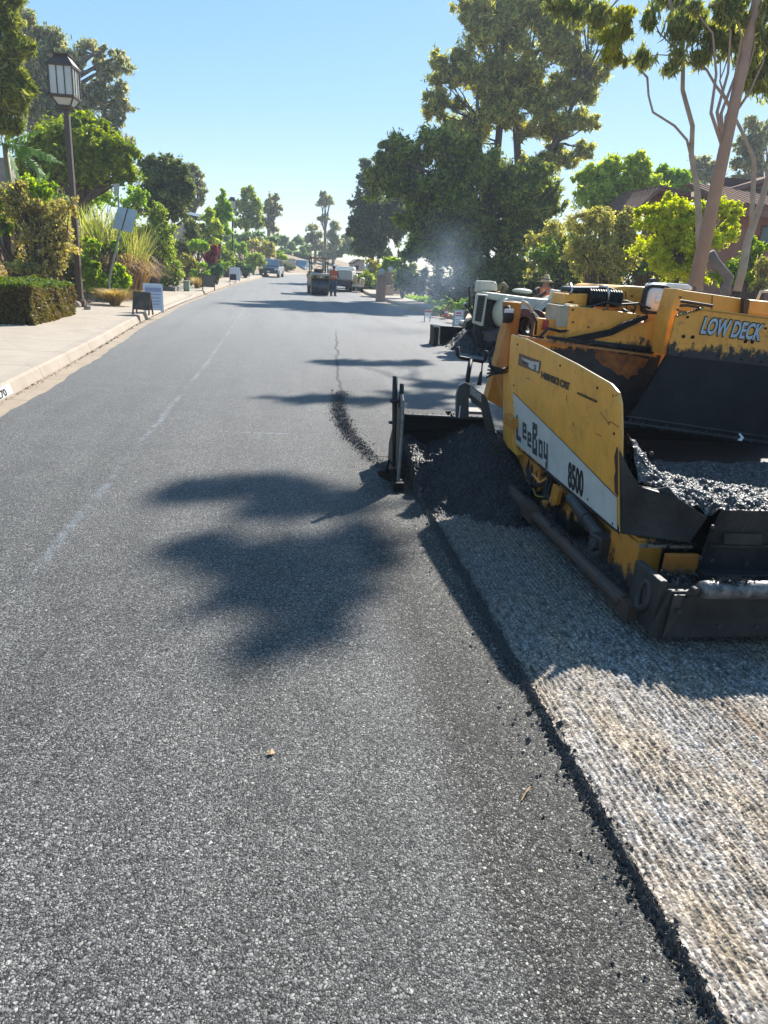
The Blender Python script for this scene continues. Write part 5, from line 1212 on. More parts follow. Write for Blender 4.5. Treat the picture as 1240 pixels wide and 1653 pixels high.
# ================================================================ street lamps
M_BRONZE = plain('bronze_paint', (.085, .060, .045), (.065, .046, .035), 6, .55)
M_PANE = plain('frosted_pane', (.60, .62, .58), (.52, .54, .50), 3, .25, 0, 0, 10, .5)
def street_lamp(label, loc, H=6.35, rz=-.05):
    root = thing('street_lamp', label, 'street lamp', loc, rz, 'lantern street lamps along the left walk')
    def LB(mb, n_, mt, par=None, **k): return mb.build(n_, mt, par or root, world=False, **k)
    zb = H-1.16
    b = MB(); b.loft([[Vector((sx*w, sy*w, z)) for sx, sy in ((-1, -1), (1, -1), (1, 1), (-1, 1))] for w, z in ((.085, 0), (.085, .25), (.075, .30), (.065, zb))]); LB(b, 'pole', M_BRONZE, bevel=.006)
    b = MB(); b.box((0, -.085, .55), (.07, .012, .16)); LB(b, 'access_plate', M_BRONZE)
    sq = lambda w, z: [Vector((sx*w, sy*w, z)) for sx, sy in ((-1, -1), (1, -1), (1, 1), (-1, 1))]
    w0, w1 = .29, .29; z1 = zb+.20; z2 = H-.24
    b = MB()
    b.loft([sq(.10, zb-.06), sq(.13, zb)]); b.loft([sq(.17, zb-.005), sq(.17, zb+.03)])
    b.loft([sq(w0*.93+.02, z1-.02), sq(w0+.015, z1+.02), sq(w0+.015, z1+.05)]); b.loft([sq(w1+.02, z2-.04), sq(w1+.02, z2)])
    for sx, sy in ((-1, -1), (1, -1), (1, 1), (-1, 1)):
        b.tube([(sx*.16, sy*.16, zb+.02), (sx*w0*.93, sy*w0*.93, z1), (sx*w0, sy*w0, z1+.10), (sx*w1, sy*w1, z2)], .022, 5)
    for k in (-1, 1):
        for ax in (0, 1):
            for s in (-1, 1):
                p = [(k*.095, s*w0*1.0), (k*.095, s*(w1+.005))]
                q = [(a, b_) if ax == 0 else (b_, a) for a, b_ in p]
                b.tube([(q[0][0], q[0][1], z1+.02), (q[1][0], q[1][1], z2)], .013, 4)
    fr = LB(b, 'lantern_frame', M_BRONZE)
    b = MB(); b.loft([sq(w0-.015, z1+.02), sq(w1-.015, z2-.01)]); LB(b, 'pane', M_PANE, fr)
    b = MB(); b.loft([sq(.155, zb+.03), sq(w0*.90, z1-.015)]); LB(b, 'lower_pane', M_PANE, fr)
    b = MB(); b.loft([sq(w1+.03, z2), sq(.17, z2+.19), sq(.16, z2+.20), sq(.20, z2+.235), sq(.19, z2+.245)]); LB(b, 'roof', M_BRONZE)
    return root
street_lamp('tall bronze street lamp with frosted lantern beside the clipped hedge', (-5.70, 21.5, .15), 6.08)
l2 = at(376, 436, 64)
street_lamp('far street lamp by the brown block wall up the left walk', (at(376, 420, 64).x, 64, zr(64)+.15), 6.1)
b = MB(); b.span((-5.62, 21.15, .12), (-5.50, 21.30, .34)); tag(b.build('pull_box', plain('brown_box', (.13, .09, .06), None, 5, .7), bevel=.01), 'small brown utility stub at the foot of the tall lamp', 'utility box')

# ================================================================ signs
M_SIGNB = plain('sign_back', (.30, .42, .52), (.24, .35, .45), 6, .35, .4)
M_POST = plain('galvanised_post', (.25, .29, .30), (.18, .21, .22), 14, .5, .4)
s0 = at(181, 440, 23.6); s1 = at(196, 372, 23.2)
sg = thing('road_sign', 'leaning sign panel seen from behind on a tilted post among bright leaves', 'sign', (s0.x, 23.6, .3))
b = MB(); b.tube([(s0.x-.12, 23.65, .25), at(176, 452, 23.62), at(186, 408, 23.4), at(199, 345, 23.2), at(203, 337, 23.2)], .035, 6); b.build('post', M_POST, sg)
b = MB(); q = [at(191, 333, 23.16), at(222, 340, 23.16), at(213, 376, 23.16), at(181, 368, 23.16)]; b.prism(q, (0, -.012, 0)); b.build('panel', M_SIGNB, sg, bevel=.004)
b = MB(); b.tube([at(206, 337, 23.13), at(196, 372, 23.13)], .014, 5); b.build('brace', M_DKST, sg)
b0 = at(190, 330, 27)
sg = thing('road_sign', 'small pale sign half hidden in the tall cane grass', 'sign', (b0.x, 27, .5))
b = MB(); b.tube([(b0.x, 27, .4), at(190, 296, 27)], .03, 6); b.build('post', M_POST, sg)
b = MB(); b.prism([at(183, 297, 26.95), at(193, 296, 26.95), at(192, 316, 26.95), at(185, 317, 26.95)], (0, -.01, 0)); b.build('panel', plain('pale_sign', (.45, .47, .45), None, 6, .4), sg)

def a_frame(label, loc, rz, w_, h_, frame, face, words=None, col=None, wood=False, grp='sandwich board signs set out along the walks'):
    root = thing('sandwich_board', label, 'sandwich board', loc, rz, grp)
    def LB(mb, n_, mt, par=None, **k): return mb.build(n_, mt, par or root, world=False, **k)
    sp = h_*.22
    for s in (-1, 1):
        lean = Matrix.Rotation(-s*math.atan(sp/h_)*1.0, 3, 'X')
        def T(p): return Vector((p[0], s*sp*(1-p[2]/h_)+p[1], p[2]))
        b = MB(); t_ = .035 if wood else .05
        for sx in (-1, 1):
            b.loft([[T((sx*(w_/2-t_/2)+dx*t_/2, dy*.014, z)) for dx, dy in ((-1, -1), (1, -1), (1, 1), (-1, 1))] for z in (0, h_)])
        zlow = .22*h_ if wood else .08*h_
        for z in (zlow, h_-t_): b.loft([[T((dx*(w_/2-t_), dy*.012, z+zz)) for dy, zz in ((-1, 0), (1, 0), (1, t_), (-1, t_))] for dx in (-1, 1)])
        leg = LB(b, 'frame', frame, bevel=.003)
        b = MB(); b.loft([[T((dx*(w_/2-t_), dy*.006+s*.004, z)) for dx, dy in ((-1, -1), (1, -1), (1, 1), (-1, 1))] for z in (zlow+t_*.5, h_-t_*.5)]); pn_ = LB(b, 'panel', face, leg)
        if words and s == -1 or (words and s == -1):
            n_ = len(words)
            for i, (sz, zf, wd) in enumerate(words):
                tb = MB(); tb.loft([[T((dx*wd/2, -.016, z)) for dx in (-1, 1)]+[T((dx*wd/2, -.013, z)) for dx in (1, -1)] for z in (zf*h_, zf*h_+sz)])
                LB(tb, 'print', col[i] if isinstance(col, list) else col, pn_)
    return root
M_SWH = plain('plastic_white', (.72, .73, .72), (.64, .65, .64), 5, .5)
M_PURP = plain('violet_grey_print', (.35, .34, .46), None, 20, .6)
M_REDP = plain('red_print', (.55, .05, .04), None, 20, .6)
M_WOODF = plain('dark_timber', (.10, .06, .035), (.06, .038, .025), 9, .75)
M_CHALKB = plain('weathered_board', (.12, .095, .07), (.035, .028, .022), 5, .7)
a_frame('white plastic sandwich board with faint print behind the brown one', (-3.58, 20.6, .165), .25, .50, .74, M_SWH, plain('notice_paper', (.60, .62, .66), (.52, .55, .60), 9, .6), [(.10, .72, .42), (.02, .62, .40), (.02, .50, .34), (.02, .38, .36), (.02, .28, .30)], M_PURP)
a_frame('small brown wooden sandwich board at the kerb, nearest of all', (-3.66, 19.5, .165), -.25, .46, .56, M_WOODF, M_CHALKB, wood=True)
a_frame('brown wooden sandwich board standing alone in the middle of the left walk', (-3.95+.12, 37.3, .175), .05, .60, .72, M_WOODF, plain('slate_board', (.16, .14, .11), (.09, .08, .065), 9, .7), wood=True)
q = gp(369, 457, .28); 
a_frame('tiny dark sandwich board in front of a white one, far left walk', (q.x+.1, 50.5, .30), 0, .42, .50, M_WOODF, M_BLACK, wood=True)
a_frame('white sandwich board behind the tiny dark one, far left walk', (at(379, 450, 53).x, 53, .30), 0, .72, .92, M_SWH, M_SWH)
a_frame('farthest white sandwich board on the left walk', (at(396, 445, 63).x, 63, .42), 0, .78, .88, M_SWH, M_SWH)
a_frame('white sandwich board with red heading near the white paver', (at(740, 515, 23.5).x, 23.5, .0), -.1, .34, .56, M_TG, M_SWH, [(.05, .76, .18), (.03, .64, .22), (.02, .42, .22), (.02, .30, .14)], [M_REDP, M_REDP, M_PURP, M_PURP])
# red-and-white yard sign on a stake
q = at(690, 508, 25.5)
ys_ = thing('yard_sign', 'small white sign with red top on a dark stake at the right kerb', 'sign', (q.x, 25.5, .0))
b = MB(); b.span((q.x-.10, 25.49, 0), (q.x-.075, 25.52, .36)); b.span((q.x+.10, 25.49, 0), (q.x+.12, 25.52, .30)); b.build('stake', M_DKST, ys_)
b = MB(); b.span((q.x-.10, 25.47, .18), (q.x+.13, 25.487, .40)); pb = b.build('panel', M_SWH, ys_)
b = MB(); b.span((q.x-.09, 25.455, .32), (q.x+.12, 25.468, .385)); b.build('red_heading', M_REDP, pb)
# red hydrant-like marker with pale top
q = at(720, 510, 27.5)
b_ = thing('traffic_cone', 'squat red-orange cone among the plants on the right verge', 'cone', (q.x, 27.5, .1))
b = MB(); b.tube([(q.x, 27.5, .12), (q.x, 27.5, .14), (q.x, 27.5, .26), (q.x, 27.5, .40)], [.13, .10, .06, .03], 14); b.build('body', plain('cone_red', (.60, .10, .05), None, 6, .6), b_)
b = MB(); b.box((q.x, 27.5, .12), (.30, .30, .04)); b.build('base', plain('cone_red2', (.5, .09, .04), None, 6, .6), b_, bevel=.01)
b = MB(); b.tube([(q.x, 27.5, .24), (q.x, 27.5, .30)], [.073, .055], 14); b.build('band', M_PAPER, b_)
# green utility marker by the cut hedge
q = at(302, 466, 35.5)
b_ = thing('irrigation_box', 'small pale green box standing at the corner of the low hedge', 'utility box', (q.x, 35.5, .17))
b = MB(); b.span((q.x-.15, 35.4, .15), (q.x+.12, 35.7, .58)); b.build('body', plain('pale_green', (.30, .38, .28), (.2, .27, .2), 6, .6), b_, bevel=.03)
b = MB(); b.span((q.x-.17, 35.38, .57), (q.x+.14, 35.72, .62)); b.build('lid', plain('pale_green2', (.36, .44, .33), None, 6, .6), b_, bevel=.01)
# kerb house number, painted on the near kerb face
nb = MB(); y0, y1 = 7.95, 8.62
nb.add([(xl(y0)-.004, y0, .02), (xl(y1)-.004, y1, .02), (xl(y1)-.040, y1, .128), (xl(y0)-.040, y0, .128)], [(0, 1, 2, 3)])
kn = thing('kerb_number', 'white house number plaque painted on the kerb face at the left edge', 'kerb number', (xl(8.2), 8.2, 0))
pl_ = nb.build('white_patch', plain('kerb_white', (.62, .63, .60), (.5, .5, .46), 30, .7), kn)
def kplace(u, v, w_):
    y = 8.02+u; t = (v+.012)/.12; return Vector((xl(y)-.004-.036*t+.003, y, .02+.108*t))
text_mb('4270', kplace, .115, .003, 1.75, .001).build('digits', M_BLKDEC, kn)
# twig and dry leaf on the asphalt
M_TWIG = plain('dry_leaf', (.42, .26, .12), (.3, .18, .08), 50, .7)
q = gp(848, 1281, 0)
b = MB(); b.tube([gp(842, 1292, .006), gp(849, 1279, .010), gp(856, 1270, .008)], .0022, 5); b.tube([gp(849, 1279, .010), gp(857, 1274, .012)], .0017, 5); b.tube([gp(843, 1284, .006), gp(850, 1279, .012)], .0017, 5)
tag(b.build('twig', M_TWIG), 'dry forked tan twig lying on the black asphalt near the joint', 'twig')
q = gp(437, 1218, .0)
b = MB(); b.add([q+Vector((-.016, -.008, .004)), q+Vector((0, -.013, .012)), q+Vector((.017, .002, .005)), q+Vector((.002, .014, .014)), q+Vector((-.01, .008, .003))], [(0, 1, 3, 4), (1, 2, 3)])
tag(b.build('dry_leaf', M_TWIG), 'small dry brown leaf lying in the middle of the new asphalt', 'leaf')
# ================================================================ plants
BARK = plain('bark', (.12, .085, .06), (.06, .045, .035), 9, .9, 0, .6, 25)
BARK_EU = plain('eucalyptus_bark', (.40, .27, .20), (.30, .20, .155), 2.2, .75, 0, .15, 12)
BARK_EU2 = plain('pale_bark', (.42, .34, .25), (.28, .21, .16), 3, .75, 0, .15, 12)
BARK_GR = plain('grey_bark', (.20, .17, .15), (.12, .10, .09), 6, .85, 0, .3, 20)
LM = {
 'pine_dark': leafmat('pine_dark', (0.059, 0.083, 0.040), (0.149, 0.193, 0.068), (0.427, 0.439, 0.111), 0.45),
 'pine_blue': leafmat('pine_blue', (0.050, 0.072, 0.050), (0.094, 0.125, 0.081), (0.196, 0.238, 0.126), .35),
 'pine_tall': leafmat('pine_tall', (0.127, 0.142, 0.062), (0.270, 0.287, 0.114), (0.566, 0.522, 0.199), 0.5),
 'pine_left': leafmat('pine_left', (0.077, 0.100, 0.031), (0.193, 0.227, 0.061), (0.392, 0.392, 0.118), .3),
 'euca': leafmat('euca', (0.134, 0.165, 0.123), (0.267, 0.305, 0.221), (0.503, 0.434, 0.340), 0.45),
 'euca_hang': leafmat('euca_hang', (0.101, 0.140, 0.058), (0.203, 0.233, 0.087), (0.389, 0.369, 0.131), 0.5),
 'euca_yel': leafmat('euca_yellow', (.14, .16, .02), (.26, .27, .03), (.40, .36, .05), .45),
 'dome': leafmat('dome_leaf', (.10, .15, .012), (.19, .25, .018), (.34, .38, .03), .4),
 'bright': leafmat('bright_leaf', (.12, .20, .02), (.24, .34, .03), (.42, .50, .06), .5),
 'lime': leafmat('lime_leaf', (.24, .28, .015), (.42, .46, .025), (.62, .62, .05), .5),
 'mid': leafmat('mid', (0.094, 0.145, 0.037), (0.217, 0.290, 0.073), (0.454, 0.502, 0.120), 0.45),
 'dark': leafmat('dark', (0.048, 0.077, 0.031), (0.108, 0.148, 0.056), (0.277, 0.292, 0.112), 0.35),
 'olive': leafmat('olive', (0.173, 0.173, 0.071), (0.351, 0.330, 0.120), (0.616, 0.547, 0.228), 0.4),
 'brownish': leafmat('brownish', (0.162, 0.143, 0.061), (0.330, 0.286, 0.111), (0.547, 0.456, 0.204), 0.4),
 'far': leafmat('far', (0.103, 0.154, 0.100), (0.183, 0.260, 0.152), (0.332, 0.408, 0.221), 0.4),
 'green': leafmat('green', (0.100, 0.172, 0.038), (0.213, 0.334, 0.061), (0.444, 0.579, 0.128), 0.5),
 'willow': leafmat('willow', (0.173, 0.242, 0.048), (0.337, 0.426, 0.077), (0.622, 0.647, 0.178), .45),
 'red': leafmat('red_leaf', (.14, .012, .03), (.26, .02, .05), (.4, .05, .09), .3),
 'hedge_top': leafmat('hedge_top', (.05, .085, .010), (.10, .15, .014), (.18, .22, .02), .3),
 'hedge_side': leafmat('hedge_side', (0.072, 0.042, 0.022), (0.152, 0.096, 0.044), (0.160, 0.160, 0.040), 0.3),
 'straw': leafmat('straw_blade', (.26, .18, .08), (.42, .30, .14), (.56, .44, .24), .3),
 'cane': leafmat('cane_blade', (.15, .20, .05), (.32, .34, .12), (.52, .47, .24), .35),
 'cane_dry': leafmat('cane_dry', (.20, .12, .06), (.36, .23, .12), (.50, .36, .20), .3),
 'banana': leafmat('banana_leaf', (0.090, 0.171, 0.045), (0.144, 0.252, 0.072), (0.234, 0.342, 0.126), 0.45),
 'grass': leafmat('lawn_blade', (.10, .19, .02), (.20, .32, .03), (.34, .44, .06), .4),
 'agave': leafmat('agave_leaf', (.06, .14, .07), (.10, .20, .10), (.16, .28, .14), .2),
}
def gl(y, x):                     # height of the ground at (x, y)
    if x < 0: return zr(y)+.135+bank_left(y, max(0, xl(y)-SWL-.28-x))
    return zr(y)+.08+bank_right(y, max(0, x-xr(y)-1.6))
LS, NS, CS = .54, 1.7, 1.6
def px_tree(name, label, cat, Y, base_x, L, r, n, leaf, lm, tm=BARK, group=None, seed=1, **k):
    n = int(n*NS*(.62 if lm == 'euca' else 1)); leaf *= LS; k['cr'] = k.get('cr', .27)*CS; k['elong'] = k.get('elong', 1.6)*1.25
    lobes = px_lobes(Y, L, seed, sat=lm != 'euca_yel'); b_ = at(base_x, 450, Y); x = b_.x; z = gl(Y, x)
    cx = sum(l[0] for l in lobes)/len(lobes); zt = max(l[2] for l in lobes)
    return tree(name, label, cat, (x, Y, z-.1), ((x*2+cx)/3, Y, max(z+.5, z+(zt-z)*.8)), r, lobes, n, leaf, LM[lm], tm, group, seed=seed, **k)
def shrub(name, label, Y, L, n, leaf, lm, group=None, seed=1, cat='shrub', **k):
    n = int(n*1.7); leaf *= .66
    lobes = px_lobes(Y, L, seed, sat='hedge' not in cat and k.get('hollow', 0) < .7); x = lobes[0][0]
    b_ = Vector((sum(l[0] for l in lobes)/len(lobes), Y, gl(Y, x)-.05))
    root = thing(name, label, cat, b_, 0, group)
    t = MB(); limbs(t, b_, [(l[0], l[1], l[2]) for l in lobes for _ in (0, 1)]+[(l[0]+l[3]*.5, l[1], l[2]+l[5]*.4) for l in lobes], .035, seed)
    t.build('stems', BARK, root)
    P = crown_points(lobes, n, k.get('clumps', 22), k.get('cr', .30)*1.3, seed, k.get('hollow', .45), under=.9)
    P = P[P[:, 2] > b_.z-.1]
    V, Fc = leaf_quads(P, leaf, k.get('elong', 1.5), k.get('droop', 0), seed=seed)
    np_mesh('foliage', V, Fc, LM[lm], root); return root

# ---- left side, near to far
def box_growth(x0, x1, y0, y1, z0, z1, n, leaf, lm, root, name, faces='top', seed=1, rnd=.06):
    r = np.random.default_rng(seed); P = []
    if 'top' in faces:
        P.append(np.stack([r.uniform(x0, x1, n), r.uniform(y0, y1, n), z1-np.abs(r.normal(0, rnd, n))+rnd*.6], 1))
    if 'side' in faces:
        m_ = n; t = r.uniform(0, 1, m_); s = r.uniform(0, 1, m_); a = (x1-x0); b_ = (y1-y0)
        fr = r.uniform(0, 1, m_) < a/(a+b_)
        P.append(np.stack([np.where(fr, x0+a*t, x1-np.abs(r.normal(0, rnd, m_))), np.where(fr, y0+np.abs(r.normal(0, rnd, m_)), y0+b_*t), z0+(z1-z0)*s], 1))
    P = np.concatenate(P); P += r.normal(0, .018, P.shape); bu = vnoise(P[:, 0], P[:, 1]+P[:, 2]*1.7, 2.2, 2.2, 77)*.16+vnoise(P[:, 0]+3, P[:, 1]+P[:, 2], 6, 6, 78)*.07; P[:, 2] += bu*(P[:, 2] > z1-.15); P[:, 0] += bu*(P[:, 0] > x1-.12); P[:, 1] -= bu*(P[:, 1] < y0+.12)
    V, Fc = leaf_quads(P, leaf, 1.8, seed=seed); return np_mesh(name, V, Fc, LM[lm], root)
HX0, HX1, HY0, HY1 = -8.2, -4.98, 15.25, 18.5
hg = thing('clipped_hedge', 'low clipped box hedge with green top and brown bare sides beside the left walk', 'hedge', (-6.5, 16.8, .15))
b = MB(); b.span((HX0+.1, HY0+.1, .12), (HX1-.1, HY1-.1, .80)); b.build('inner_block', plain('hedge_inner', (.035, .022, .012), None, 9, .9), hg, bevel=.08)  # solid dark box in place of inner stems, added to block light
box_growth(HX0, HX1, HY0, HY1, .72, .90, 30000, .036, 'hedge_top', hg, 'top_growth', 'top', 3, .05)
box_growth(HX0, HX1, HY0, HY1, .16, .85, 34000, .036, 'hedge_side', hg, 'side_growth', 'side', 5, .05)
ed = MB()
for k in range(24):
    x = -5.05-k*.135; ed.cyl((x, 15.02, .10), (x, 15.07, .10), .075, 14)
tag(ed.build('garden_edging', plain('edging_concrete', (.42, .37, .30), (.3, .27, .22), 20, .9), bevel=.008), 'scalloped concrete garden edging along the foot of the clipped hedge', 'garden edging')
# gravel and stones around the lamp foot
r_ = np.random.default_rng(12); n = 9000
gy_ = r_.uniform(18.6, 30, n); gx_ = -5.45-np.array([xl(y)+3.85 for y in gy_])*-1-np.abs(r_.normal(0, 1.3, n))-(gy_ > 24)*.1
gx_ = np.minimum(gx_, np.array([xl(y)-SWL-.3 for y in gy_]))
gz_ = np.array([gl(y, x)+.0 for y, x in zip(gy_, gx_)])
V, Fc = stones(np.stack([gx_, gy_, gz_+.01], 1), .05, 13)
tag(np_mesh('gravel', V, Fc, plain('gravel_grey', (.34, .27, .22), (.15, .12, .10), 3, .9)), 'grey brown gravel strewn on the bank behind the left walk', 'gravel', kind='stuff')
r_ = np.random.default_rng(14); n = 5200
gy_ = r_.uniform(16, 31, n); gx_ = np.array([xl(y)-SWL-.3 for y in gy_])-np.abs(r_.normal(1.2, 1.5, n)); gz_ = np.array([gl(y, x)+.02 for y, x in zip(gy_, gx_)])
V, Fc = leaf_quads(np.stack([gx_, gy_, gz_], 1), .09, 3.0, flat=.8, seed=15)
tag(np_mesh('leaf_litter', V, Fc, LM['straw']), 'dry straw-coloured leaf litter over the left bank', 'leaf litter', kind='stuff')
for i, (x, y, s) in enumerate([(122, 493, .16), (118, 487, .13), (141, 497, .09)]):
    c_ = gp(x, y, .2); b = MB(); b.ball((c_.x, c_.y, .2), (s, s*.8, s*.75), 9, 6)
    rr = random.Random(i); b.v = [(p[0]+rr.uniform(-.02, .02), p[1]+rr.uniform(-.02, .02), p[2]+rr.uniform(-.02, .02)) for p in b.v]
    tag(b.build('rock', M_KERB), ['pale rock left of the tall lamp foot, largest of three', 'pale rock just behind the clipped hedge end', 'smallest pale rock in front of the tall lamp foot'][i], 'rock', 'rocks around the lamp foot')
# airy brown-green shrub in front
def px_shrub(*a, **k): return shrub(*a, **k)
shrub('shrub', 'airy yellowish shrub on thin dark stems behind the clipped hedge', 20.5, [(60, 385, 38, 42), (90, 350, 34, 34), (40, 345, 34, 32), (98, 400, 26, 40), (20, 320, 30, 26), (70, 430, 30, 22)], 9000, .075, 'brownish', seed=21, hollow=.2)
shrub('shrub', 'bright green creeper mass left of the airy shrub', 22, [(20, 330, 34, 26), (55, 315, 30, 22), (5, 365, 24, 20)], 5000, .11, 'bright', seed=22)
shrub('shrub', 'small olive bush on the bank behind the hedge', 20, [(38, 432, 22, 12), (60, 440, 14, 10)], 2600, .06, 'olive', seed=23)
shrub('vine', 'bright leafy vine climbing around the leaning sign post', 24.5, [(160, 455, 26, 20), (140, 430, 16, 20), (188, 455, 18, 20), (150, 400, 12, 16), (185, 400, 7, 10)], 8500, .10, 'bright', seed=24, cat='vine')
shrub('shrub', 'dark undergrowth in the shade below the cane grass', 26.5, [(160, 425, 40, 26), (110, 440, 24, 26), (195, 445, 20, 24)], 6000, .10, 'dark', seed=25)
# ornamental grasses
def tuft(label, px, py, Y, h, sp, n, lm, seed, name='grass_tuft', wid=.012, grp='tufts of ornamental grass', arch=1.0):
    c_ = at(px, py, Y); z = gl(Y, c_.x)
    root = None
    V, Fc = blades((c_.x, Y, z-.03), n, h, sp, wid, seed, arch=arch)
    o = np_mesh(name, V, Fc, LM[lm]); return tag(o, label, 'ornamental grass', grp)
tuft('golden straw tuft of grass beside the small brown sandwich board', 185, 480, 22.8, .60, .85, 1500, 'straw', 31, wid=.014)
tuft('tan tuft of grass rising behind the vine', 208, 440, 27.0, .9, .7, 500, 'straw', 32)
tuft('yellow green weed tuft left of the white sandwich board', 238, 482, 24.5, .32, .25, 160, 'bright', 33, wid=.03)
tuft('tan grass tuft right of the low cut hedge', 318, 440, 39.5, .7, .8, 500, 'straw', 34)
tuft('tan grass tuft between the agaves, far left garden', 338, 432, 46, .7, 1.0, 500, 'straw', 35)
# cane grass: green above, dry below
cg = thing('cane_grass', 'tall clump of strap-leaved cane grass, green above and dry tan below', 'cane grass', at(185, 420, 27.5))
for i, (px, Yc, h_, n_) in enumerate([(165, 27, 3.0, 190), (195, 27.5, 3.1, 190), (222, 28, 2.7, 150), (140, 27.5, 3.0, 150), (212, 27, 2.4, 120), (105, 28, 3.1, 110), (180, 27, 2.4, 120)]):
    c_ = at(px, 430, Yc)
    V, Fc = blades((c_.x, Yc, gl(Yc, c_.x)+.1), n_, h_, 1.25, .065, 40+i, segs=5, arch=.85); np_mesh('green_blades', V, Fc, LM['cane'], cg)
for i, (px, Yc, h_, n_) in enumerate([(175, 26.4, 1.9, 200), (208, 26.6, 2.0, 240), (228, 27, 1.7, 170), (190, 26.2, 1.5, 150), (130, 26.6, 1.9, 120)]):
    c_ = at(px, 430, Yc)
    V, Fc = blades((c_.x, Yc, gl(Yc, c_.x)+.3), n_, h_, 1.5, .05, 50+i, segs=5, arch=1.75); np_mesh('dry_blades', V, Fc, LM['cane_dry'], cg)
# banana plants
def banana(label, px, py, Y, H_, leaves, seed, s=1.0):
    c_ = at(px, py, Y); z0 = gl(Y, c_.x); root = thing('banana_plant', label, 'banana plant', (c_.x, Y, z0), 0, 'banana plants behind the shrubs')
    top = Vector((c_.x, Y, c_.z)); b = MB(); b.tube([(c_.x, Y, z0-.1), (c_.x+.05, Y, (z0+c_.z)/2), tuple(top)], [.16, .13, .08], 10); b.build('stem', plain('banana_stem', (.22, .24, .12), (.2, .14, .08), 5, .6), root, smooth=True)
    rr = random.Random(seed)
    for i, (dx, dz, ln, droop_, orange) in enumerate(leaves):
        V = []; Fc = []; n_ = 26; ln *= .85; d = Vector((dx, -.25+.2*(i % 3), dz)).normalized()
        side = (Vector((.25*dz, .8, .45-.2*dz))).normalized()
        def mid(q): return top+d*ln*q+Vector((0, 0, -droop_*q*q))
        for k in range(n_):
            q0, q1 = k/n_, (k+rr.uniform(.72, 1.0))/n_; w_ = .24*s*math.sin(min(1, q0*.96+.06)*math.pi)**.6
            for sd in (-1, 1):
                dr = Vector((0, 0, -rr.uniform(.25, .8)*w_)); o_ = side*sd*w_*rr.uniform(.85, 1.08)+d*w_*.3
                a = len(V); V += [mid(q0), mid(q1), mid(q1)+o_+dr, mid(q0)+o_*.98+dr]; Fc.append((a, a+1, a+2, a+3))
        np_mesh('leaf', V, Fc, LM['cane_dry'] if orange else LM['banana'], root)
banana('banana plant with broad split leaves at the left edge above the shrubs', 8, 232, 25, 3, [(.9, .45, 1.7, .2, 0), (1, .05, 1.9, .5, 0), (.35, .9, 1.3, .1, 0), (.9, -.2, 1.5, .6, 0), (-.8, .5, 1.5, .3, 0), (.2, -.4, .9, .8, 0), (.6, .7, 1.5, .3, 0)], 3)
banana('lower banana plant with a dry orange leaf beside the lamp post', 62, 305, 27, 3, [(.9, .25, 1.1, .2, 1), (1, .0, 1.4, .3, 0), (.1, 1, 1.0, .1, 0), (-.8, .4, 1.1, .4, 0), (.5, .8, .9, .1, 0)], 4, .8)
b = MB(); c_ = at(4, 265, 27); b.span((c_.x-2.0, 27, 1.5), (c_.x+.25, 27.4, c_.z+.2)); tag(b.build('garden_post', plain('grey_weathered', (.34, .30, .28), (.24, .2, .18), 6, .8), bevel=.03), 'weathered grey wall end behind the banana plant at the left edge', 'wall')
# trees left
px_tree('dome_tree', 'broad dome-shaped yellow green tree behind the street lamp', 'tree', 33, 140, [(125, 240, 68, 36), (70, 262, 50, 34), (180, 268, 48, 34), (120, 285, 66, 34), (45, 300, 34, 22), (205, 292, 24, 20), (160, 232, 36, 26), (90, 222, 34, 22)], .18, 42000, .15, 'dome', seed=61, clumps=34, cr=.24)
px_tree('eucalyptus_tree', 'huge grey green eucalyptus with hanging foliage filling the upper left corner', 'tree', 48, 60, [(60, 90, 40, 35), (100, 130, 38, 38), (30, 150, 34, 42), (150, 90, 25, 20), (190, 110, 27, 18), (140, 160, 34, 29), (180, 150, 29, 20), (196, 172, 18, 15), (180, 200, 25, 20), (200, 228, 15, 15), (70, 190, 42, 25), (40, 55, 30, 25), (85, 60, 20, 22), (20, 20, 29, 22), (120, 205, 37, 20), (150, 215, 25, 18), (10, 100, 25, 42)], .45, 46000, .17, 'euca', BARK_GR, seed=62, clumps=18, cr=.30, elong=2.6, droop=.5, up=-.5)
px_tree('pine_tree', 'long-needled pine reaching in from the left edge', 'tree', 24, -28, [(8, 40, 24, 22), (28, 80, 24, 20), (0, 100, 24, 28), (32, 130, 20, 14), (8, 165, 34, 22), (36, 150, 16, 12), (-6, 200, 26, 16), (20, 205, 18, 10), (2, 5, 26, 18)], .22, 26000, .10, 'pine_left', seed=63, elong=5, clumps=18, cr=.3)
px_tree('evergreen_tree', 'very dark evergreen tree right of the dome-shaped tree', 'tree', 40, 268, [(262, 300, 30, 34), (245, 285, 22, 24), (276, 280, 20, 22), (285, 315, 20, 28), (240, 330, 24, 30), (270, 345, 26, 26), (296, 300, 12, 24), (270, 270, 8, 16), (245, 265, 10, 10)], .25, 26000, .16, 'dark', seed=64, clumps=24, cr=.3)
px_tree('eucalyptus_tree', 'thin grey eucalyptus behind the very dark evergreen', 'tree', 62, 312, [(305, 285, 18, 14), (318, 310, 14, 16), (298, 310, 16, 20), (322, 330, 10, 10), (300, 340, 14, 16), (325, 283, 8, 6)], .2, 5000, .22, 'euca', BARK_GR, seed=65, cr=.3, elong=2.2)
shrub('shrub', 'tall feathery green shrub above the low cut hedge', 33, [(248, 370, 26, 26), (262, 395, 26, 26), (235, 405, 24, 26), (255, 345, 18, 16), (225, 385, 16, 24)], 11000, .10, 'mid', seed=66)
shrub('low_hedge', 'dark low hedge block with a concrete border beside the driveway', 35.2, [(235, 432, 24, 20), (262, 428, 26, 20), (282, 440, 14, 20), (222, 440, 18, 18), (255, 448, 30, 14), (283, 455, 10, 10)], 15000, .085, 'mid', seed=67, cat='hedge')
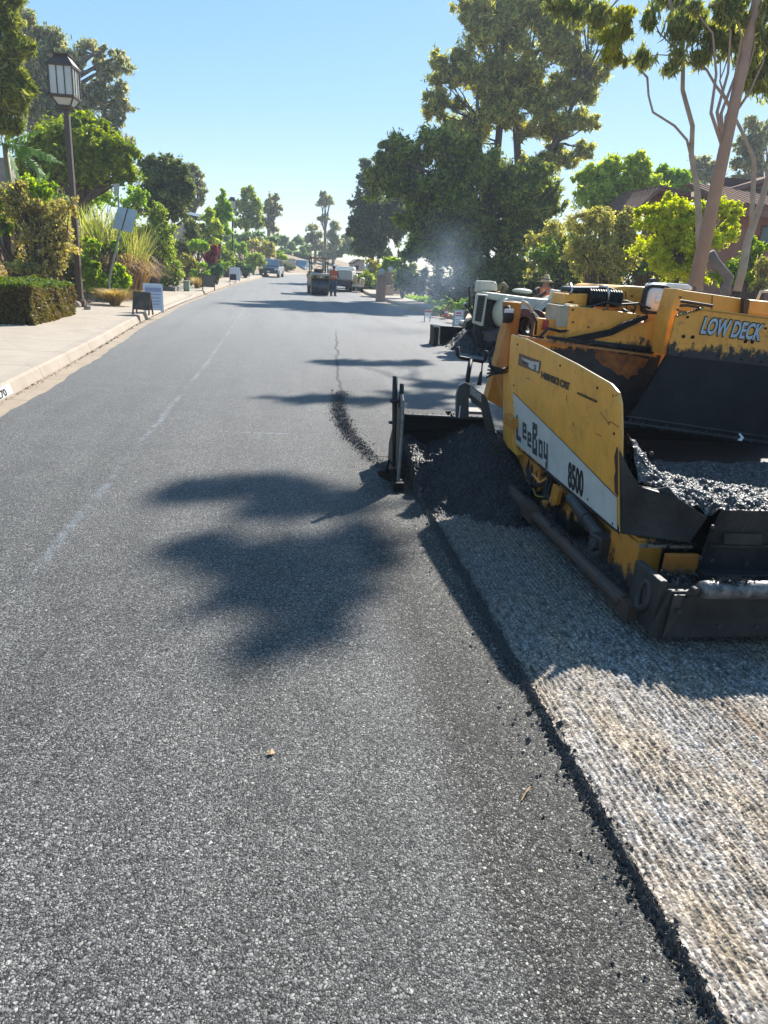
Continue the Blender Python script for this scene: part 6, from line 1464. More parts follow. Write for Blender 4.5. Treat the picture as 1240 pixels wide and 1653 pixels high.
b = MB(); a_ = gp(287, 471, .25); c_ = gp(205, 452, .25)
b.prism([(-5.08, 34.3, .12), (-5.08, 34.6, .12), (-9.2, 36.6, .14), (-9.2, 36.3, .14)], (0, 0, .22)); b.span((-5.25, 34.35, .12), (-5.0, 37.5, .34)); tag(b.build('garden_border', plain('border_grey', (.14, .13, .13), (.22, .2, .18), 8, .85), bevel=.01), 'dark grey masonry border at the foot of the low hedge by the driveway', 'border')
shrub('shrub', 'clipped dark round shrub below the small white house', 46, [(298, 398, 17, 10), (288, 402, 12, 10), (308, 402, 10, 9)], 5000, .10, 'dark', seed=68, hollow=.7)
px_tree('topiary_tree', 'small round topiary tree on a short forked trunk in the far left garden', 'tree', 44, 321, [(322, 398, 13, 9), (314, 402, 9, 8), (331, 402, 8, 7)], .07, 4500, .09, 'green', seed=69, hollow=.6)
shrub('shrub', 'deep red leaved shrub right of the topiary tree', 48, [(341, 412, 8, 9), (346, 405, 6, 8), (338, 420, 7, 8)], 2600, .12, 'red', seed=70)
shrub('shrub', 'blue green agave-like plants below the red shrub', 46, [(352, 438, 8, 6), (345, 442, 6, 5)], 800, .22, 'agave', seed=71, elong=3)
shrub('shrub', 'sage green low shrub left of the topiary tree', 42, [(305, 425, 12, 9), (318, 430, 9, 7), (295, 418, 8, 7)], 2600, .09, 'olive', seed=72)
shrub('shrub', 'green low shrub under the topiary tree', 41, [(326, 428, 7, 6), (333, 445, 10, 6), (312, 442, 8, 6)], 1800, .09, 'green', seed=74)
px_tree('liquidambar_tree', 'bright green narrow upright tree behind the far left garden', 'tree', 58, 354, [(360, 330, 9, 16), (356, 355, 13, 18), (366, 350, 11, 16), (362, 378, 14, 14), (350, 385, 10, 10)], .16, 7000, .20, 'green', seed=75, clumps=20)
px_tree('young_tree', 'pale green young tree left of the narrow upright tree', 'tree', 54, 336, [(334, 355, 12, 14), (345, 372, 12, 14), (328, 375, 10, 12), (340, 390, 12, 10)], .1, 4000, .17, 'willow', seed=76)
px_tree('cypress_tree', 'dark narrow shrubby tree in front of the small white house', 'tree', 47, 312, [(310, 372, 9, 16), (316, 385, 9, 12), (304, 385, 8, 12)], .1, 3000, .13, 'dark', seed=77)
px_tree('broadleaf_tree', 'tall dark green tree with pointed top beyond the far street lamp', 'tree', 88, 398, [(402, 318, 11, 16), (395, 340, 14, 16), (408, 342, 13, 18), (398, 362, 18, 14), (412, 365, 12, 12)], .35, 10000, .28, 'mid', seed=78)
px_tree('eucalyptus_tree', 'brownish loose eucalyptus right of the tall pointed tree', 'tree', 96, 432, [(440, 322, 9, 9), (432, 340, 12, 12), (444, 345, 10, 10), (428, 362, 12, 12), (438, 372, 10, 10), (449, 336, 6, 7)], .3, 5200, .30, 'euca', BARK_GR, seed=79, cr=.3)
shrub('rounded_hedge', 'big rounded clipped hedge mound near the dark blue car', 72, [(413, 421, 14, 13), (405, 424, 10, 10)], 4200, .15, 'mid', seed=80, hollow=.75, cat='hedge')
shrub('rounded_hedge', 'broad olive clipped hedge above the rounded mound', 80, [(430, 402, 16, 11), (412, 397, 14, 9), (438, 408, 10, 11)], 4200, .18, 'olive', seed=81, hollow=.7, cat='hedge')
shrub('shrub', 'mixed green shrubs around the far street lamp', 68, [(378, 402, 14, 14), (392, 405, 10, 10), (388, 428, 8, 7), (366, 405, 10, 10)], 4200, .15, 'green', seed=82)
shrub('shrub', 'low clumps of green plants beside the brown block wall', 62, [(385, 430, 8, 6), (398, 432, 9, 5), (404, 437, 8, 4)], 1800, .12, 'agave', seed=83)
shrub('shrub', 'yellow green bush beyond the rounded hedges', 92, [(452, 414, 10, 6), (446, 408, 7, 5)], 1500, .2, 'bright', seed=84)
shrub('long_hedge', 'long dark hedge at the bend behind the far cars', 100, [(455, 430, 14, 6), (468, 432, 10, 5), (443, 428, 8, 6)], 3200, .2, 'dark', seed=85, cat='hedge')
far_l = [(455, 392, 14, 10, 0), (470, 400, 12, 10, 4), (482, 392, 12, 11, 8), (495, 405, 12, 12, 2), (460, 410, 14, 10, 0), (446, 388, 10, 10, 5), (487, 415, 14, 12, 0)]
lobes = px_lobes(125, far_l, 5); P = crown_points(lobes, 12000, 24, .3, 86, .4)
V, Fc = leaf_quads(P, .38, seed=87); tag(np_mesh('distant_trees', V, Fc, LM['far']), 'distant dark green tree belt at the end of the road', 'trees', kind='stuff')
for i, (L_, bx, lab) in enumerate([([(524, 322, 10, 8), (518, 330, 9, 7), (533, 328, 7, 6), (522, 355, 8, 7)], 523, 'tall thin eucalyptus with a tufted top at the end of the road'), ([(502, 370, 9, 9), (510, 385, 10, 10), (500, 390, 8, 9), (515, 400, 12, 10)], 508, 'short eucalyptus left of the tall thin one at the end of the road'), ([(541, 370, 10, 9), (535, 385, 10, 9), (545, 392, 9, 9), (532, 402, 12, 10)], 537, 'round eucalyptus right of the tall thin one at the end of the road')]):
    px_tree('eucalyptus_tree', lab, 'tree', 118+i*4, bx, L_, .3, 3600, .36, 'euca', BARK_GR, group='eucalyptus trees at the end of the road', seed=90+i, cr=.32)
lobes = px_lobes(130, [(555, 405, 14, 14), (540, 412, 16, 12), (575, 400, 16, 18), (525, 412, 16, 12), (560, 388, 14, 12), (590, 405, 20, 20)], 6); P = crown_points(lobes, 12000, 24, .3, 96, .4)
V, Fc = leaf_quads(P, .40, seed=97); tag(np_mesh('distant_trees', V, Fc, LM['far']), 'pale hazy trees behind the white truck', 'trees', kind='stuff')

shrub('shrub', 'tall light green bushes filling in behind the cane grass', 36, [(60, 345, 50, 34), (20, 320, 40, 30), (110, 330, 40, 26), (215, 330, 22, 26), (150, 320, 34, 22)], 14000, .13, 'green', seed=201)
shrub('shrub', 'green bushes banked up left of the far street lamp', 60, [(345, 400, 14, 14), (360, 415, 14, 12), (330, 398, 12, 12), (312, 400, 12, 10), (372, 420, 10, 10)], 5200, .14, 'mid', seed=202)
shrub('shrub', 'olive bushes between the low hedge and the topiary tree', 50, [(285, 412, 16, 10), (300, 415, 14, 10), (275, 400, 12, 12)], 3200, .12, 'olive', seed=203)
shrub('shrub', 'dark green bushes below the tall pointed tree', 84, [(395, 388, 16, 12), (420, 385, 16, 10), (375, 385, 14, 12), (440, 392, 12, 9)], 4200, .2, 'far', seed=204)
shrub('shrub', 'pale green planting along the far left kerb', 58, [(352, 428, 10, 7), (340, 434, 10, 6), (365, 430, 8, 6)], 1800, .12, 'green', seed=205)

# ---- small houses far left and far right
M_STUC = plain('stucco_cream', (.52, .46, .38), (.46, .40, .33), 2, .9)
M_ROOFB = plain('brown_roof', (.12, .085, .07), (.08, .06, .05), 6, .85)
hs = thing('house', 'cream stucco house with brown gable roof and solar panels among the left trees', 'house', at(290, 400, 52))
Yh = 52; q = lambda x, y, d=0: at(x, y, Yh+d)
b = MB(); b.prism([q(268, 375), q(297, 360), q(299, 400), (q(299, 400).x, Yh, .6), (q(262, 400).x, Yh, .6), q(264, 385)], (0, 7, 0)); b.build('wall', M_STUC, hs)
b = MB(); b.prism([q(264, 384), q(299, 356), q(324, 372), q(324, 368), q(299, 351), q(262, 379)], (0, 7.4, 0)); b.build('roof', M_ROOFB, hs)
b = MB(); b.prism([q(299, 345, 2), q(322, 350, 2), q(322, 357, 3), q(300, 352, 3)], (0, 3, .3)); b.build('solar_panel', plain('solar_panel', (.28, .36, .44), (.2, .28, .36), 5, .25), hs)
b = MB(); b.span((q(278, 400).x, Yh-.03, .9), (q(284, 400).x, Yh+.02, 2.4)); b.build('window', M_GLASS, hs)
hs = thing('house', 'small white roofed house beside the hedge at the bend', 'house', at(470, 430, 108))
b = MB(); b.prism([at(461, 431, 106), at(466, 418, 106), at(476, 424, 106), at(478, 433, 106)], (0, 6, 0)); b.build('wall', M_STUC, hs)
b = MB(); b.prism([at(460, 428, 105.9), at(466, 416, 105.9), at(478, 424, 105.9), at(478, 426, 105.9), at(466, 419, 105.9), at(461, 430, 105.9)], (0, 6, 0)); b.build('roof', plain('white_roof', (.5, .5, .48), None, 4, .8), hs)
hs = thing('house', 'pale house glimpsed above the dark blue pickup on the right', 'house', at(578, 430, 84))
b = MB(); b.prism([at(570, 438, 84), at(571, 424, 84), at(578, 420, 84), at(588, 422, 84), at(590, 438, 84)], (0, 6, 0)); b.build('wall', plain('pink_stucco', (.5, .40, .36), None, 4, .9), hs)
b = MB(); b.prism([at(569, 424, 83.8), at(578, 418, 83.8), at(590, 420, 83.8), at(590, 422, 83.8), at(578, 421, 83.8), at(570, 426, 83.8)], (0, 6, 0)); b.build('roof', M_ROOFB, hs)
b = MB(); b.span((at(574, 430, 84).x, 83.95, at(574, 435, 84).z), (at(579, 430, 84).x, 84.02, at(574, 428, 84).z)); b.build('window', M_GLASS, hs)
# block wall near the far lamp
c0, c1_ = at(360, 425, 61), at(377, 432, 61)
b = MB(); b.span((c0.x, 61, .2), (c1_.x, 61.4, c0.z)); b.prism([(c1_.x, 60.6, .2), (c1_.x+.6, 60.6, .2), (c1_.x+.1, 60.6, c0.z-.2), (c1_.x, 60.6, c0.z)], (0, .8, 0)); 
tag(b.build('block_wall', plain('brown_block', (.16, .12, .10), (.12, .09, .08), 5, .9, 0, .5, 12), bevel=.02), 'brown block garden wall end under the far street lamp', 'wall')

# ---- right side
Ypl = 40.5
brick = bpy.data.materials.new('brick_pier'); brick.use_nodes = True; nt = brick.node_tree; pb_ = nt.nodes['Principled BSDF']
bt = N(nt, 'ShaderNodeTexBrick'); nt.links.new(wcoords(nt, (3, 3, 3)), bt.inputs['Vector']); bt.inputs['Color1'].default_value = (.33, .19, .13, 1); bt.inputs['Color2'].default_value = (.25, .15, .11, 1); bt.inputs['Mortar'].default_value = (.35, .31, .27, 1); bt.inputs['Scale'].default_value = 1.4
nt.links.new(bt.outputs[0], pb_.inputs['Base Color']); pb_.inputs['Roughness'].default_value = .9
for x_, y_, yb_, Yp, lab, wd in ((616, 446, 482, 40, 'brick gate pier with a pale cap, nearer of the two piers', .46), (630, 441, 475, 46, 'brick gate pier with a domed cap, farther of the two piers', .5)):
    c_ = at(x_, y_, Yp); p_ = thing('gate_pier', lab, 'gate pier', (c_.x, Yp, .1), 0, 'brick piers at the right gateway')
    b = MB(); b.span((c_.x-wd/2, Yp-wd/2, .0), (c_.x+wd/2, Yp+wd/2, c_.z)); b.build('shaft', brick, p_)
    b = MB(); b.box((c_.x, Yp, c_.z+.04), (wd+.14, wd+.14, .08)); b.build('cap', M_KERB, p_, bevel=.01)
    b = MB(); b.loft([[Vector((c_.x+sx*w_, Yp+sy*w_, z)) for sx, sy in ((-1, -1), (1, -1), (1, 1), (-1, 1))] for w_, z in ((.12, c_.z+.08), (.16, c_.z+.28), (.02, c_.z+.42))]); b.build('lantern', M_PANE, p_)
b = MB(); c_ = at(622, 466, 44); d_ = at(652, 460, 46); b.prism([at(622, 475, 44), at(622, 462, 44), at(652, 457, 46), at(652, 475, 46)], (0, .3, 0)); tag(b.build('garden_wall', brick), 'low brick wall behind the two gate piers', 'wall')
# lawn patches
r_ = np.random.default_rng(51); n = 5200
y_ = r_.uniform(33, 44, n); x_ = np.array([xr(y)+1.65 for y in y_])+r_.uniform(0, 2.6, n); z_ = np.array([gl(y, x) for y, x in zip(y_, x_)])
V, Fc = leaf_quads(np.stack([x_, y_, z_+.06], 1), .16, 1.8, flat=.5, seed=52); tag(np_mesh('lawn', V, Fc, LM['grass']), 'bright green lawn strip behind the right walk', 'lawn', kind='stuff')
n = 5200; y_ = r_.uniform(24, 31, n); x_ = np.array([xr(y)+3.6 for y in y_])+r_.uniform(0, 5, n); z_ = np.array([gl(y, x) for y, x in zip(y_, x_)])
V, Fc = leaf_quads(np.stack([x_, y_, z_+.05], 1), .16, 1.8, flat=.5, seed=53); tag(np_mesh('lawn', V, Fc, LM['grass']), 'green lawn behind the worker in the straw hat', 'lawn', kind='stuff')
# white flowers / sign bits
px_tree('pine_tree', 'dense dark pine with spreading boughs right of the road, behind the smoke', 'tree', 37, 745, [(650, 265, 40, 36), (720, 250, 50, 34), (640, 310, 48, 36), (700, 320, 60, 40), (770, 290, 60, 40), (820, 330, 60, 44), (740, 365, 70, 40), (680, 370, 44, 34), (860, 380, 46, 40), (800, 400, 60, 38), (640, 245, 24, 18), (880, 330, 34, 34), (730, 420, 60, 34), (820, 440, 50, 30), (860, 300, 40, 30), (690, 410, 34, 30), (770, 440, 50, 30)], .32, 105000, .15, 'pine_dark', seed=101, clumps=40, cr=.24, elong=2.6, up=.7)
px_tree('pine_tree', 'bluish pine standing farther up the road, left of the dense dark pine', 'tree', 68, 600, [(600, 280, 16, 18), (592, 310, 22, 22), (612, 340, 26, 26), (585, 345, 20, 20), (600, 370, 32, 24), (580, 385, 22, 18), (630, 385, 28, 28), (605, 405, 30, 20), (572, 365, 12, 12), (640, 350, 22, 26)], .28, 26000, .25, 'pine_blue', seed=102, clumps=22, cr=.30, elong=2.2, up=.7)
tall = [(760, 262, 34, 25), (905, 265, 39, 25), (850, 275, 34, 18), (860, 30, 57, 48), (800, 70, 57, 48), (900, 90, 57, 48), (780, 20, 39, 39), (920, 20, 39, 39), (760, 130, 48, 43), (840, 140, 57, 48), (930, 160, 43, 43), (716, 135, 21, 34), (700, 185, 25, 25), (800, 200, 57, 43), (890, 210, 48, 43), (740, 220, 43, 33), (960, 120, 33, 33), (720, 170, 23, 23), (950, 205, 29, 25), (940, 250, 23, 15), (970, 60, 20, 34)]
tp = px_tree('pine_tree', 'very tall multi-stemmed pine towering over the right side of the road', 'tree', 46, 815, tall, .34, 60000, .17, 'pine_tall', BARK, seed=103, clumps=26, cr=.26, elong=3.2, up=1.1, hollow=.3,
        extra=[([at(790, 400, 46), at(800, 280, 46), at(808, 190, 46), at(800, 60, 46)], [.3, .24, .2, .1]), ([at(850, 400, 46), at(838, 280, 46.5), at(832, 190, 46.5), at(850, 60, 47)], [.3, .26, .2, .1]), ([at(840, 400, 45.5), at(870, 280, 45.5), at(915, 190, 45.5), at(965, 80, 45)], [.22, .18, .13, .06]), ([at(780, 400, 45.5), at(776, 260, 45.5), at(770, 150, 45)], [.2, .16, .08])])
shrub('shrub', 'dark shrub mass under the dense dark pine', 33, [(690, 460, 30, 26), (735, 465, 34, 26), (780, 470, 40, 22), (830, 470, 40, 26), (655, 455, 22, 20), (880, 465, 44, 30)], 16000, .12, 'dark', seed=104)
shrub('shrub', 'round green shrub right of the gate piers', 42, [(652, 448, 14, 16), (662, 440, 12, 14), (645, 462, 10, 8)], 5000, .12, 'mid', seed=105)
shrub('shrub', 'yellow green strap-leaved shrub behind the gate piers', 47, [(632, 432, 12, 12), (622, 445, 10, 12), (640, 428, 8, 8)], 2600, .18, 'bright', seed=106, elong=3)
shrub('shrub', 'shrub with a flat clipped top beyond the gate piers', 56, [(602, 428, 12, 8), (598, 445, 14, 12), (612, 440, 10, 12)], 5000, .14, 'olive', seed=107)
shrub('shrub', 'low dark green shrubs behind the tan tank trailer', 54, [(588, 452, 14, 12), (606, 460, 12, 10), (597, 466, 14, 6)], 4200, .14, 'mid', seed=108)
shrub('flowering_plant', 'small plant with violet flower heads behind the white paver', 26, [(748, 490, 9, 8), (738, 498, 8, 7), (756, 500, 8, 6)], 1500, .06, 'green', seed=109, cat='plant')
shrub('shrub', 'leafy low plants around the red-orange cone', 28.5, [(715, 500, 12, 7), (728, 494, 9, 7), (704, 502, 8, 5)], 1500, .09, 'mid', seed=110)
shrub('shrub', 'pale yellow green leaning branches behind the white paver', 30, [(895, 400, 40, 34), (870, 430, 26, 18), (925, 420, 30, 26)], 6500, .11, 'olive', seed=111)
shrub('shrub', 'large olive brown shrub between the pines and the lime green tree', 24, [(960, 385, 46, 34), (1000, 400, 40, 36), (940, 420, 38, 30), (985, 430, 44, 30), (1010, 370, 24, 22), (975, 360, 30, 20)], 26000, .075, 'olive', seed=112)
px_tree('lime_tree', 'vivid yellow green leafy tree in front of the brown house', 'tree', 20, 1090, [(1090, 340, 36, 20), (1070, 370, 42, 26), (1120, 365, 40, 26), (1150, 350, 34, 20), (1100, 400, 50, 28), (1160, 385, 30, 18), (1060, 410, 38, 30), (1180, 345, 18, 16), (1045, 345, 18, 12), (1085, 325, 12, 10), (1105, 440, 50, 24), (1180, 360, 16, 12)], .09, 30000, .085, 'lime', seed=113, cr=.25)
shrub('shrub', 'second vivid yellow green bush right of the slender pale trunk', 19, [(1215, 410, 20, 20), (1222, 440, 26, 22), (1212, 392, 10, 10), (1205, 455, 26, 18), (1180, 440, 22, 20)], 8000, .08, 'bright', seed=114)
shrub('shrub', 'grey green bush at the right edge above the yellow hood', 17.5, [(1236, 430, 14, 20), (1232, 460, 16, 12)], 2400, .06, 'olive', seed=115)
px_tree('willow_tree', 'light green feathery tree behind the olive shrub', 'tree', 34, 985, [(1000, 300, 38, 34), (960, 320, 34, 30), (1035, 300, 30, 26), (1020, 335, 34, 24), (1055, 320, 22, 22), (985, 345, 40, 26), (1030, 270, 20, 18), (985, 272, 18, 16), (945, 290, 20, 20)], .2, 26000, .15, 'willow', seed=116, elong=2.2)
px_tree('broadleaf_tree', 'rich green round tree above the left gable of the brown house', 'tree', 40, 1095, [(1080, 290, 24, 16), (1100, 300, 24, 16), (1065, 285, 18, 14), (1120, 305, 16, 14), (1075, 310, 26, 16)], .2, 10000, .16, 'green', seed=117)
px_tree('eucalyptus_tree', 'grey green rounded tree far behind the brown house', 'tree', 60, 1135, [(1130, 270, 18, 14), (1155, 280, 16, 14), (1120, 285, 14, 12), (1165, 295, 14, 10), (1135, 290, 20, 12)], .25, 7000, .22, 'euca', BARK_GR, seed=118)
px_tree('eucalyptus_tree', 'grey brown eucalyptus at the right edge behind the house roof', 'tree', 50, 1222, [(1215, 245, 24, 18), (1235, 225, 24, 22), (1200, 270, 20, 16), (1225, 270, 24, 18), (1195, 235, 14, 12), (1212, 205, 20, 12), (1190, 290, 14, 10)], .25, 12000, .18, 'euca', BARK_GR, seed=119, elong=2.2, droop=.2)
px_tree('eucalyptus_tree', 'hanging yellow green eucalyptus spray beside the tall pine top', 'tree', 15.6, 1128, [(1000, 60, 14, 26), (985, 80, 10, 22), (1008, 30, 12, 24), (1005, 95, 12, 12), (978, 60, 8, 14)], .05, 2600, .085, 'euca_yel', BARK_EU2, seed=120, elong=3.6, droop=.9, limb_r=.01, clumps=9, up=-1.1,
        extra=[([at(1130, 470, 15.6), at(1128, 345, 15.6), at(1125, 300, 15.6), at(1116, 250, 15.6), at(1118, 203, 15.6), at(1109, 171, 15.6), at(1102, 145, 15.6), at(1103, 87, 15.6), at(1095, 58, 15.6), at(1080, -4, 15.6), at(1070, -60, 15.6)], [.075, .07, .065, .055, .048, .046, .044, .04, .036, .03, .025]),
               ([at(1115, 250, 15.6), at(1109, 226, 15.6), at(1089, 203, 15.6), at(1054, 181, 15.6), at(1047, 154, 15.6), at(1045, 125, 15.6), at(1031, 110, 15.6), at(1016, 99, 15.6), at(1005, 86, 15.6), at(1000, 50, 15.6)], [.03, .027, .025, .023, .022, .024, .02, .018, .012, .008])])
E1 = at(1122, 470, 14.2)
hang = [(1185, 20, 32, 22), (1215, 40, 24, 26), (1160, 10, 26, 18), (1236, 70, 14, 30), (1240, 15, 20, 26), (1120, 15, 16, 12)]
def over(gx, gy, h, rx, ry, rz=.35): return (gx+.72*h, gy+1.02*h, h, rx, ry, rz)     # bough high above that throws its shade on (gx, gy)
e1l = px_lobes(14.2, hang, 7)
hi = [over(-.72, 5.05, 10.3, 0.24, 0.16), over(-.42, 5.15, 10.4, 0.29, 0.17), over(-.08, 5.25, 10.4, 0.26, 0.16), over(.20, 5.15, 10.3, 0.26, 0.18), over(.05, 4.75, 10.2, 0.19, 0.16), over(-.42, 3.95, 10.2, 0.20, 0.16), over(-.16, 3.85, 10.2, 0.26, 0.21), over(.10, 3.55, 10.0, 0.22, 0.21), over(-.12, 3.40, 10.0, 0.19, 0.16), over(.14, 3.05, 10.0, 0.17, 0.16), over(.36, 4.25, 10, 0.18, 0.21), over(.42, 4.85, 10.2, 0.22, 0.18), over(.5, 3.8, 10.1, 0.14, 0.16),
      over(1.2, 13.0, 8.6, .8, .25), over(2.3, 13.2, 8.6, .7, .2), over(.7, 9.2, 8.8, .6, .25), over(1.7, 9.6, 8.8, .5, .3), over(2.4, 10.8, 8.8, .5, .3), over(3.4, 11.5, 8.6, .6, .3), over(3.0, 8.8, 9.0, .5, .3), over(2.1, 7.9, 9, .4, .2)]
tree('eucalyptus_tree', 'eucalyptus with a thick bare pinkish leaning trunk rising behind the yellow hood', 'tree', (E1.x, 14.2, .3), (8.3, 14.2, 10.2), .12, e1l+hi, 34000, .045, LM['euca_hang'], BARK_EU, seed=121, elong=4.4, droop=.7, limb_r=.04, clumps=9, cr=.55, bend=.06, hollow=.1, up=-.6,
     extra=[([at(1122, 462, 14.2), at(1222, 0, 14.2), (8.3, 14.2, 9.6), (7.7, 14.6, 10.4)], [.145, .088, .07, .03]), ([(8.32, 14.2, 8.5), (7.6, 14.6, 9.6), (7.0, 15.0, 10.2)], [.07, .05, .03]), ([(8.3, 14.2, 7.6), (7.9, 18, 8.4), (8.5, 21.5, 8.7)], [.05, .04, .02])])
s3 = lambda x, y: at(x, y, 15.0)
lob3 = px_lobes(15.0, [(1104, 48, 17, 22), (1116, 24, 18, 18), (1130, 92, 8, 16), (1083, 105, 8, 18), (1045, 32, 8, 14), (1040, 92, 8, 14), (1212, 105, 22, 30), (1232, 125, 14, 34), (1165, 52, 22, 22), (1190, 66, 18, 26)], 9)
tree('eucalyptus_tree', 'slender pale forked eucalyptus at the right edge with thin crossing branches', 'tree', (s3(1188, 480).x, 15, .3), tuple(s3(1213, 372)), .13, lob3, 9000, .042, LM['euca_hang'], BARK_EU2, seed=122, elong=5.0, droop=.9, limb_r=.012, clumps=4, cr=1.35, up=-.9, hollow=.05, bend=.02,
     extra=[([s3(1190, 470), s3(1200, 430), s3(1207, 390), s3(1213, 372), s3(1225, 340), s3(1242, 280), s3(1262, 200)], [.09, .085, .08, .078, .065, .055, .04]),
            ([s3(1213, 372), s3(1214, 340), s3(1217, 290), s3(1217, 258), s3(1210, 240), s3(1199, 215), s3(1180, 177), s3(1170, 157), s3(1156, 139), s3(1141, 113), s3(1127, 99), s3(1103, 87), s3(1080, 68), s3(1060, 50)], [.055, .05, .048, .044, .038, .034, .03, .035, .025, .022, .02, .018, .014, .01]),
            ([s3(1170, 157), s3(1162, 130), s3(1168, 115), s3(1176, 90)], [.02, .016, .012, .008]), ([s3(1163, 128), s3(1163, 100), s3(1150, 80), s3(1128, 65)], [.014, .012, .01, .008]), ([s3(1103, 87), s3(1120, 62), s3(1130, 61), s3(1140, 44)], [.016, .014, .012, .008]), ([s3(1190, 157), s3(1215, 135), s3(1240, 110)], [.012, .012, .01])])
b = MB(); b.tube([at(1147, 407, 15.5), at(1155, 423, 15.5), at(1166, 436, 15.5), at(1177, 449, 15.5), at(1173, 462, 15.5), at(1168, 480, 15.5)], [.085, .095, .10, .10, .10, .12], 12)
tag(b.build('tree_stub', BARK_GR, smooth=True), 'crooked grey sawn-off tree stub between the two pale trunks', 'tree stump')
shrub('shrub', 'mid green hedge-like bushes behind the olive brown shrub', 29, [(880, 425, 34, 30), (930, 410, 36, 34), (1000, 420, 44, 36), (1050, 430, 40, 32), (960, 450, 50, 20)], 13000, .11, 'mid', seed=210)
# ---- the brown house on the right
hs = thing('house', 'red brown stucco house with tiled roofs behind the lime green tree', 'house', (at(1180, 420, 27).x, 27, .8))
M_RB = plain('red_brown_stucco', (.36, .165, .115), (.30, .135, .095), 2.5, .95, 0, .2, 60, .2)
M_TILE = plain('clay_tile', (.26, .13, .085), (.14, .08, .055), 14, .95, 0, .6, 18, .15)
M_FASC = plain('brown_fascia', (.13, .065, .045), (.09, .05, .035), 5, .7)
H = lambda x, y, Y=27: at(x, y, Y)
x0 = H(1100, 400).x; x1 = 24.0
b = MB(); b.span((x0, 27, .4), (x1, 27.3, H(1178, 340).z)); b.span((H(1045, 340, 30).x, 30, .4), (x0+1.5, 30.2, H(1060, 330, 30).z))
b.prism([H(1040, 334, 30), H(1064, 306, 30), H(1112, 318, 30), H(1112, 345, 30), H(1040, 345, 30)], (0, .2, 0)); b.build('wall', M_RB, hs)
b = MB(); b.span((H(1150, 300, 30).x, 30, 2), (26, 30.2, H(1240, 292, 30).z)); b.build('upper_wall', M_FASC, hs)
# roofs: tiled slabs
def slab(mb, a, b_, c_, d_, t_=.12): mb.prism([a, b_, c_, d_], (0, 0, t_))
b = MB()
def rng_tiles(mb, p0, p1, q0, q1, n_):       # rows of barrel tiles between an eave p and a ridge q
    for k in range(n_):
        t_ = (k+.5)/n_; a = Vector(p0).lerp(Vector(p1), t_); c_ = Vector(q0).lerp(Vector(q1), t_); mb.tube([a, c_], [.11, .09], 6)
ev0 = H(1176, 336, 26.4); ev1 = Vector((24.2, 26.4, ev0.z)); rd0 = Vector((ev0.x, 29.8, ev0.z+1.0)); rd1 = Vector((24.2, 29.8, ev0.z+1.0))
slab(b, ev0, ev1, rd1, rd0); rng_tiles(b, ev0+Vector((0, 0, .13)), ev1+Vector((0, 0, .13)), rd0+Vector((0, 0, .13)), rd1+Vector((0, 0, .13)), 34)
g0 = H(1032, 334, 29.4); g1 = H(1064, 302, 29.4); g2 = H(1114, 314, 29.4)
b.prism([g0, g1, g2, g2+Vector((0, 0, -.16)), g1+Vector((0, 0, -.22)), g0+Vector((0, 0, -.18))], (0, 4, .0))
for k in range(12):
    y_ = 29.4+k*.34; b.tube([(g1.x, y_, g1.z+.03), (g2.x, y_, g2.z+.03)], .07, 6)
u0 = H(1146, 313, 29.2); u1 = H(1262, 280, 29.2)
b.prism([u0, u1, u1+Vector((0, 0, -.24)), u0+Vector((0, 0, -.22))], (0, 5, 0)); b.build('roof', M_TILE, hs)
b = MB(); b.tube([g0+Vector((0, -.03, -.12)), g1+Vector((0, -.03, -.12)), g2+Vector((0, -.03, -.08))], .10, 4); b.tube([u0+Vector((0, -.03, -.14)), u1+Vector((0, -.03, -.14))], .12, 4); b.span((ev0.x, 26.36, ev0.z-.22), (24.2, 26.42, ev0.z)); b.build('fascia', plain('red_fascia', (.24, .11, .07), (.18, .08, .05), 4, .7), hs)
for xa, ya, xb, yb, Yw in ((1182, 311, 1213, 325, 29.97), (1222, 301, 1245, 318, 29.97), (1232, 366, 1262, 394, 26.97), (1130, 375, 1150, 400, 26.97)):
    a = at(xa, ya, Yw); c_ = at(xb, yb, Yw); b = MB(); b.span((a.x, Yw, c_.z), (c_.x, Yw+.05, a.z)); wn = b.build('window', M_GLASS, hs)
    b = MB()
    for q0, q1 in (((a.x-.06, Yw-.03, c_.z-.06), (c_.x+.06, Yw, c_.z)), ((a.x-.06, Yw-.03, a.z), (c_.x+.06, Yw, a.z+.06)), ((a.x-.06, Yw-.03, c_.z), (a.x, Yw, a.z)), ((c_.x, Yw-.03, c_.z), (c_.x+.06, Yw, a.z))): b.span(q0, q1)
    b.build('frame', M_FASC, wn)
b = MB(); c_ = H(1191, 330, 27.6); b.ball(c_, (.30, .30, .20), 12, 8); b.build('skylight', M_PAPER, hs, smooth=True)

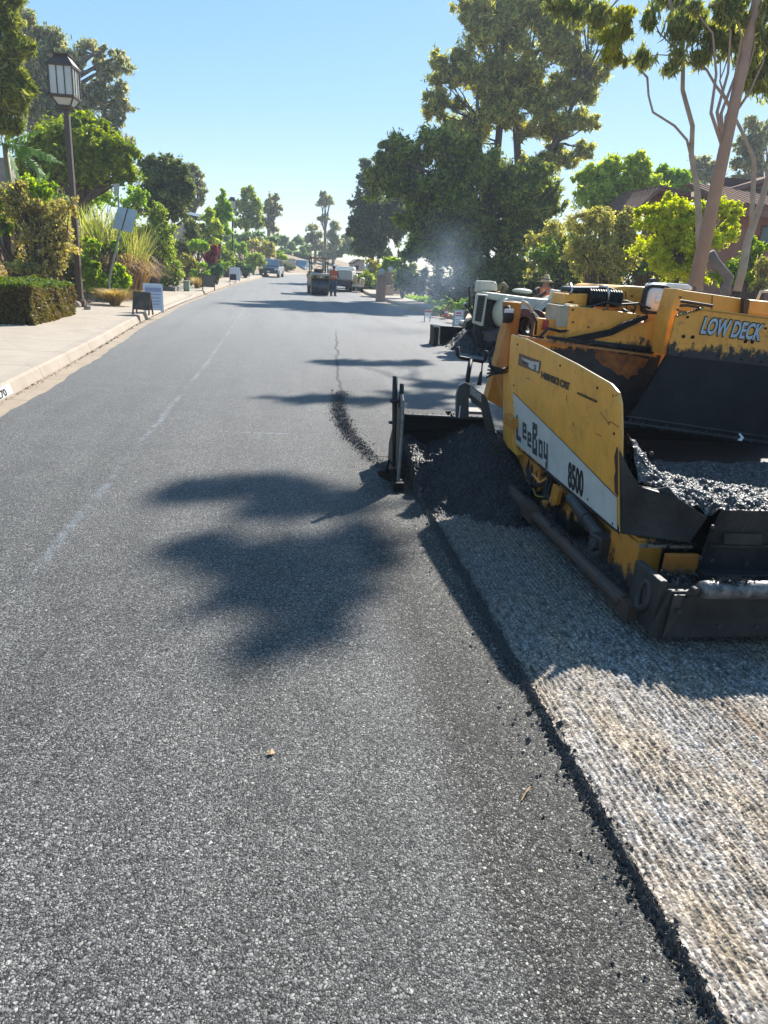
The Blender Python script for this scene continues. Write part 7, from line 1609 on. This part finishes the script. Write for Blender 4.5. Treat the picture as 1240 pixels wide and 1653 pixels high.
# ---- smoke from the hot mix by the white paver, and the air
def volume_box(name, lo, hi, dens, col, noise_s=None, aniso=.2, label=None, cat=None):
    b = MB(); b.span(lo, hi); mt = bpy.data.materials.new(name+'_air'); mt.use_nodes = True; nt = mt.node_tree; nt.nodes.clear()
    out = nt.nodes.new('ShaderNodeOutputMaterial'); v = nt.nodes.new('ShaderNodeVolumePrincipled'); v.inputs['Color'].default_value = rgba(col); v.inputs['Anisotropy'].default_value = aniso
    v.inputs['Density'].default_value = dens; nt.links.new(v.outputs[0], out.inputs['Volume'])
    o = b.build(name, mt); tag(o, label, cat, kind='stuff'); return o, nt, v
c_ = at(722, 432, 22.5)
b = MB(); b.span((c_.x-3.2, 20.4, .1), (c_.x+1.7, 24.5, 3.8)); mt = bpy.data.materials.new('smoke_air'); mt.use_nodes = True; nt = mt.node_tree; nt.nodes.clear()
out = nt.nodes.new('ShaderNodeOutputMaterial'); v = nt.nodes.new('ShaderNodeVolumePrincipled'); v.inputs['Color'].default_value = (.50, .64, .85, 1); v.inputs['Anisotropy'].default_value = .3
g_ = N(nt, 'ShaderNodeNewGeometry'); tot = None
for (x_, y_, z_), r_s, k_ in [(at(722, 405, 22.5), 1.3, .03), (at(716, 440, 22.3), 1.2, .045), (at(700, 470, 22), 1.3, .06), (at(655, 478, 22.6), 1.4, .05), (at(735, 425, 22.6), 1.0, .03)]:
    s_ = N(nt, 'ShaderNodeVectorMath'); s_.operation = 'DISTANCE'; nt.links.new(g_.outputs['Position'], s_.inputs[0]); s_.inputs[1].default_value = (x_, y_, z_)
    q_ = maprange(nt, s_.outputs['Value'], r_s*.15, r_s*1.15, k_, 0); tot = q_ if tot is None else math_(nt, 'ADD', tot, q_)
nz = ramp(nt, noise(nt, wcoords(nt), 1.7, 4, .6, dist=.6), [(.36, .05), (.66, 1.8)])
nt.links.new(math_(nt, 'MULTIPLY', tot, nz), v.inputs['Density']); nt.links.new(v.outputs[0], out.inputs['Volume'])
tag(b.build('smoke', mt), 'thin bluish smoke drifting up beside the white paver', 'smoke', kind='stuff')
# the air of the street: far trees pale and blue
H_ = MB(); H_.span((-260, -260, -1.4), (260, 260, 27)); mt = bpy.data.materials.new('haze_air'); mt.use_nodes = True; nt = mt.node_tree; nt.nodes.clear()
out = nt.nodes.new('ShaderNodeOutputMaterial'); v = nt.nodes.new('ShaderNodeVolumePrincipled'); v.inputs['Color'].default_value = (.78, .88, 1, 1); v.inputs['Anisotropy'].default_value = .2
v.inputs['Density'].default_value = .0009; nt.links.new(v.outputs[0], out.inputs['Volume'])
o = H_.build('haze', mt); tag(o, kind='stuff')
